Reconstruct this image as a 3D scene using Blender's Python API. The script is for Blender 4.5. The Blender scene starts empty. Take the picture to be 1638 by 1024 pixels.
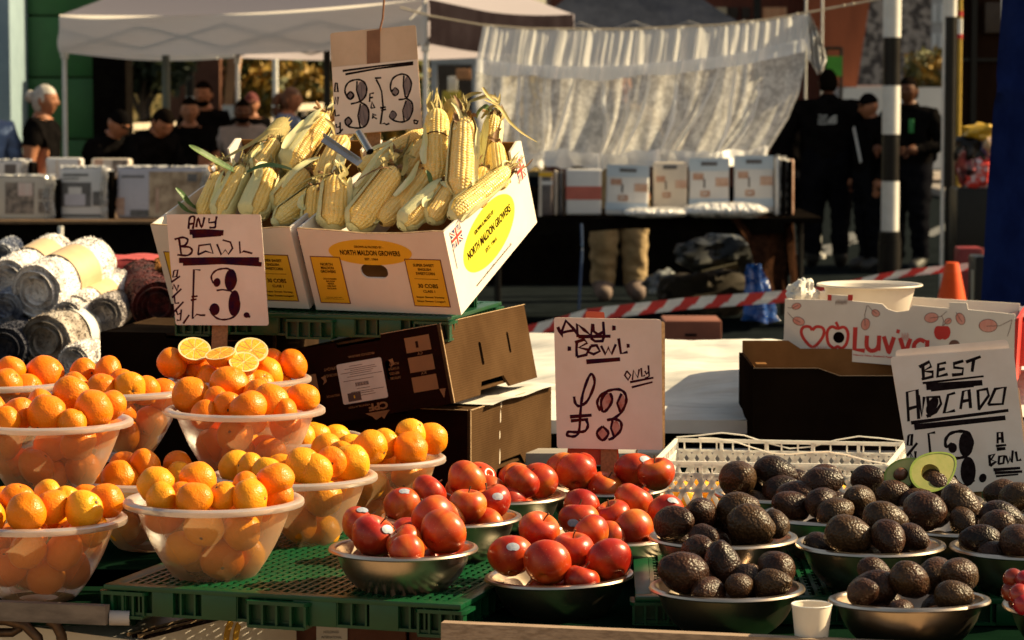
import bpy, bmesh, math, random
from mathutils import Vector, Matrix, Quaternion
from mathutils.geometry import tessellate_polygon
random.seed(7)
V = Vector
R = math.radians
sc = bpy.context.scene
COL = sc.collection
# ------------------------------------------------------------------ camera
FPX, HOR, CAMZ = 4500.0, 148.0, 1.6
PITCH = math.atan((512 - HOR) / FPX)
cam = bpy.data.cameras.new("camera")
camo = bpy.data.objects.new("camera", cam)
COL.objects.link(camo)
camo.location = (0, 0, CAMZ)
camo.rotation_euler = (math.pi / 2 - PITCH, 0, 0)
cam.sensor_width = 36
cam.lens = 36 * FPX / 1638
cam.clip_end = 800
cam.clip_start = 0.1
cam.dof.use_dof = True
cam.dof.focus_distance = 5.1
cam.dof.aperture_fstop = 10.5
sc.camera = camo
CF = V((0, math.cos(PITCH), -math.sin(PITCH)))
CU = V((0, math.sin(PITCH), math.cos(PITCH)))
CR = V((1, 0, 0))
C0 = V((0, 0, CAMZ))


def ray(px, py):
    return CF + CR * ((px - 819) / FPX) - CU * ((py - 512) / FPX)


def P(px, py, Y):
    d = ray(px, py)
    return C0 + d * (Y / d.y)


def G(px, py, z=0.0):
    d = ray(px, py)
    return C0 + d * ((z - CAMZ) / d.z)


# ------------------------------------------------------------------ mesh builder
class MB:
    def __init__(s):
        s.v, s.f, s.m = [], [], []

    def add(s, vs, fs, mi=0, M=None):
        b = len(s.v)
        s.v += [tuple(M @ V(p)) if M is not None else tuple(p) for p in vs]
        s.f += [tuple(b + i for i in q) for q in fs]
        s.m += [mi] * len(fs)
        return s

    def box(s, c, d, M=None, mi=0, bev=0, seg=2):
        x, y, z = d[0] / 2, d[1] / 2, d[2] / 2
        if bev:
            bm = bmesh.new()
            bmesh.ops.create_cube(bm, size=1)
            for q in bm.verts:
                q.co = V((q.co.x * d[0], q.co.y * d[1], q.co.z * d[2]))
            bmesh.ops.bevel(bm, geom=bm.edges[:], offset=bev, segments=seg, profile=.6, affect='EDGES')
            bm.verts.index_update()
            vs = [V(q.co) + V(c) for q in bm.verts]
            fs = [[q.index for q in f.verts] for f in bm.faces]
            bm.free()
            return s.add(vs, fs, mi, M)
        vs = [(c[0] + i * x, c[1] + j * y, c[2] + k * z) for i in (-1, 1) for j in (-1, 1) for k in (-1, 1)]
        fs = [(0, 1, 3, 2), (4, 6, 7, 5), (0, 4, 5, 1), (2, 3, 7, 6), (0, 2, 6, 4), (1, 5, 7, 3)]
        return s.add(vs, fs, mi, M)

    def bar(s, a, b, w, h, up=(0, 0, 1), mi=0):
        a, b = V(a), V(b)
        z = (b - a)
        L = z.length
        z.normalize()
        x = V(up).cross(z)
        if x.length < 1e-4:
            x = V((1, 0, 0))
        x.normalize()
        y = z.cross(x)
        M = Matrix((x, y, z)).transposed().to_4x4()
        M.translation = (a + b) / 2
        return s.box((0, 0, 0), (w, h, L), M, mi)

    def tube(s, pts, r, n=8, closed=False, flat=None, mi=0, cap=True):
        """flat=(normal, ratio): squash the section along a fixed normal"""
        pts = [V(p) for p in pts]
        N = len(pts)
        rs = r if isinstance(r, (list, tuple)) else [r] * N
        vs, fs = [], []
        ref = V((0, 0, 1)) if flat is None else V(flat[0])
        for i, p in enumerate(pts):
            if closed:
                t = pts[(i + 1) % N] - pts[i - 1]
            else:
                t = pts[min(i + 1, N - 1)] - pts[max(i - 1, 0)]
            if t.length < 1e-9:
                t = V((1, 0, 0))
            t.normalize()
            x = ref.cross(t)
            if x.length < 1e-3:
                x = V((1, 0, 0)).cross(t)
            x.normalize()
            y = t.cross(x)
            k = 1 if flat is None else flat[1]
            for j in range(n):
                a = 2 * math.pi * j / n
                vs.append(p + x * (rs[i] * math.cos(a)) + y * (rs[i] * k * math.sin(a)))
        m = N if closed else N - 1
        for i in range(m):
            for j in range(n):
                a, b = i * n + j, i * n + (j + 1) % n
                c, d = ((i + 1) % N) * n + (j + 1) % n, ((i + 1) % N) * n + j
                fs.append((a, b, c, d))
        if cap and not closed:
            fs.append(tuple(range(n))[::-1])
            fs.append(tuple((N - 1) * n + j for j in range(n)))
        return s.add(vs, fs, mi)

    def lathe(s, prof, n=32, M=None, mi=0, fn=None):
        vs, fs = [], []
        for k, (r, z) in enumerate(prof):
            for j in range(n):
                a = 2 * math.pi * j / n
                rr = r * (fn(a, z) if fn else 1)
                vs.append((rr * math.cos(a), rr * math.sin(a), z))
        for k in range(len(prof) - 1):
            for j in range(n):
                a, b = k * n + j, k * n + (j + 1) % n
                fs.append((a, b, b + n, a + n))
        return s.add(vs, fs, mi, M)

    def plate(s, polys, z0, z1, M=None, mi=0):
        """prism of 2-D outline (polys[0]) with holes (polys[1:])"""
        polys = [[V((p[0], p[1], 0)) for p in q] for q in polys]
        flat = [p for q in polys for p in q]
        tr = tessellate_polygon(polys)
        n = len(flat)
        vs = [(p.x, p.y, z1) for p in flat] + [(p.x, p.y, z0) for p in flat]
        fs = []
        for t in tr:
            a, b, c = (flat[i] for i in t)
            up = (b - a).cross(c - a).z > 0
            t = tuple(t) if up else tuple(t)[::-1]
            fs.append(t)
            fs.append(tuple(i + n for i in t[::-1]))
        o = 0
        for q in polys:
            L = len(q)
            for i in range(L):
                a, b = o + i, o + (i + 1) % L
                fs.append((a, a + n, b + n, b))
            o += L
        return s.add(vs, fs, mi, M)

    def sphere(s, c, r, nu=20, nv=12, M=None, mi=0, sc=(1, 1, 1), fn=None):
        vs = [(0, 0, -1)]
        for i in range(1, nv):
            t = -math.pi / 2 + math.pi * i / nv
            for j in range(nu):
                a = 2 * math.pi * j / nu
                vs.append((math.cos(t) * math.cos(a), math.cos(t) * math.sin(a), math.sin(t)))
        vs.append((0, 0, 1))
        if fn:
            vs = [fn(V(p)) for p in vs]
        vs = [(c[0] + p[0] * r * sc[0], c[1] + p[1] * r * sc[1], c[2] + p[2] * r * sc[2]) for p in vs]
        fs = [(0, 1 + (j + 1) % nu, 1 + j) for j in range(nu)]
        for i in range(nv - 2):
            for j in range(nu):
                a, b = 1 + i * nu + j, 1 + i * nu + (j + 1) % nu
                fs.append((a, b, b + nu, a + nu))
        k = 1 + (nv - 2) * nu
        fs += [(k + j, k + (j + 1) % nu, k + nu) for j in range(nu)]
        return s.add(vs, fs, mi, M)

    def grid(s, fn, nu, nv, mi=0, M=None):
        vs = [fn(i / nu, j / nv) for j in range(nv + 1) for i in range(nu + 1)]
        fs = [(j * (nu + 1) + i, j * (nu + 1) + i + 1, (j + 1) * (nu + 1) + i + 1, (j + 1) * (nu + 1) + i)
              for j in range(nv) for i in range(nu)]
        return s.add(vs, fs, mi, M)

    def mesh(s, name, mats, origin=None, angle=40):
        me = bpy.data.meshes.new(name)
        o = V(origin) if origin is not None else V((0, 0, 0))
        me.from_pydata([tuple(V(p) - o) for p in s.v], [], s.f)
        for m in (mats if isinstance(mats, (list, tuple)) else [mats]):
            me.materials.append(m)
        me.polygons.foreach_set('material_index', s.m)
        me.polygons.foreach_set('use_smooth', [True] * len(s.f))
        me.update()
        me.set_sharp_from_angle(angle=R(angle))
        return me

    def build(s, name, mats, parent=None, origin=None, angle=40):
        o = bpy.data.objects.new(name, s.mesh(name, mats, origin, angle))
        COL.objects.link(o)
        if parent is not None:
            o.parent = parent
        elif origin is not None:
            o.location = origin
        return o


def tag(o, label=None, cat=None, group=None, kind=None):
    if label:
        o['label'] = label
    if cat:
        o['category'] = cat
    if group:
        o['group'] = group
    if kind:
        o['kind'] = kind
    return o


def empty(name, loc=(0, 0, 0), label=None, cat=None, group=None, rot=None, M=None):
    o = bpy.data.objects.new(name, None)
    COL.objects.link(o)
    o.empty_display_size = .05
    if M is not None:
        o.matrix_world = M
    else:
        o.location = loc
        if rot:
            o.rotation_euler = rot
    return tag(o, label, cat, group)


def frame(o, x, y, z):
    M = Matrix((V(x), V(y), V(z))).transposed().to_4x4()
    M.translation = V(o)
    return M


# ------------------------------------------------------------------ materials
MATS = {}


def nt(name):
    m = bpy.data.materials.new(name)
    m.use_nodes = True
    t = m.node_tree
    b = t.nodes['Principled BSDF']
    return m, t, b


def N(t, typ, **kw):
    n = t.nodes.new(typ)
    for k, v in kw.items():
        if k.startswith('_'):
            setattr(n, k[1:], v)
        else:
            n.inputs[k.replace('__', ' ')].default_value = v
    return n


def c4(c):
    return (c[0], c[1], c[2], 1)


def mat(name, c1, c2=None, scale=8, detail=5, rough=.6, bump=0, bscale=80, bdist=.002, metal=0, spec=.5, coat=0,
        rnd=0, lo=.38, hi=.62, stretch=(1, 1, 1), bstretch=(1, 1, 1), btype='noise', sheen=0, emit=None, alpha=1, rvar=.12):
    if name in MATS:
        return MATS[name]
    m, t, b = nt(name)
    L = t.links.new
    tc = N(t, 'ShaderNodeTexCoord')
    b.inputs['Roughness'].default_value = rough
    b.inputs['Metallic'].default_value = metal
    b.inputs['Specular IOR Level'].default_value = spec
    b.inputs['Coat Weight'].default_value = coat
    if spec <= .15:          # dead matt
        b.inputs['IOR'].default_value = 1.0
    b.inputs['Sheen Weight'].default_value = sheen
    if c2 is None:
        c2 = tuple(x * .82 for x in c1)
    mp = N(t, 'ShaderNodeMapping')
    mp.inputs['Scale'].default_value = stretch
    L(tc.outputs['Object'], mp.inputs['Vector'])
    no = N(t, 'ShaderNodeTexNoise', Scale=scale, Detail=detail, Roughness=.6)
    L(mp.outputs[0], no.inputs['Vector'])
    rp = N(t, 'ShaderNodeMapRange')
    rp.inputs['From Min'].default_value = lo
    rp.inputs['From Max'].default_value = hi
    L(no.outputs['Fac'], rp.inputs['Value'])
    mx = N(t, 'ShaderNodeMix', _data_type='RGBA')
    mx.inputs[6].default_value = c4(c1)
    mx.inputs[7].default_value = c4(c2)
    L(rp.outputs[0], mx.inputs[0])
    out = mx.outputs[2]
    if rnd:
        oi = N(t, 'ShaderNodeObjectInfo')
        mr = N(t, 'ShaderNodeMapRange')
        mr.inputs['To Min'].default_value = 1 - rnd
        mr.inputs['To Max'].default_value = 1 + rnd
        L(oi.outputs['Random'], mr.inputs['Value'])
        hs = N(t, 'ShaderNodeHueSaturation')
        L(mr.outputs[0], hs.inputs['Value'])
        mr2 = N(t, 'ShaderNodeMapRange')
        mr2.inputs['To Min'].default_value = .5 - rnd * .06
        mr2.inputs['To Max'].default_value = .5 + rnd * .06
        mu = N(t, 'ShaderNodeMath', _operation='FRACT')
        m7 = N(t, 'ShaderNodeMath', _operation='MULTIPLY')
        m7.inputs[1].default_value = 7.31
        L(oi.outputs['Random'], m7.inputs[0])
        L(m7.outputs[0], mu.inputs[0])
        L(mu.outputs[0], mr2.inputs['Value'])
        L(mr2.outputs[0], hs.inputs['Hue'])
        L(out, hs.inputs['Color'])
        out = hs.outputs[0]
    L(out, b.inputs['Base Color'])
    if rvar:
        rr = N(t, 'ShaderNodeMapRange')
        rr.inputs['To Min'].default_value = max(rough - rvar, .02)
        rr.inputs['To Max'].default_value = min(rough + rvar, 1)
        L(no.outputs['Fac'], rr.inputs['Value'])
        L(rr.outputs[0], b.inputs['Roughness'])
    if bump:
        mb = N(t, 'ShaderNodeMapping')
        mb.inputs['Scale'].default_value = bstretch
        L(tc.outputs['Object'], mb.inputs['Vector'])
        if btype == 'noise':
            bn = N(t, 'ShaderNodeTexNoise', Scale=bscale, Detail=3)
            o = bn.outputs['Fac']
        elif btype == 'voronoi':
            bn = N(t, 'ShaderNodeTexVoronoi', Scale=bscale)
            bn.feature = 'SMOOTH_F1'
            o = bn.outputs['Distance']
        else:
            bn = N(t, 'ShaderNodeTexWave', Scale=bscale, Distortion=.6)
            bn.bands_direction = btype
            o = bn.outputs['Fac']
        L(mb.outputs[0], bn.inputs['Vector'])
        bp = N(t, 'ShaderNodeBump', Strength=bump, Distance=bdist)
        if btype == 'voronoi':
            bp.invert = True
        L(o, bp.inputs['Height'])
        L(bp.outputs[0], b.inputs['Normal'])
    if emit:
        b.inputs['Emission Color'].default_value = c4(emit)
        b.inputs['Emission Strength'].default_value = 1
    MATS[name] = m
    return m


def mat_sheer(name, col, opacity, pattern=None, rough=.5, spec_mix=.06):
    """thin translucent sheet: part clear, part diffuse and translucent"""
    m, t, b = nt(name)
    L = t.links.new
    t.nodes.remove(b)
    out = t.nodes['Material Output']
    tr = N(t, 'ShaderNodeBsdfTransparent')
    tr.inputs[0].default_value = (1, 1, 1, 1)
    df = N(t, 'ShaderNodeBsdfDiffuse')
    df.inputs[0].default_value = c4(col)
    tl = N(t, 'ShaderNodeBsdfTranslucent')
    tl.inputs[0].default_value = c4(col)
    m1 = N(t, 'ShaderNodeMixShader')
    m1.inputs[0].default_value = .5
    L(df.outputs[0], m1.inputs[1])
    L(tl.outputs[0], m1.inputs[2])
    m2 = N(t, 'ShaderNodeMixShader')
    m2.inputs[0].default_value = opacity
    L(tr.outputs[0], m2.inputs[1])
    L(m1.outputs[0], m2.inputs[2])
    lw = N(t, 'ShaderNodeLayerWeight')
    lw.inputs[0].default_value = .35
    tc = N(t, 'ShaderNodeTexCoord')
    if pattern:
        vo = N(t, 'ShaderNodeTexVoronoi', Scale=pattern)
        vo.feature = 'F1'
        no = N(t, 'ShaderNodeTexNoise', Scale=pattern * .35, Detail=4)
        L(tc.outputs['Object'], vo.inputs['Vector'])
        L(tc.outputs['Object'], no.inputs['Vector'])
        a = N(t, 'ShaderNodeMath', _operation='MULTIPLY_ADD')
        L(vo.outputs['Distance'], a.inputs[0])
        a.inputs[1].default_value = -.55
        L(no.outputs['Fac'], a.inputs[2])
        mr = N(t, 'ShaderNodeMapRange')
        mr.inputs['From Min'].default_value = .05
        mr.inputs['From Max'].default_value = .55
        mr.inputs['To Min'].default_value = opacity * .62
        mr.inputs['To Max'].default_value = min(1, opacity * 1.2)
        L(a.outputs[0], mr.inputs['Value'])
        base = mr.outputs[0]
    else:
        va = N(t, 'ShaderNodeValue')
        va.outputs[0].default_value = opacity
        base = va.outputs[0]
    # seen edge-on the sheet is denser
    ad = N(t, 'ShaderNodeMath', _operation='MULTIPLY_ADD')
    L(lw.outputs['Facing'], ad.inputs[0])
    ad.inputs[1].default_value = .30
    L(base, ad.inputs[2])
    ad.use_clamp = True
    L(ad.outputs[0], m2.inputs[0])
    gl = N(t, 'ShaderNodeBsdfGlossy')
    gl.inputs['Roughness'].default_value = rough
    fr = N(t, 'ShaderNodeFresnel', IOR=1.45)
    fm = N(t, 'ShaderNodeMath', _operation='MULTIPLY')
    fm.inputs[1].default_value = spec_mix * 10
    fm.use_clamp = True
    L(fr.outputs[0], fm.inputs[0])
    m3 = N(t, 'ShaderNodeMixShader')
    L(fm.outputs[0], m3.inputs[0])
    L(m2.outputs[0], m3.inputs[1])
    L(gl.outputs[0], m3.inputs[2])
    L(m3.outputs[0], out.inputs['Surface'])
    return m


# fruit -----------------------------------------------------------
def mat_apple():
    m, t, b = nt('apple_skin')
    L = t.links.new
    tc = N(t, 'ShaderNodeTexCoord')
    oi = N(t, 'ShaderNodeObjectInfo')
    mp = N(t, 'ShaderNodeMapping')
    mp.inputs['Scale'].default_value = (1, 1, .12)
    ad = N(t, 'ShaderNodeVectorMath', _operation='ADD')
    cb = N(t, 'ShaderNodeCombineXYZ')
    mu = N(t, 'ShaderNodeMath', _operation='MULTIPLY')
    mu.inputs[1].default_value = 40
    L(oi.outputs['Random'], mu.inputs[0])
    L(mu.outputs[0], cb.inputs[0])
    L(mu.outputs[0], cb.inputs[2])
    L(tc.outputs['Object'], ad.inputs[0])
    L(cb.outputs[0], ad.inputs[1])
    L(ad.outputs[0], mp.inputs['Vector'])
    n1 = N(t, 'ShaderNodeTexNoise', Scale=60, Detail=4)
    L(mp.outputs[0], n1.inputs['Vector'])
    n2 = N(t, 'ShaderNodeTexNoise', Scale=11, Detail=2)
    L(ad.outputs[0], n2.inputs['Vector'])
    s = N(t, 'ShaderNodeMath', _operation='MULTIPLY_ADD')
    L(n1.outputs['Fac'], s.inputs[0])
    s.inputs[1].default_value = .42
    L(n2.outputs['Fac'], s.inputs[2])
    cr = N(t, 'ShaderNodeValToRGB')
    e = cr.color_ramp.elements
    e[0].position, e[0].color = .40, (.19, .006, .003, 1)
    e[1].position, e[1].color = .99, (.64, .22, .028, 1)
    for p, c in ((.56, (.34, .015, .005, 1)), (.72, (.49, .05, .008, 1))):
        q = e.new(p)
        q.color = c
    L(s.outputs[0], cr.inputs[0])
    # tiny pale lenticels
    vo = N(t, 'ShaderNodeTexVoronoi', Scale=190)
    L(tc.outputs['Object'], vo.inputs['Vector'])
    lt = N(t, 'ShaderNodeMath', _operation='LESS_THAN')
    lt.inputs[1].default_value = .14
    L(vo.outputs['Distance'], lt.inputs[0])
    lm = N(t, 'ShaderNodeMath', _operation='MULTIPLY')
    lm.inputs[1].default_value = .3
    L(lt.outputs[0], lm.inputs[0])
    mx = N(t, 'ShaderNodeMix', _data_type='RGBA')
    L(lm.outputs[0], mx.inputs[0])
    L(cr.outputs[0], mx.inputs[6])
    mx.inputs[7].default_value = (.6, .3, .15, 1)
    L(mx.outputs[2], b.inputs['Base Color'])
    b.inputs['Roughness'].default_value = .31
    b.inputs['Specular IOR Level'].default_value = .4
    b.inputs['Subsurface Weight'].default_value = .03
    b.inputs['Subsurface Radius'].default_value = (.01, .004, .002)
    b.inputs['Subsurface Scale'].default_value = .6
    bn = N(t, 'ShaderNodeTexNoise', Scale=35, Detail=2)
    L(tc.outputs['Object'], bn.inputs['Vector'])
    bp = N(t, 'ShaderNodeBump', Strength=.25, Distance=.003)
    L(bn.outputs['Fac'], bp.inputs['Height'])
    L(bp.outputs[0], b.inputs['Normal'])
    return m


def mat_orange(name, ca, cb_):
    m, t, b = nt(name)
    L = t.links.new
    tc = N(t, 'ShaderNodeTexCoord')
    oi = N(t, 'ShaderNodeObjectInfo')
    n2 = N(t, 'ShaderNodeTexNoise', Scale=12, Detail=4)
    n2.noise_dimensions = '4D'
    mu = N(t, 'ShaderNodeMath', _operation='MULTIPLY')
    mu.inputs[1].default_value = 50
    L(oi.outputs['Random'], mu.inputs[0])
    L(mu.outputs[0], n2.inputs['W'])
    L(tc.outputs['Object'], n2.inputs['Vector'])
    s = N(t, 'ShaderNodeMath', _operation='MULTIPLY_ADD')
    L(oi.outputs['Random'], s.inputs[0])
    s.inputs[1].default_value = .5
    L(n2.outputs['Fac'], s.inputs[2])
    mr = N(t, 'ShaderNodeMapRange')
    mr.inputs['From Min'].default_value = .4
    mr.inputs['From Max'].default_value = 1.1
    L(s.outputs[0], mr.inputs['Value'])
    mx = N(t, 'ShaderNodeMix', _data_type='RGBA')
    mx.inputs[6].default_value = c4(ca)
    mx.inputs[7].default_value = c4(cb_)
    L(mr.outputs[0], mx.inputs[0])
    # brown scars
    n4 = N(t, 'ShaderNodeTexNoise', Scale=38, Detail=5)
    n4.noise_dimensions = '4D'
    L(mu.outputs[0], n4.inputs['W'])
    L(tc.outputs['Object'], n4.inputs['Vector'])
    g = N(t, 'ShaderNodeMapRange')
    g.inputs['From Min'].default_value = .7
    g.inputs['From Max'].default_value = .76
    g.inputs['To Max'].default_value = .55
    L(n4.outputs['Fac'], g.inputs['Value'])
    mx2 = N(t, 'ShaderNodeMix', _data_type='RGBA')
    L(g.outputs[0], mx2.inputs[0])
    L(mx.outputs[2], mx2.inputs[6])
    mx2.inputs[7].default_value = (.22, .07, .02, 1)
    L(mx2.outputs[2], b.inputs['Base Color'])
    b.inputs['Roughness'].default_value = .36
    b.inputs['Specular IOR Level'].default_value = .27
    b.inputs['Subsurface Weight'].default_value = .05
    b.inputs['Subsurface Radius'].default_value = (.01, .004, .001)
    b.inputs['Subsurface Scale'].default_value = .7
    vo = N(t, 'ShaderNodeTexVoronoi', Scale=330)
    vo.feature = 'SMOOTH_F1'
    L(tc.outputs['Object'], vo.inputs['Vector'])
    bn = N(t, 'ShaderNodeTexNoise', Scale=40, Detail=3)
    L(tc.outputs['Object'], bn.inputs['Vector'])
    b1 = N(t, 'ShaderNodeBump', Strength=.55, Distance=.0012)
    L(vo.outputs['Distance'], b1.inputs['Height'])
    b2 = N(t, 'ShaderNodeBump', Strength=.5, Distance=.004)
    L(bn.outputs['Fac'], b2.inputs['Height'])
    L(b1.outputs[0], b2.inputs['Normal'])
    L(b2.outputs[0], b.inputs['Normal'])
    return m


def mat_avocado():
    m, t, b = nt('avocado_skin')
    L = t.links.new
    tc = N(t, 'ShaderNodeTexCoord')
    oi = N(t, 'ShaderNodeObjectInfo')
    n1 = N(t, 'ShaderNodeTexNoise', Scale=16, Detail=5)
    L(tc.outputs['Object'], n1.inputs['Vector'])
    s = N(t, 'ShaderNodeMath', _operation='MULTIPLY_ADD')
    L(oi.outputs['Random'], s.inputs[0])
    s.inputs[1].default_value = .62
    L(n1.outputs['Fac'], s.inputs[2])
    cr = N(t, 'ShaderNodeValToRGB')
    e = cr.color_ramp.elements
    e[0].position, e[0].color = .45, (.014, .006, .003, 1)
    e[1].position, e[1].color = 1.0, (.056, .027, .010, 1)
    for p, c in ((.62, (.034, .012, .006, 1)), (.8, (.055, .021, .010, 1))):
        q = e.new(p)
        q.color = c
    L(s.outputs[0], cr.inputs[0])
    vo = N(t, 'ShaderNodeTexVoronoi', Scale=250)
    vo.feature = 'SMOOTH_F1'
    L(tc.outputs['Object'], vo.inputs['Vector'])
    mr = N(t, 'ShaderNodeMapRange')
    mr.inputs['From Min'].default_value = .1
    mr.inputs['From Max'].default_value = .6
    mr.inputs['To Min'].default_value = 1.35
    mr.inputs['To Max'].default_value = .5
    L(vo.outputs['Distance'], mr.inputs['Value'])
    hs = N(t, 'ShaderNodeHueSaturation')
    L(mr.outputs[0], hs.inputs['Value'])
    L(cr.outputs[0], hs.inputs['Color'])
    L(hs.outputs[0], b.inputs['Base Color'])
    b.inputs['Roughness'].default_value = .4
    b.inputs['Specular IOR Level'].default_value = .25
    b1 = N(t, 'ShaderNodeBump', Strength=.6, Distance=.0025)
    b1.invert = True
    L(vo.outputs['Distance'], b1.inputs['Height'])
    b2 = N(t, 'ShaderNodeBump', Strength=.4, Distance=.004)
    L(n1.outputs['Fac'], b2.inputs['Height'])
    L(b1.outputs[0], b2.inputs['Normal'])
    L(b2.outputs[0], b.inputs['Normal'])
    return m


APPLE = mat_apple()
OR_D = mat_orange('orange_skin_deep', (.78, .165, .003), (.74, .225, .006))
OR_Y = mat_orange('orange_skin_yellow', (.80, .25, .006), (.82, .37, .015))
AVO = mat_avocado()
STEM = mat('fruit_stem', (.10, .05, .02), rough=.8)
STICKER = mat('sticker_paper', (.30, .34, .43), (.42, .44, .48), scale=160, rough=.45, lo=.45, hi=.6)
PLASTIC = mat_sheer('frosted_plastic', (.92, .66, .40), .21, rough=.3, spec_mix=.06)
PLASTIC_RIM = mat_sheer('frosted_rim', (.80, .66, .57), .62, rough=.3, spec_mix=.05)
STEEL = mat('steel_bowl', (.62, .50, .39), (.50, .40, .31), scale=9, rough=.3, metal=1, bump=.05, bscale=30, rvar=.07,
            bdist=.002)
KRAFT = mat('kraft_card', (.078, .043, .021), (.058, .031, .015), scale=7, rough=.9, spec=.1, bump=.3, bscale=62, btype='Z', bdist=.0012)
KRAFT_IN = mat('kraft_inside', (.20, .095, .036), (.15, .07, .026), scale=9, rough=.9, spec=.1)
KRAFT_EDGE = mat('kraft_edge', (.45, .30, .17), (.3, .19, .1), scale=90, rough=.9)
WHITECARD = mat('white_card', (.72, .66, .60), (.66, .59, .53), scale=6, rough=.7, bump=.08, bscale=60)
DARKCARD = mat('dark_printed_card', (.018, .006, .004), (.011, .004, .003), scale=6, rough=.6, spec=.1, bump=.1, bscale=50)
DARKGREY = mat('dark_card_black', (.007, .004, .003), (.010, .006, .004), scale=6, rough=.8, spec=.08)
PRINT_TAN = mat('tan_print', (.25, .105, .035), rough=.7)
PRINT_BROWN = mat('brown_print', (.10, .045, .02), rough=.7)
YELLOW = mat('yellow_print', (.72, .42, .015), (.68, .38, .012), scale=12, rough=.6)
INK_RED = mat('maroon_ink', (.11, .012, .008), rough=.6)
INK_BLACK = mat('black_ink', (.010, .006, .006), (.018, .012, .013), scale=90, rough=.6, spec=.1)
INK_MAROON = mat('marker_maroon', (.065, .009, .008), (.02, .006, .022), scale=30, rough=.6, spec=.1)
INK_GREY = mat('pencil_grey', (.22, .16, .15), (.12, .09, .1), scale=220, rough=.7, stretch=(1, .15, 1))
INK_TEXT = mat('print_ink', (.03, .010, .007), rough=.7, spec=.1)
RED = mat('red_print', (.55, .022, .015), (.48, .02, .015), scale=9, rough=.55)
PINK = mat('pink_print', (.62, .22, .17), (.66, .32, .26), scale=90, rough=.6, stretch=(1, 1, .2))
GREEN = mat('green_plastic', (.003, .060, .020), (.002, .042, .013), scale=7, rough=.36, spec=.4, bump=.1, bscale=120)
CLOTH_GREEN = mat('dark_green_cloth', (.005, .018, .009), (.003, .011, .006), scale=9, rough=.85, spec=.1, bump=.3, bscale=300)
WOOD = mat('bare_wood', (.36, .25, .17), (.22, .145, .095), scale=14, rough=.75, stretch=(1, 14, 14), bump=.35, bscale=16,
           bstretch=(1, 14, 14))
WOOD_STAKE = mat('stake_wood', (.34, .17, .07), (.24, .115, .045), scale=22, rough=.75, stretch=(8, 8, 1))
SIGNCARD = mat('sign_card', (.78, .65, .56), (.69, .55, .45), scale=9, rough=.7, bump=.1, bscale=50, lo=.35, hi=.7)
SIGNKRAFT = mat('sign_kraft', (.62, .45, .32), (.54, .38, .26), scale=9, rough=.8)
TAPEBROWN = mat('brown_tape', (.24, .10, .04), (.19, .075, .03), scale=30, rough=.35)
CRATEPL = mat_sheer('crate_plastic', (.93, .91, .87), .99, None, .4, .02)
WHITEPL = mat('white_plastic', (.84, .82, .78), (.78, .75, .70), scale=8, rough=.35)
PAPER = mat('white_paper', (.66, .63, .58), (.58, .55, .50), scale=7, rough=.8, bump=.6, bscale=3, bstretch=(.6, 2.2, 1), bdist=.10)
BLACKCLOTH = mat('black_cloth', (.006, .005, .004), (.004, .003, .003), scale=12, rough=.9, spec=.05)
FURCLOTH = mat('brown_furry_cloth', (.036, .016, .009), (.012, .006, .004), scale=22, rough=.95, spec=.1, bump=.8, bscale=70, bdist=.02)
POLEWHITE = mat('white_painted_steel', (.74, .72, .68), (.64, .62, .58), scale=7, rough=.4)
POLEBLACK = mat('black_painted_steel', (.007, .006, .006), (.011, .010, .009), scale=7, rough=.35, spec=.2)
TAPERED = mat('red_tape', (.62, .035, .03), rough=.4)
TAPEWHITE = mat('white_tape', (.8, .77, .72), rough=.4)
CLEARFILM = mat('glossy_film', (.62, .6, .6), (.8, .78, .76), scale=24, rough=.08, bump=1, bscale=22, bdist=.06, coat=.6)
KERNEL = mat('corn_kernel', (.90, .57, .115), (.92, .73, .34), scale=18, rough=.3, rnd=.06, spec=.5)
HUSK = mat('corn_husk', (.66, .62, .27), (.80, .72, .42), scale=14, rough=.55, stretch=(8, 8, .8), bump=.5, bscale=120,
           bstretch=(1, 1, .04), bdist=.002)
HUSKDRY = mat('dry_husk', (.50, .38, .14), (.30, .24, .07), scale=18, rough=.7, bump=.5, bscale=90)
LEAFG = mat('corn_leaf', (.045, .11, .022), (.12, .17, .04), scale=14, rough=.5, bump=.4, bscale=130, bdist=.002)
SILK = mat('corn_silk', (.16, .075, .025), (.30, .16, .06), scale=40, rough=.7)
from mathutils import noise
# ------------------------------------------------------------------ fruit meshes (true size, copied by object)
RO, RA, RV = .037, .038, .033


def orange_mesh(seed, mats):
    rnd = random.Random(seed)
    off = V((rnd.random() * 9, rnd.random() * 9, rnd.random() * 9))
    sq = rnd.uniform(.82, 1.0)

    def fn(p):
        q = V((p.x, p.y, p.z * sq))
        rho = math.hypot(p.x, p.y)
        k = 1 + .075 * noise.noise(p * 1.3 + off) + .012 * noise.noise(p * 5 + off)
        if p.z > 0:
            a = math.atan2(p.y, p.x)
            k -= .10 * math.exp(-(rho / .16) ** 2) + .03 * math.exp(-(rho / .45) ** 2) * (1 + math.cos(a * 6 + seed)) * .5
        elif seed % 2:
            k += .07 * math.exp(-(rho / .15) ** 2) - .05 * math.exp(-((rho - .2) / .07) ** 2)
        return q * k
    mb = MB()
    mb.sphere((0, 0, 0), RO, 36, 24, fn=fn)
    mb.tube([(0, 0, RO * sq * .86), (0, 0, RO * sq * .93)], [.004, .003], 7, mi=1)
    return mb.mesh('orange', mats, angle=60)


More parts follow.
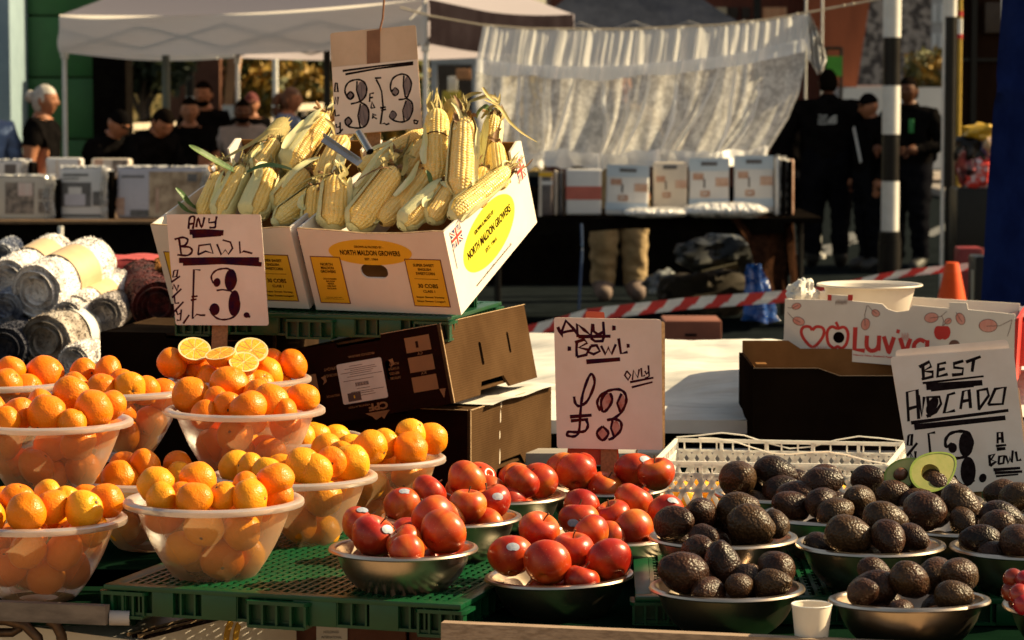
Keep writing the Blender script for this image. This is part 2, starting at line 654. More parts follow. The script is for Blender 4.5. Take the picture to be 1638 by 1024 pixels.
def apple_mesh(seed):
    rnd = random.Random(seed)
    off = V((rnd.random() * 9, rnd.random() * 9, 3))
    tall = rnd.uniform(.84, .95)

    def fn(p):
        rho = math.hypot(p.x, p.y)
        s = p.z
        rr = 1 + .11 * s - .06 * s * s
        z = tall * s * 1.02
        z -= .36 * math.exp(-(rho / .34) ** 2) if s > 0 else -.2 * math.exp(-(rho / .22) ** 2)
        a = math.atan2(p.y, p.x)
        lob = 1 + .02 * math.cos(5 * a) * max(0, -s) + .03 * noise.noise(p * 1.4 + off)
        return V((p.x * rr * lob, p.y * rr * lob, z * (1 + .03 * noise.noise(p + off))))
    mb = MB()
    mb.sphere((0, 0, 0), RA, 40, 28, fn=fn)
    return mb.mesh('apple', APPLE, angle=70)


def apple_stem():
    mb = MB()
    mb.tube([(0, 0, RA * .5), (.001, 0, RA * .75), (.004, .001, RA * 1.02)], [.0014, .0012, .0019], 6)
    return mb.mesh('stem', STEM)


def sticker_mesh():
    mb = MB()

    def fn(u, v):
        a = u * 2 * math.pi
        r = v * .0085 * (1 + .12 * math.cos(2 * a)) * (1 - .18 * math.exp(-((a - 4.71) / .35) ** 2))
        x, y = r * math.cos(a) * 1.15, r * math.sin(a)
        z = math.sqrt(max(RA * RA - x * x - y * y, 0)) * 1.03
        return (x, -z, y)
    mb.grid(fn, 24, 3)
    return mb.mesh('sticker', STICKER, angle=80)


def avocado_mesh(seed):
    rnd = random.Random(seed)
    off = V((rnd.random() * 9, rnd.random() * 9, 5))
    ln = rnd.uniform(1.28, 1.42)
    neck = rnd.uniform(.12, .26)
    bend = rnd.uniform(-.12, .12)

    def fn(p):
        s = p.z
        rr = 1 - neck * s - .08 * s * s
        k = 1 + .05 * noise.noise(p * 1.6 + off) + .018 * noise.noise(p * 6 + off) + .012 * noise.noise(p * 13 + off)
        z = ln * s
        if s > .9:
            z -= .05 * (s - .9) / .1
        return V(((p.x * rr + bend * s * s) * k, p.y * rr * k, z * k))
    mb = MB()
    mb.sphere((0, 0, 0), RV, 44, 32, fn=fn)
    zt = RV * ln * .93
    mb.sphere((RV * bend, 0, zt), .0036, 8, 6, mi=1, sc=(1, 1, .7))
    return mb.mesh('avocado', [AVO, STEM], angle=75)


ORD = [orange_mesh(i, [OR_D, STEM]) for i in range(4)]
ORY = [orange_mesh(10 + i, [OR_Y, STEM]) for i in range(4)]
APM = [apple_mesh(i) for i in range(4)]
APS = apple_stem()
STK = sticker_mesh()
AVM = [avocado_mesh(i) for i in range(5)]

# ------------------------------------------------------------------ bowls


def catmull(pts, n=6):
    out = []
    for i in range(len(pts) - 1):
        p0, p1, p2, p3 = pts[max(i - 1, 0)], pts[i], pts[i + 1], pts[min(i + 2, len(pts) - 1)]
        for k in range(n):
            t = k / n
            out.append(tuple(.5 * (2 * b + (c - a) * t + (2 * a - 5 * b + 4 * c - d) * t * t + (3 * b - a - 3 * c + d) * t ** 3)
                             for a, b, c, d in zip(p0, p1, p2, p3)))
    out.append(tuple(pts[-1]))
    return out


def plastic_bowl(loc, D, H, label, rz=0):
    k, h = D / .307, H / .145
    e = empty('plastic_bowl', loc, label, 'bowl', 'frosted plastic bowls of oranges', rot=(0, 0, rz))
    prof = catmull([(.0005, .004), (.03, .003), (.055, .001), (.068, .008), (.088, .035), (.108, .07), (.123, .105), (.134, .136)], 4)
    b = MB()
    b.lathe([(r * k, z * h) for r, z in prof], 64)
    b.build('bowl_wall', PLASTIC, e)
    rim = [(.134, .135), (.137, .1405), (.142, .1435), (.149, .1435), (.1535, .140), (.1540, .134), (.1525, .1315), (.1505, .135), (.147, .1385),
           (.142, .1385), (.138, .135), (.134, .131)]
    b = MB()
    b.lathe([(r * k, z * h) for r, z in rim], 64)
    b.build('rim', PLASTIC_RIM, e)
    return e


def metal_bowl(loc, D, H, label, rz=0, tilt=0):
    k, h = D / .25, H / .083
    e = empty('metal_bowl', loc, label, 'bowl', 'steel bowls of fruit', rot=(tilt, 0, rz))
    prof = catmull([(.0005, .003), (.03, .002), (.044, 0), (.062, .006), (.088, .027), (.103, .05), (.1125, .078)], 6)
    b = MB()
    b.lathe([(r * k, z * h) for r, z in prof], 72)
    inner = [(r - .0012, z + .0012) for r, z in prof]
    b.lathe([(max(r, .0003) * k, z * h) for r, z in inner[::-1]], 72)
    b.build('bowl_wall', STEEL, e)
    rim = [(.1112, .0785), (.1125, .0818), (.1155, .0836), (.1195, .0838), (.1235, .0822), (.125, .0788), (.1235, .0765), (.1215, .0785),
           (.1190, .0808), (.1160, .081), (.1140, .0795), (.1125, .0772)]
    b = MB()
    b.lathe([(r * k, z * h) for r, z in rim], 72)
    b.build('rim', STEEL, e)
    return e


ORDI = ['leftmost', 'second', 'third', 'fourth', 'fifth', 'sixth', 'seventh', 'eighth', 'ninth', 'tenth', 'eleventh', 'twelfth',
        'thirteenth', 'fourteenth']


def ordinal(i, n):
    if i == 0:
        return 'leftmost {}'
    if i == n - 1:
        return 'rightmost {}'
    if i == 1 and n == 3:
        return 'middle {}'
    return ORDI[i] + ' {} from the left'


class Heap:
    def __init__(s, px, py, Y, D, H):
        c = P(px, py, Y)
        s.rc = c
        s.D, s.H, s.py, s.Y = D, H, py, Y
        s.base = V((c.x, c.y, c.z - H))
        s.it = []
        s.k = 1.0

    def put(s, px, py, rpx, k=1.0, extra=None, dy=None, rmin=25):
        Y0 = s.Y
        if rpx < rmin:      # mostly hidden fruit: full size, same top edge, deeper in the heap
            py, rpx = py + (rmin - rpx) * .9, rmin
        if dy is None:
            pxm = FPX / Y0
            lip = .5 * s.D * (s.py - HOR) / FPX * pxm * .8
            dy = -.06 + (s.py + lip - (py + rpx)) * (.13 / (55 * s.D / .28))
        r = rpx * Y0 / FPX
        lim = max(.5 * s.D * .86 - r * .6, .02)
        x = P(px, py, Y0).x - s.base.x
        m = math.sqrt(max(lim * lim - x * x, 0)) if abs(x) < lim else 0
        dy = max(-m, min(m, dy))
        s.it.append([px, py, rpx, Y0 + dy, extra, Y0, lim])

    def relax(s, tol=.93):
        it = s.it
        for _ in range(80):
            for i in range(len(it)):
                for j in range(i):
                    a, b = it[i], it[j]
                    pa, pb = P(a[0], a[1], a[3]), P(b[0], b[1], b[3])
                    ra, rb = a[2] * a[3] / FPX, b[2] * b[3] / FPX
                    if (pa - pb).length < tol * (ra + rb):
                        g = .0025
                        # the one lower in the picture (its bottom) lies nearer
                        if abs(a[3] - b[3]) > .004:
                            near = a if a[3] < b[3] else b
                        else:
                            near = a if a[1] + a[2] > b[1] + b[2] else b
                        far = b if near is a else a
                        near[3] = max(near[3] - g, near[5] - .11)
                        far[3] = min(far[3] + g, far[5] + .12)
        out = []
        for a in it:
            r = a[2] * a[3] / FPX
            c = s.inside(a[0], a[1], a[3], r * .97 * s.k)
            out.append((c, r, a[4], a[0]))
        return out

    def wall(s, z):
        """inner radius of this bowl at height z"""
        if s.H > .1:
            return s.D / .307 * (.064 + .070 * max(0, min(1, z / s.H)) ** .75)
        t = max(0, min(1, z / s.H))
        return s.D / .25 * (.042 + .070 * t ** .6)

    def ok(s, c, r):
        h = c.z - s.base.z
        d = math.hypot(c.x - s.base.x, c.y - s.base.y)
        if h >= s.H + r:
            return True
        if h > s.H:
            return d <= s.wall(s.H) - math.sqrt(max(0, r * r - (h - s.H) ** 2)) + .004
        return h > r * .9 and d <= s.wall(h) - 1.08 * r + .003

    def inside(s, px, py, Y, r):
        """move along the view ray, then upward, until the fruit lies within the bowl"""
        for k in range(16):
            for m in range(14):
                for sg in (1, -1):
                    c = P(px, py - k * 2.2, Y + sg * m * .008)
                    if s.ok(c, r):
                        return c
        return P(px, py, Y)


def qrand(rnd):
    q = Quaternion((rnd.gauss(0, 1), rnd.gauss(0, 1), rnd.gauss(0, 1), rnd.gauss(0, 1)))
    q.normalize()
    return q


def bowl_r(z, H, D):
    """inner radius of a plastic bowl at height z"""
    t = max(0, min(1, z / H))
    return D / .307 * (.066 + .068 * t ** .75)


HEAPS = {}


def oranges(key, px, py, Y, D, H, where, bowl_label, lst, yellow=0., fill=2, seed=1):
    """fill: 0 none, 1 front half only, 2 all"""
    rnd = random.Random(seed)
    h = Heap(px, py, Y, D, H)
    plastic_bowl(h.base, D, H, bowl_label, rnd.random() * 6)
    for a in lst:
        h.put(*a)
    vis = h.relax()
    order = sorted(range(len(vis)), key=lambda i: vis[i][3])
    placed = []
    for n, i in enumerate(order):
        c, r, ex, _ = vis[i]
        me = rnd.choice(ORY if rnd.random() < yellow else ORD)
        o = bpy.data.objects.new('orange', me)
        COL.objects.link(o)
        o.location = c
        o.scale = (r / RO,) * 3
        q = qrand(rnd)
        o.rotation_euler = q.to_euler()
        tag(o, ordinal(n, len(vis)).format('orange') + ' heaped in the ' + where, 'orange',
            'oranges heaped in plastic bowls')
        placed.append((c, r))
    if fill:
        # drop more fruit into the bowl wherever there is room below the rim
        n = 0
        for k in range(1600):
            r = rnd.uniform(.0325, .0365) * D / .307
            z = rnd.uniform(.9 * r, H * (.45 if k < 500 else .95))
            a = rnd.uniform(-3.14, 0) if rnd.random() < .75 else rnd.uniform(0, 3.14)
            q = (h.wall(z) - 1.08 * r) * (1 if rnd.random() < .8 else rnd.random())
            if q < 0 or n > 13:
                continue
            c = h.base + V((q * math.cos(a), q * math.sin(a), z))
            if (fill == 1 and c.y > h.base.y + .03) or not h.ok(c, r):
                continue
            if any((c - q_).length < .86 * (r + rq) for q_, rq in placed):
                continue
            n += 1
            me = rnd.choice(ORY if rnd.random() < yellow else ORD)
            o = bpy.data.objects.new('orange', me)
            COL.objects.link(o)
            o.location = c
            o.scale = (r / RO,) * 3
            o.rotation_euler = qrand(rnd).to_euler()
            tag(o, 'orange below the rim inside the ' + where, 'orange', 'oranges heaped in plastic bowls')
            placed.append((c, r))
    HEAPS[key] = h
    return h


def apples(key, px, py, Y, D, H, where, bowl_label, lst, seed=1, tilt=0):
    rnd = random.Random(seed)
    h = Heap(px, py, Y, D, H)
    metal_bowl(h.base, D, H, bowl_label, rnd.random() * 6, tilt)
    for a in lst:
        h.put(a[0], a[1], a[2], extra=a[3] if len(a) > 3 else None, rmin=30)
    vis = h.relax()
    order = sorted(range(len(vis)), key=lambda i: vis[i][3])
    for n, i in enumerate(order):
        c, r, ex, _ = vis[i]
        e = bpy.data.objects.new('apple', rnd.choice(APM))
        COL.objects.link(e)
        e.location = c
        e.scale = (r / RA,) * 3
        e.rotation_euler = (rnd.uniform(-1.2, .25), rnd.uniform(-.9, .9), rnd.uniform(-.5, .5))
        tag(e, ordinal(n, len(vis)).format('stickered red apple' if ex else 'red apple') + ' in the ' + where, 'apple',
            'red apples in steel bowls')
        s = bpy.data.objects.new('stem', APS)
        COL.objects.link(s)
        s.parent = e
        if ex:      # sticker turned to where the photo shows it
            st = bpy.data.objects.new('sticker', STK)
            COL.objects.link(st)
            st.parent = e
            u, w = ex
            d = V((u, -math.sqrt(max(1 - u * u - w * w, .05)), w)).normalized()
            q = V((0, -1, 0)).rotation_difference(d)
            st.matrix_local = (e.rotation_euler.to_matrix().inverted() @ q.to_matrix()).to_4x4()
    # a few more lying in the bowl under the heap
    n = 0
    for k in range(900):
        r, a = rnd.uniform(.031, .036), rnd.uniform(-3.3, .2) if k % 4 else rnd.random() * 6.3
        z = rnd.uniform(r, H + r * .8)
        c = h.base + V((.085 * math.sqrt(rnd.random()) * math.cos(a), .085 * math.sqrt(rnd.random()) * math.sin(a), z))
        if n > 4 or not h.ok(c, r) or any((c - q).length < .88 * (r + rq) for q, rq, _, _ in vis):
            continue
        n += 1
        e = bpy.data.objects.new('apple', rnd.choice(APM))
        COL.objects.link(e)
        e.location = c
        e.scale = (r / RA,) * 3
        e.rotation_euler = qrand(rnd).to_euler()
        tag(e, 'red apple lying low in the ' + where, 'apple', 'red apples in steel bowls')
        vis.append((c, r, None, 0))
    HEAPS[key] = h


def avocados(key, px, py, Y, D, H, where, bowl_label, lst, seed=1, tilt=0):
    rnd = random.Random(seed)
    h = Heap(px, py, Y, D, H)
    metal_bowl(h.base, D, H, bowl_label, rnd.random() * 6, tilt)
    for a in lst:
        h.put(a[0], a[1], a[3], extra=a, rmin=21)
    h.k = 1.2
    vis = h.relax(.9)
    order = sorted(range(len(vis)), key=lambda i: vis[i][3])
    for n, i in enumerate(order):
        c, r, ex, _ = vis[i]
        a_, b_ = max(ex[2], 24) / FPX * h.Y, max(ex[3], 20) / FPX * h.Y
        ang = R(ex[4])
        e = bpy.data.objects.new('avocado', rnd.choice(AVM))
        COL.objects.link(e)
        e.location = c
        ratio = min(a_ / b_, 1.4)
        # long axis lies in the picture plane as far as the outline is long, the rest points in depth
        t = math.acos(min(1, max(.1, (ratio - .9) / .42)))
        d = V((math.cos(ang) * math.cos(t), math.sin(t) * rnd.choice((-1, -1, 1)), math.sin(ang) * math.cos(t)))
        q = V((0, 0, 1)).rotation_difference(d) @ Quaternion((0, 0, 1), rnd.random() * 6.3)
        e.rotation_euler = q.to_euler()
        e.scale = (max(b_ * 1.03, a_ / 1.42) / RV,) * 3
        tag(e, ordinal(n, len(vis)).format('dark avocado') + ' in the ' + where, 'avocado', 'avocados in steel bowls')
    n = 0
    for k in range(900):
        r, a = rnd.uniform(.026, .030), rnd.uniform(-3.3, .2) if k % 4 else rnd.random() * 6.3
        z = rnd.uniform(r, H + r * .9)
        q_ = .1 * math.sqrt(rnd.random())
        c = h.base + V((q_ * math.cos(a), q_ * math.sin(a), z))
        if n > 6 or not h.ok(c, r * 1.2) or any((c - q).length < .9 * (r + rq) for q, rq, _, _ in vis):
            continue
        n += 1
        e = bpy.data.objects.new('avocado', rnd.choice(AVM))
        COL.objects.link(e)
        e.location = c
        e.scale = (r / RV * .98,) * 3
        e.rotation_euler = (1.57 + rnd.uniform(-.5, .5), 0, a + 1.57 + rnd.uniform(-.4, .4))
        tag(e, 'dark avocado lying low in the ' + where, 'avocado', 'avocados in steel bowls')
        vis.append((c, r, None, 0))
    HEAPS[key] = h


PB = .307
oranges('B1', 0, 606, 5.6, PB, .145, 'rear bowl cut by the left edge', 'frosted plastic bowl of oranges at the back, cut by the left edge',
        [(17, 591, 23), (13, 612, 24), (72, 600, 33), (-40, 600, 30), (45, 618, 20)], .05, 1, 1)
oranges('B3', 185, 618, 5.55, PB, .145, 'rear bowl left of the cut halves', 'frosted plastic bowl of oranges behind, left of the bowl with halves',
        [(135, 597, 24), (172, 596, 27), (162, 621, 25), (195, 612, 22), (207, 620, 27), (233, 621, 21), (120, 618, 24)], .05, 1, 2)
oranges('B2', 78, 669, 5.12, PB, .145, 'left bowl stacked above the front corner bowl',
        'frosted plastic bowl of oranges stacked above the lower left corner bowl',
        [(113, 632, 31), (76, 664, 34), (33, 661, 27), (8, 672, 24), (66, 645, 24), (150, 656, 33), (176, 649, 27), (115, 674, 22),
         (-35, 650, 34), (-20, 675, 30)], .02, 2, 3)
oranges('B4', 384, 601, 5.70, .29, .13, 'bowl topped with cut orange halves', 'frosted plastic bowl of oranges topped with cut halves',
        [(299, 582, 26), (323, 590, 27), (336, 606, 24), (362, 590, 20), (426, 597, 29), (434, 577, 20), (469, 602, 20),
         (416, 614, 24), (275, 614, 25), (292, 620, 25), (385, 606, 20)], .05, 1, 4)
oranges('B5', 392, 650, 5.36, PB, .14, 'heaped bowl in front of the halves', 'frosted plastic bowl heaped with oranges in front of the halves',
        [(306, 633, 31), (367, 614, 32), (365, 649, 23), (397, 653, 31), (431, 643, 31), (486, 647, 26), (326, 657, 18), (412, 630, 24),
         (345, 640, 22), (455, 655, 20)], .0, 2, 5)
oranges('B6', 238, 760, 5.28, .29, .14, 'low shaded bowl between the front bowls',
        'shaded frosted plastic bowl of oranges low between the two front bowls',
        [(192, 767, 31), (198, 737, 19), (232, 744, 27), (284, 742, 21), (288, 758, 21), (250, 775, 26)], .3, 2, 6)
oranges('B11', 462, 696, 5.62, PB, .145, 'low bowl hidden before the inverted carton',
        'frosted plastic bowl of oranges mostly hidden before the dark inverted carton',
        [(505, 696, 21), (538, 697, 18), (504, 686, 12), (480, 694, 18)], .9, 1, 7)
oranges('B10', 600, 728, 5.36, .272, .14, 'rightmost orange bowl by the brown boxes',
        'frosted plastic bowl of yellow oranges, rightmost, by the brown boxes',
        [(592, 716, 29), (616, 707, 22), (657, 691, 22), (690, 702, 27), (657, 718, 29), (560, 710, 16), (535, 714, 22)], .9, 2, 8)
oranges('B9', 470, 756, 5.12, PB, .145, 'bowl behind right of the pallet bowl',
        'frosted plastic bowl of yellow oranges behind right of the pallet bowl',
        [(378, 748, 29), (427, 755, 25), (449, 740, 14), (485, 745, 31), (505, 754, 29), (562, 740, 31), (547, 726, 22), (522, 715, 23),
         (530, 738, 24), (400, 740, 16)], .8, 2, 9)
oranges('B7', 60, 825, 4.79, PB, .145, 'front bowl at the lower left corner', 'frosted plastic bowl of oranges at the lower left corner',
        [(28, 798, 29), (3, 795, 18), (42, 821, 33), (83, 812, 31), (77, 788, 22), (105, 799, 22), (138, 790, 18), (134, 815, 32),
         (171, 801, 29), (-40, 800, 32), (-20, 825, 30)], .45, 2, 10)
oranges('B8', 342, 795, 4.75, PB, .145, 'front bowl on the green pallet', 'frosted plastic bowl of oranges at the front on the green pallet',
        [(250, 776, 31), (258, 797, 27), (316, 769, 31), (311, 798, 30), (356, 794, 25), (393, 776, 22), (400, 797, 33), (440, 769, 32),
         (446, 798, 24), (290, 790, 20)], .6, 2, 11)

MD, MH = .25, .083
apples('M3', 800, 789, 5.25, MD, MH, 'rear apple bowl by the brown box', 'steel bowl of red apples at the back beside the brown box',
       [(834, 769, 27), (862, 770, 31), (815, 791, 15), (780, 785, 26)], 1)
apples('M4', 966, 777, 5.4, MD, MH, 'apple bowl under the any bowl sign', 'steel bowl of red apples right under the any bowl sign',
       [(921, 757, 34), (902, 749, 25), (1016, 753, 34, (.45, .62)), (967, 776, 23), (1050, 777, 14)], 2)
apples('M2', 722, 824, 4.92, MD, MH, 'apple bowl behind the pallet corner one', 'steel bowl of red apples behind the pallet corner bowl',
       [(645, 811, 33, (.1, .85)), (685, 788, 30), (746, 768, 33), (748, 809, 31), (787, 803, 32, (.3, .4)), (779, 830, 17), (715, 825, 24)], 3)
apples('M6', 975, 853, 5.0, MD, MH, 'apple bowl behind the front centre one', 'steel bowl of red apples behind the front centre bowl',
       [(930, 810, 29), (926, 832, 33, (-.3, .0)), (981, 826, 29), (1013, 803, 33), (1014, 848, 34), (1066, 819, 29, (.3, .75)), (975, 858, 26)], 4)
apples('M1', 645, 874, 4.63, MD, MH, 'apple bowl on the pallet corner', 'steel bowl of red apples on the corner of the green pallet',
       [(598, 858, 38, (.62, .4)), (576, 841, 33, (.15, .85)), (708, 852, 39), (693, 827, 36), (651, 881, 27), (647, 862, 24)], 5)
apples('M5', 897, 918, 4.63, MD, MH, 'front centre apple bowl', 'steel bowl of red apples at the front centre',
       [(817, 890, 37, (.1, .55)), (875, 901, 39), (916, 881, 35), (975, 897, 39), (862, 849, 34), (946, 853, 31), (930, 925, 26)], 6, R(2))

avocados('A7', 1250, 787, 5.18, MD, MH, 'rear avocado bowl before the white crate',
         'steel bowl of avocados at the back before the white crate',
         [(1181, 766, 30, 29, 70), (1241, 757, 38, 23, -15), (1250, 784, 34, 21, 15), (1211, 801, 20, 16, 0), (1261, 809, 34, 29, 120)], 1)
avocados('A10', 1465, 797, 5.15, MD, MH, 'rear bowl with the avocado halves', 'steel bowl of avocados with two cut halves on top',
         [(1428, 789, 32, 20, 10), (1500, 778, 40, 22, -10), (1465, 800, 28, 20, 20)], 2)
avocados('A9', 1681, 808, 5.05, MD, MH, 'rear avocado bowl at the right edge', 'steel bowl of avocados behind at the right edge',
         [(1626, 794, 30, 23, 30), (1660, 790, 30, 24, 0)], 3)
avocados('A8', 1330, 821, 4.93, MD, MH, 'rear avocado bowl behind the middle one', 'steel bowl of avocados behind the middle avocado bowl',
         [(1316, 772, 36, 25, 10), (1315, 803, 28, 23, 20), (1337, 820, 31, 24, 20), (1374, 801, 28, 25, 130), (1388, 765, 28, 22, 20)], 4)
avocados('A6', 1540, 838, 4.8, MD, MH, 'avocado bowl right under the avocado sign', 'steel bowl of avocados right under the avocado price sign',
         [(1477, 817, 35, 31, 160), (1537, 808, 36, 28, -40), (1540, 834, 24, 21, 110), (1603, 829, 38, 25, -15)], 5)
avocados('A2', 1157, 856, 4.67, MD, MH, 'second row avocado bowl beside the apples', 'steel bowl of avocados in the second row beside the apples',
         [(1079, 836, 33, 27, 20), (1121, 821, 28, 25, 120), (1181, 814, 40, 27, 10), (1202, 839, 45, 28, -20), (1241, 836, 24, 20, 110),
          (1127, 853, 22, 14, 0)], 6)
avocados('A3', 1392, 868, 4.61, MD, MH, 'middle avocado bowl above the cup', 'steel bowl of avocados in the middle, above the paper cup',
         [(1359, 856, 44, 28, -12), (1417, 832, 40, 28, -15), (1460, 860, 26, 21, -20), (1310, 866, 20, 15, 10)], 7)
avocados('A5', 1640, 873, 4.6, MD, MH, 'part empty avocado bowl at the right edge', 'part empty steel bowl of avocados at the right edge',
         [(1592, 882, 30, 17, 10), (1630, 868, 24, 29, 80), (1680, 870, 30, 26, 0)], 8)
avocados('A1', 1163, 937, 4.45, MD, MH, 'front avocado bowl left of the cup', 'steel bowl of avocados at the front left of the paper cup',
         [(1092, 916, 43, 33, 165), (1155, 901, 42, 28, 105), (1118, 880, 28, 25, 30), (1240, 908, 31, 27, 150), (1236, 934, 31, 24, 10),
          (1184, 934, 20, 17, 0)], 9)
avocados('A4', 1456, 957, 4.29, MD, MH, 'front avocado bowl right of the cup', 'steel bowl of avocados at the front right of the paper cup',
         [(1382, 947, 26, 22, 30), (1399, 911, 30, 19, -20), (1457, 929, 36, 28, -35), (1534, 920, 34, 28, 150), (1526, 953, 35, 23, 0),
          (1442, 971, 20, 12, 0)], 10, R(2.5))

# bowl of red grapes cut by the right edge
gb = P(1735, 967, 4.25)
metal_bowl((gb.x, gb.y, gb.z - MH), MD, MH, 'steel bowl of red grapes at the lower right edge')
GRAPE = mat('grape_skin', (.17, .010, .008), (.30, .03, .012), scale=60, rough=.22, rnd=.2)
ge = empty('grape_bunch', (gb.x, gb.y, gb.z - .03), 'bunch of red grapes at the lower right edge', 'grapes')
rnd = random.Random(5)
gm = MB().sphere((0, 0, 0), .015, 16, 10, sc=(1, 1, 1.1)).mesh('grape', GRAPE)
gl = [P(1620, 925, 4.22), P(1617, 946, 4.22), P(1630, 950, 4.17), P(1641, 928, 4.2), P(1636, 967, 4.16), P(1655, 945, 4.18),
      P(1628, 960, 4.24), P(1660, 965, 4.17), P(1668, 925, 4.22), P(1690, 945, 4.18), P(1685, 965, 4.17)]
for p in gl:
    o = bpy.data.objects.new('grape', gm)
    COL.objects.link(o)
    o.parent = ge
    o.location = p - ge.location
    o.rotation_euler = qrand(rnd).to_euler()
st = MB()
for p in gl:
    st.tube([p - ge.location + V((0, 0, .012)), (.02, .02, .05)], .0012, 5)
st.build('stalk', mat('grape_stalk', (.22, .16, .05), rough=.8), ge)

# cut orange halves and avocado halves
FLESH_O = mat('orange_flesh', (.86, .36, .02), (.9, .5, .06), scale=160, rough=.25, bump=.5, bscale=260, rvar=.05)
PITH = mat('orange_pith', (.85, .66, .32), rough=.6)


def orange_half(p, r, nrm, label):
    z = V(nrm).normalized()
    x = V((1, 0, 0)).cross(z)
    x.normalize()
    e = empty('orange_half', label=label, cat='orange half', group='cut orange halves', M=frame(p, x, z.cross(x), z))
    b = MB()
    b.lathe([(r * math.sin(t), -r * .95 * math.cos(t)) for t in [i * math.pi / 2 / 12 + .001 for i in range(13)]], 40)
    b.build('rind', OR_D, e)
    b = MB()
    b.lathe([(r, 0), (r * .99, r * .012), (r * .9, r * .014), (r * .88, r * .004)], 40)
    b.lathe([(r * .88, .0), (r * .001, .0)], 40)
    b.build('pith', PITH, e)
    b = MB()
    for k in range(10):
        a0 = k * 2 * math.pi / 10 + .04
        a1 = (k + 1) * 2 * math.pi / 10 - .04
        pts = [(r * .07 * math.cos((a0 + a1) / 2), r * .07 * math.sin((a0 + a1) / 2))]
        for j in range(7):
            a = a0 + (a1 - a0) * j / 6
            q = r * .865 * (1 - .05 * (abs(j - 3) / 3) ** 3)
            pts.append((q * math.cos(a), q * math.sin(a)))
        b.plate([pts], -.002, r * .02)
    b.build('flesh', FLESH_O, e)


orange_half(P(311, 558, 5.63), .033, (.15, -.60, .75), 'orange half with cut face tilted back, leftmost of the four halves')
orange_half(P(352, 565, 5.59), .031, (-.15, -.30, .92), 'orange half seen from the side, second of the halves')
orange_half(P(402, 560, 5.64), .034, (.12, -.65, .72), 'orange half at the back right showing its round cut face')
orange_half(P(390, 579, 5.57), .030, (.12, -.55, .8), 'orange half lying lower in front of the rear right half')

AFLESH = mat('avocado_flesh', (.44, .40, .13), (.34, .35, .09), scale=30, rough=.35, rvar=.08)
PIT = mat('avocado_pit', (.16, .06, .025), (.09, .03, .014), scale=40, rough=.4)
AHOLE = mat('avocado_hollow', (.42, .33, .09), (.35, .26, .06), scale=40, rough=.4)


def avocado_half(p, b_, nrm, up, label, pit):
    y = V(nrm).normalized()
    z = (V(up) - y * V(up).dot(y)).normalized()
    x = z.cross(-y) if False else y.cross(z)
    e = empty('avocado_half', label=label, cat='avocado half', group='cut avocado halves', M=frame(p, x, y, z))

    def prof(t):
        s = math.sin(t)
        return (b_ * math.cos(t) * (1 - .2 * s - .08 * s * s), b_ * 1.38 * s)
    b = MB()

    def fn(u, v):
        r, z_ = prof(-math.pi / 2 + math.pi * v)
        a = math.pi + math.pi * u
        return (r * math.cos(a), r * math.sin(a) * .9, z_)
    b.grid(fn, 16, 24)
    b.build('skin', AVO, e)
    b = MB()
    ol = [prof(-math.pi / 2 + math.pi * i / 24) for i in range(25)]
    outl = [(r, z_) for r, z_ in ol] + [(-r, z_) for r, z_ in ol[-2:0:-1]]
    hole = [(b_ * .48 * math.cos(i * math.pi / 10), -b_ * .25 + b_ * .5 * math.sin(i * math.pi / 10)) for i in range(20)]
    T = Matrix(((1, 0, 0, 0), (0, 0, 1, 0), (0, 1, 0, 0), (0, 0, 0, 1)))
    b.plate([[(q[0] * .98, q[1] * .98) for q in outl], hole], -.001, .0015, T)
    b.build('flesh', AFLESH, e)
    b = MB()
    b.plate([[(q[0] * 1.0, q[1] * 1.0) for q in outl], [(q[0] * .9, q[1] * .92) for q in outl]], -.0008, .0021, T)
    b.build('green_edge', mat('avocado_green_edge', (.30, .38, .06), (.2, .28, .04), scale=40, rough=.4), e)
    if pit:
        MB().sphere((0, 0, -b_ * .25), b_ * .46, 20, 14).build('pit', PIT, e)
    else:
        b = MB()
        b.grid(lambda u, v: (b_ * .48 * v * math.cos(6.2832 * u), -b_ * .42 * math.sqrt(max(0, 1 - v * v)) + .001,
                             -b_ * .25 + b_ * .5 * v * math.sin(6.2832 * u)), 20, 6)
        b.build('hollow', AHOLE, e)


avocado_half(P(1446, 756, 5.11), .028, (-.3, -.8, .55), (.85, .1, .5), 'cut avocado half with its brown stone, before the avocado sign', True)
avocado_half(P(1494, 753, 5.10), .036, (.1, -.85, .5), (.75, .1, .55), 'larger cut avocado half without stone, before the avocado sign', False)
# ------------------------------------------------------------------ lettering
def text_polys(s, bold=0.0):
    cu = bpy.data.curves.new('t', 'FONT')
    cu.body = s
    cu.size = 1
    cu.offset = bold
    cu.resolution_u = 3
    cu.fill_mode = 'BOTH'
    o = bpy.data.objects.new('t', cu)
    me = o.to_mesh()
    vs = [v.co.copy() for v in me.vertices]
    fs = [tuple(p.vertices) for p in me.polygons]
    o.to_mesh_clear()
    bpy.data.objects.remove(o)
    bpy.data.curves.remove(cu)
    return vs, fs


def put_text(mb, s, x0, y0, w, h, M, z=.0009, bold=.02, mi=0, flip=False):
    """fit the line into a w x h rectangle whose lower left corner is x0,y0 on the plane of M"""
    vs, fs = text_polys(s, bold)
    if not vs:
        return
    ax, bx = min(v.x for v in vs), max(v.x for v in vs)
    ay, by = min(v.y for v in vs), max(v.y for v in vs)
    out = []
    for v in vs:
        u, q = (v.x - ax) / (bx - ax), (v.y - ay) / max(by - ay, 1e-6)
        if flip:
            u, q = 1 - u, 1 - q
        out.append((x0 + u * w, y0 + q * h, z))
    mb.add(out, fs, mi, M)


def ell(cx, cy, rx, ry, n=28, rot=0):
    c, s_ = math.cos(rot), math.sin(rot)
    return [(cx + rx * math.cos(a) * c - ry * math.sin(a) * s_, cy + rx * math.cos(a) * s_ + ry * math.sin(a) * c)
            for a in [2 * math.pi * i / n for i in range(n)]]


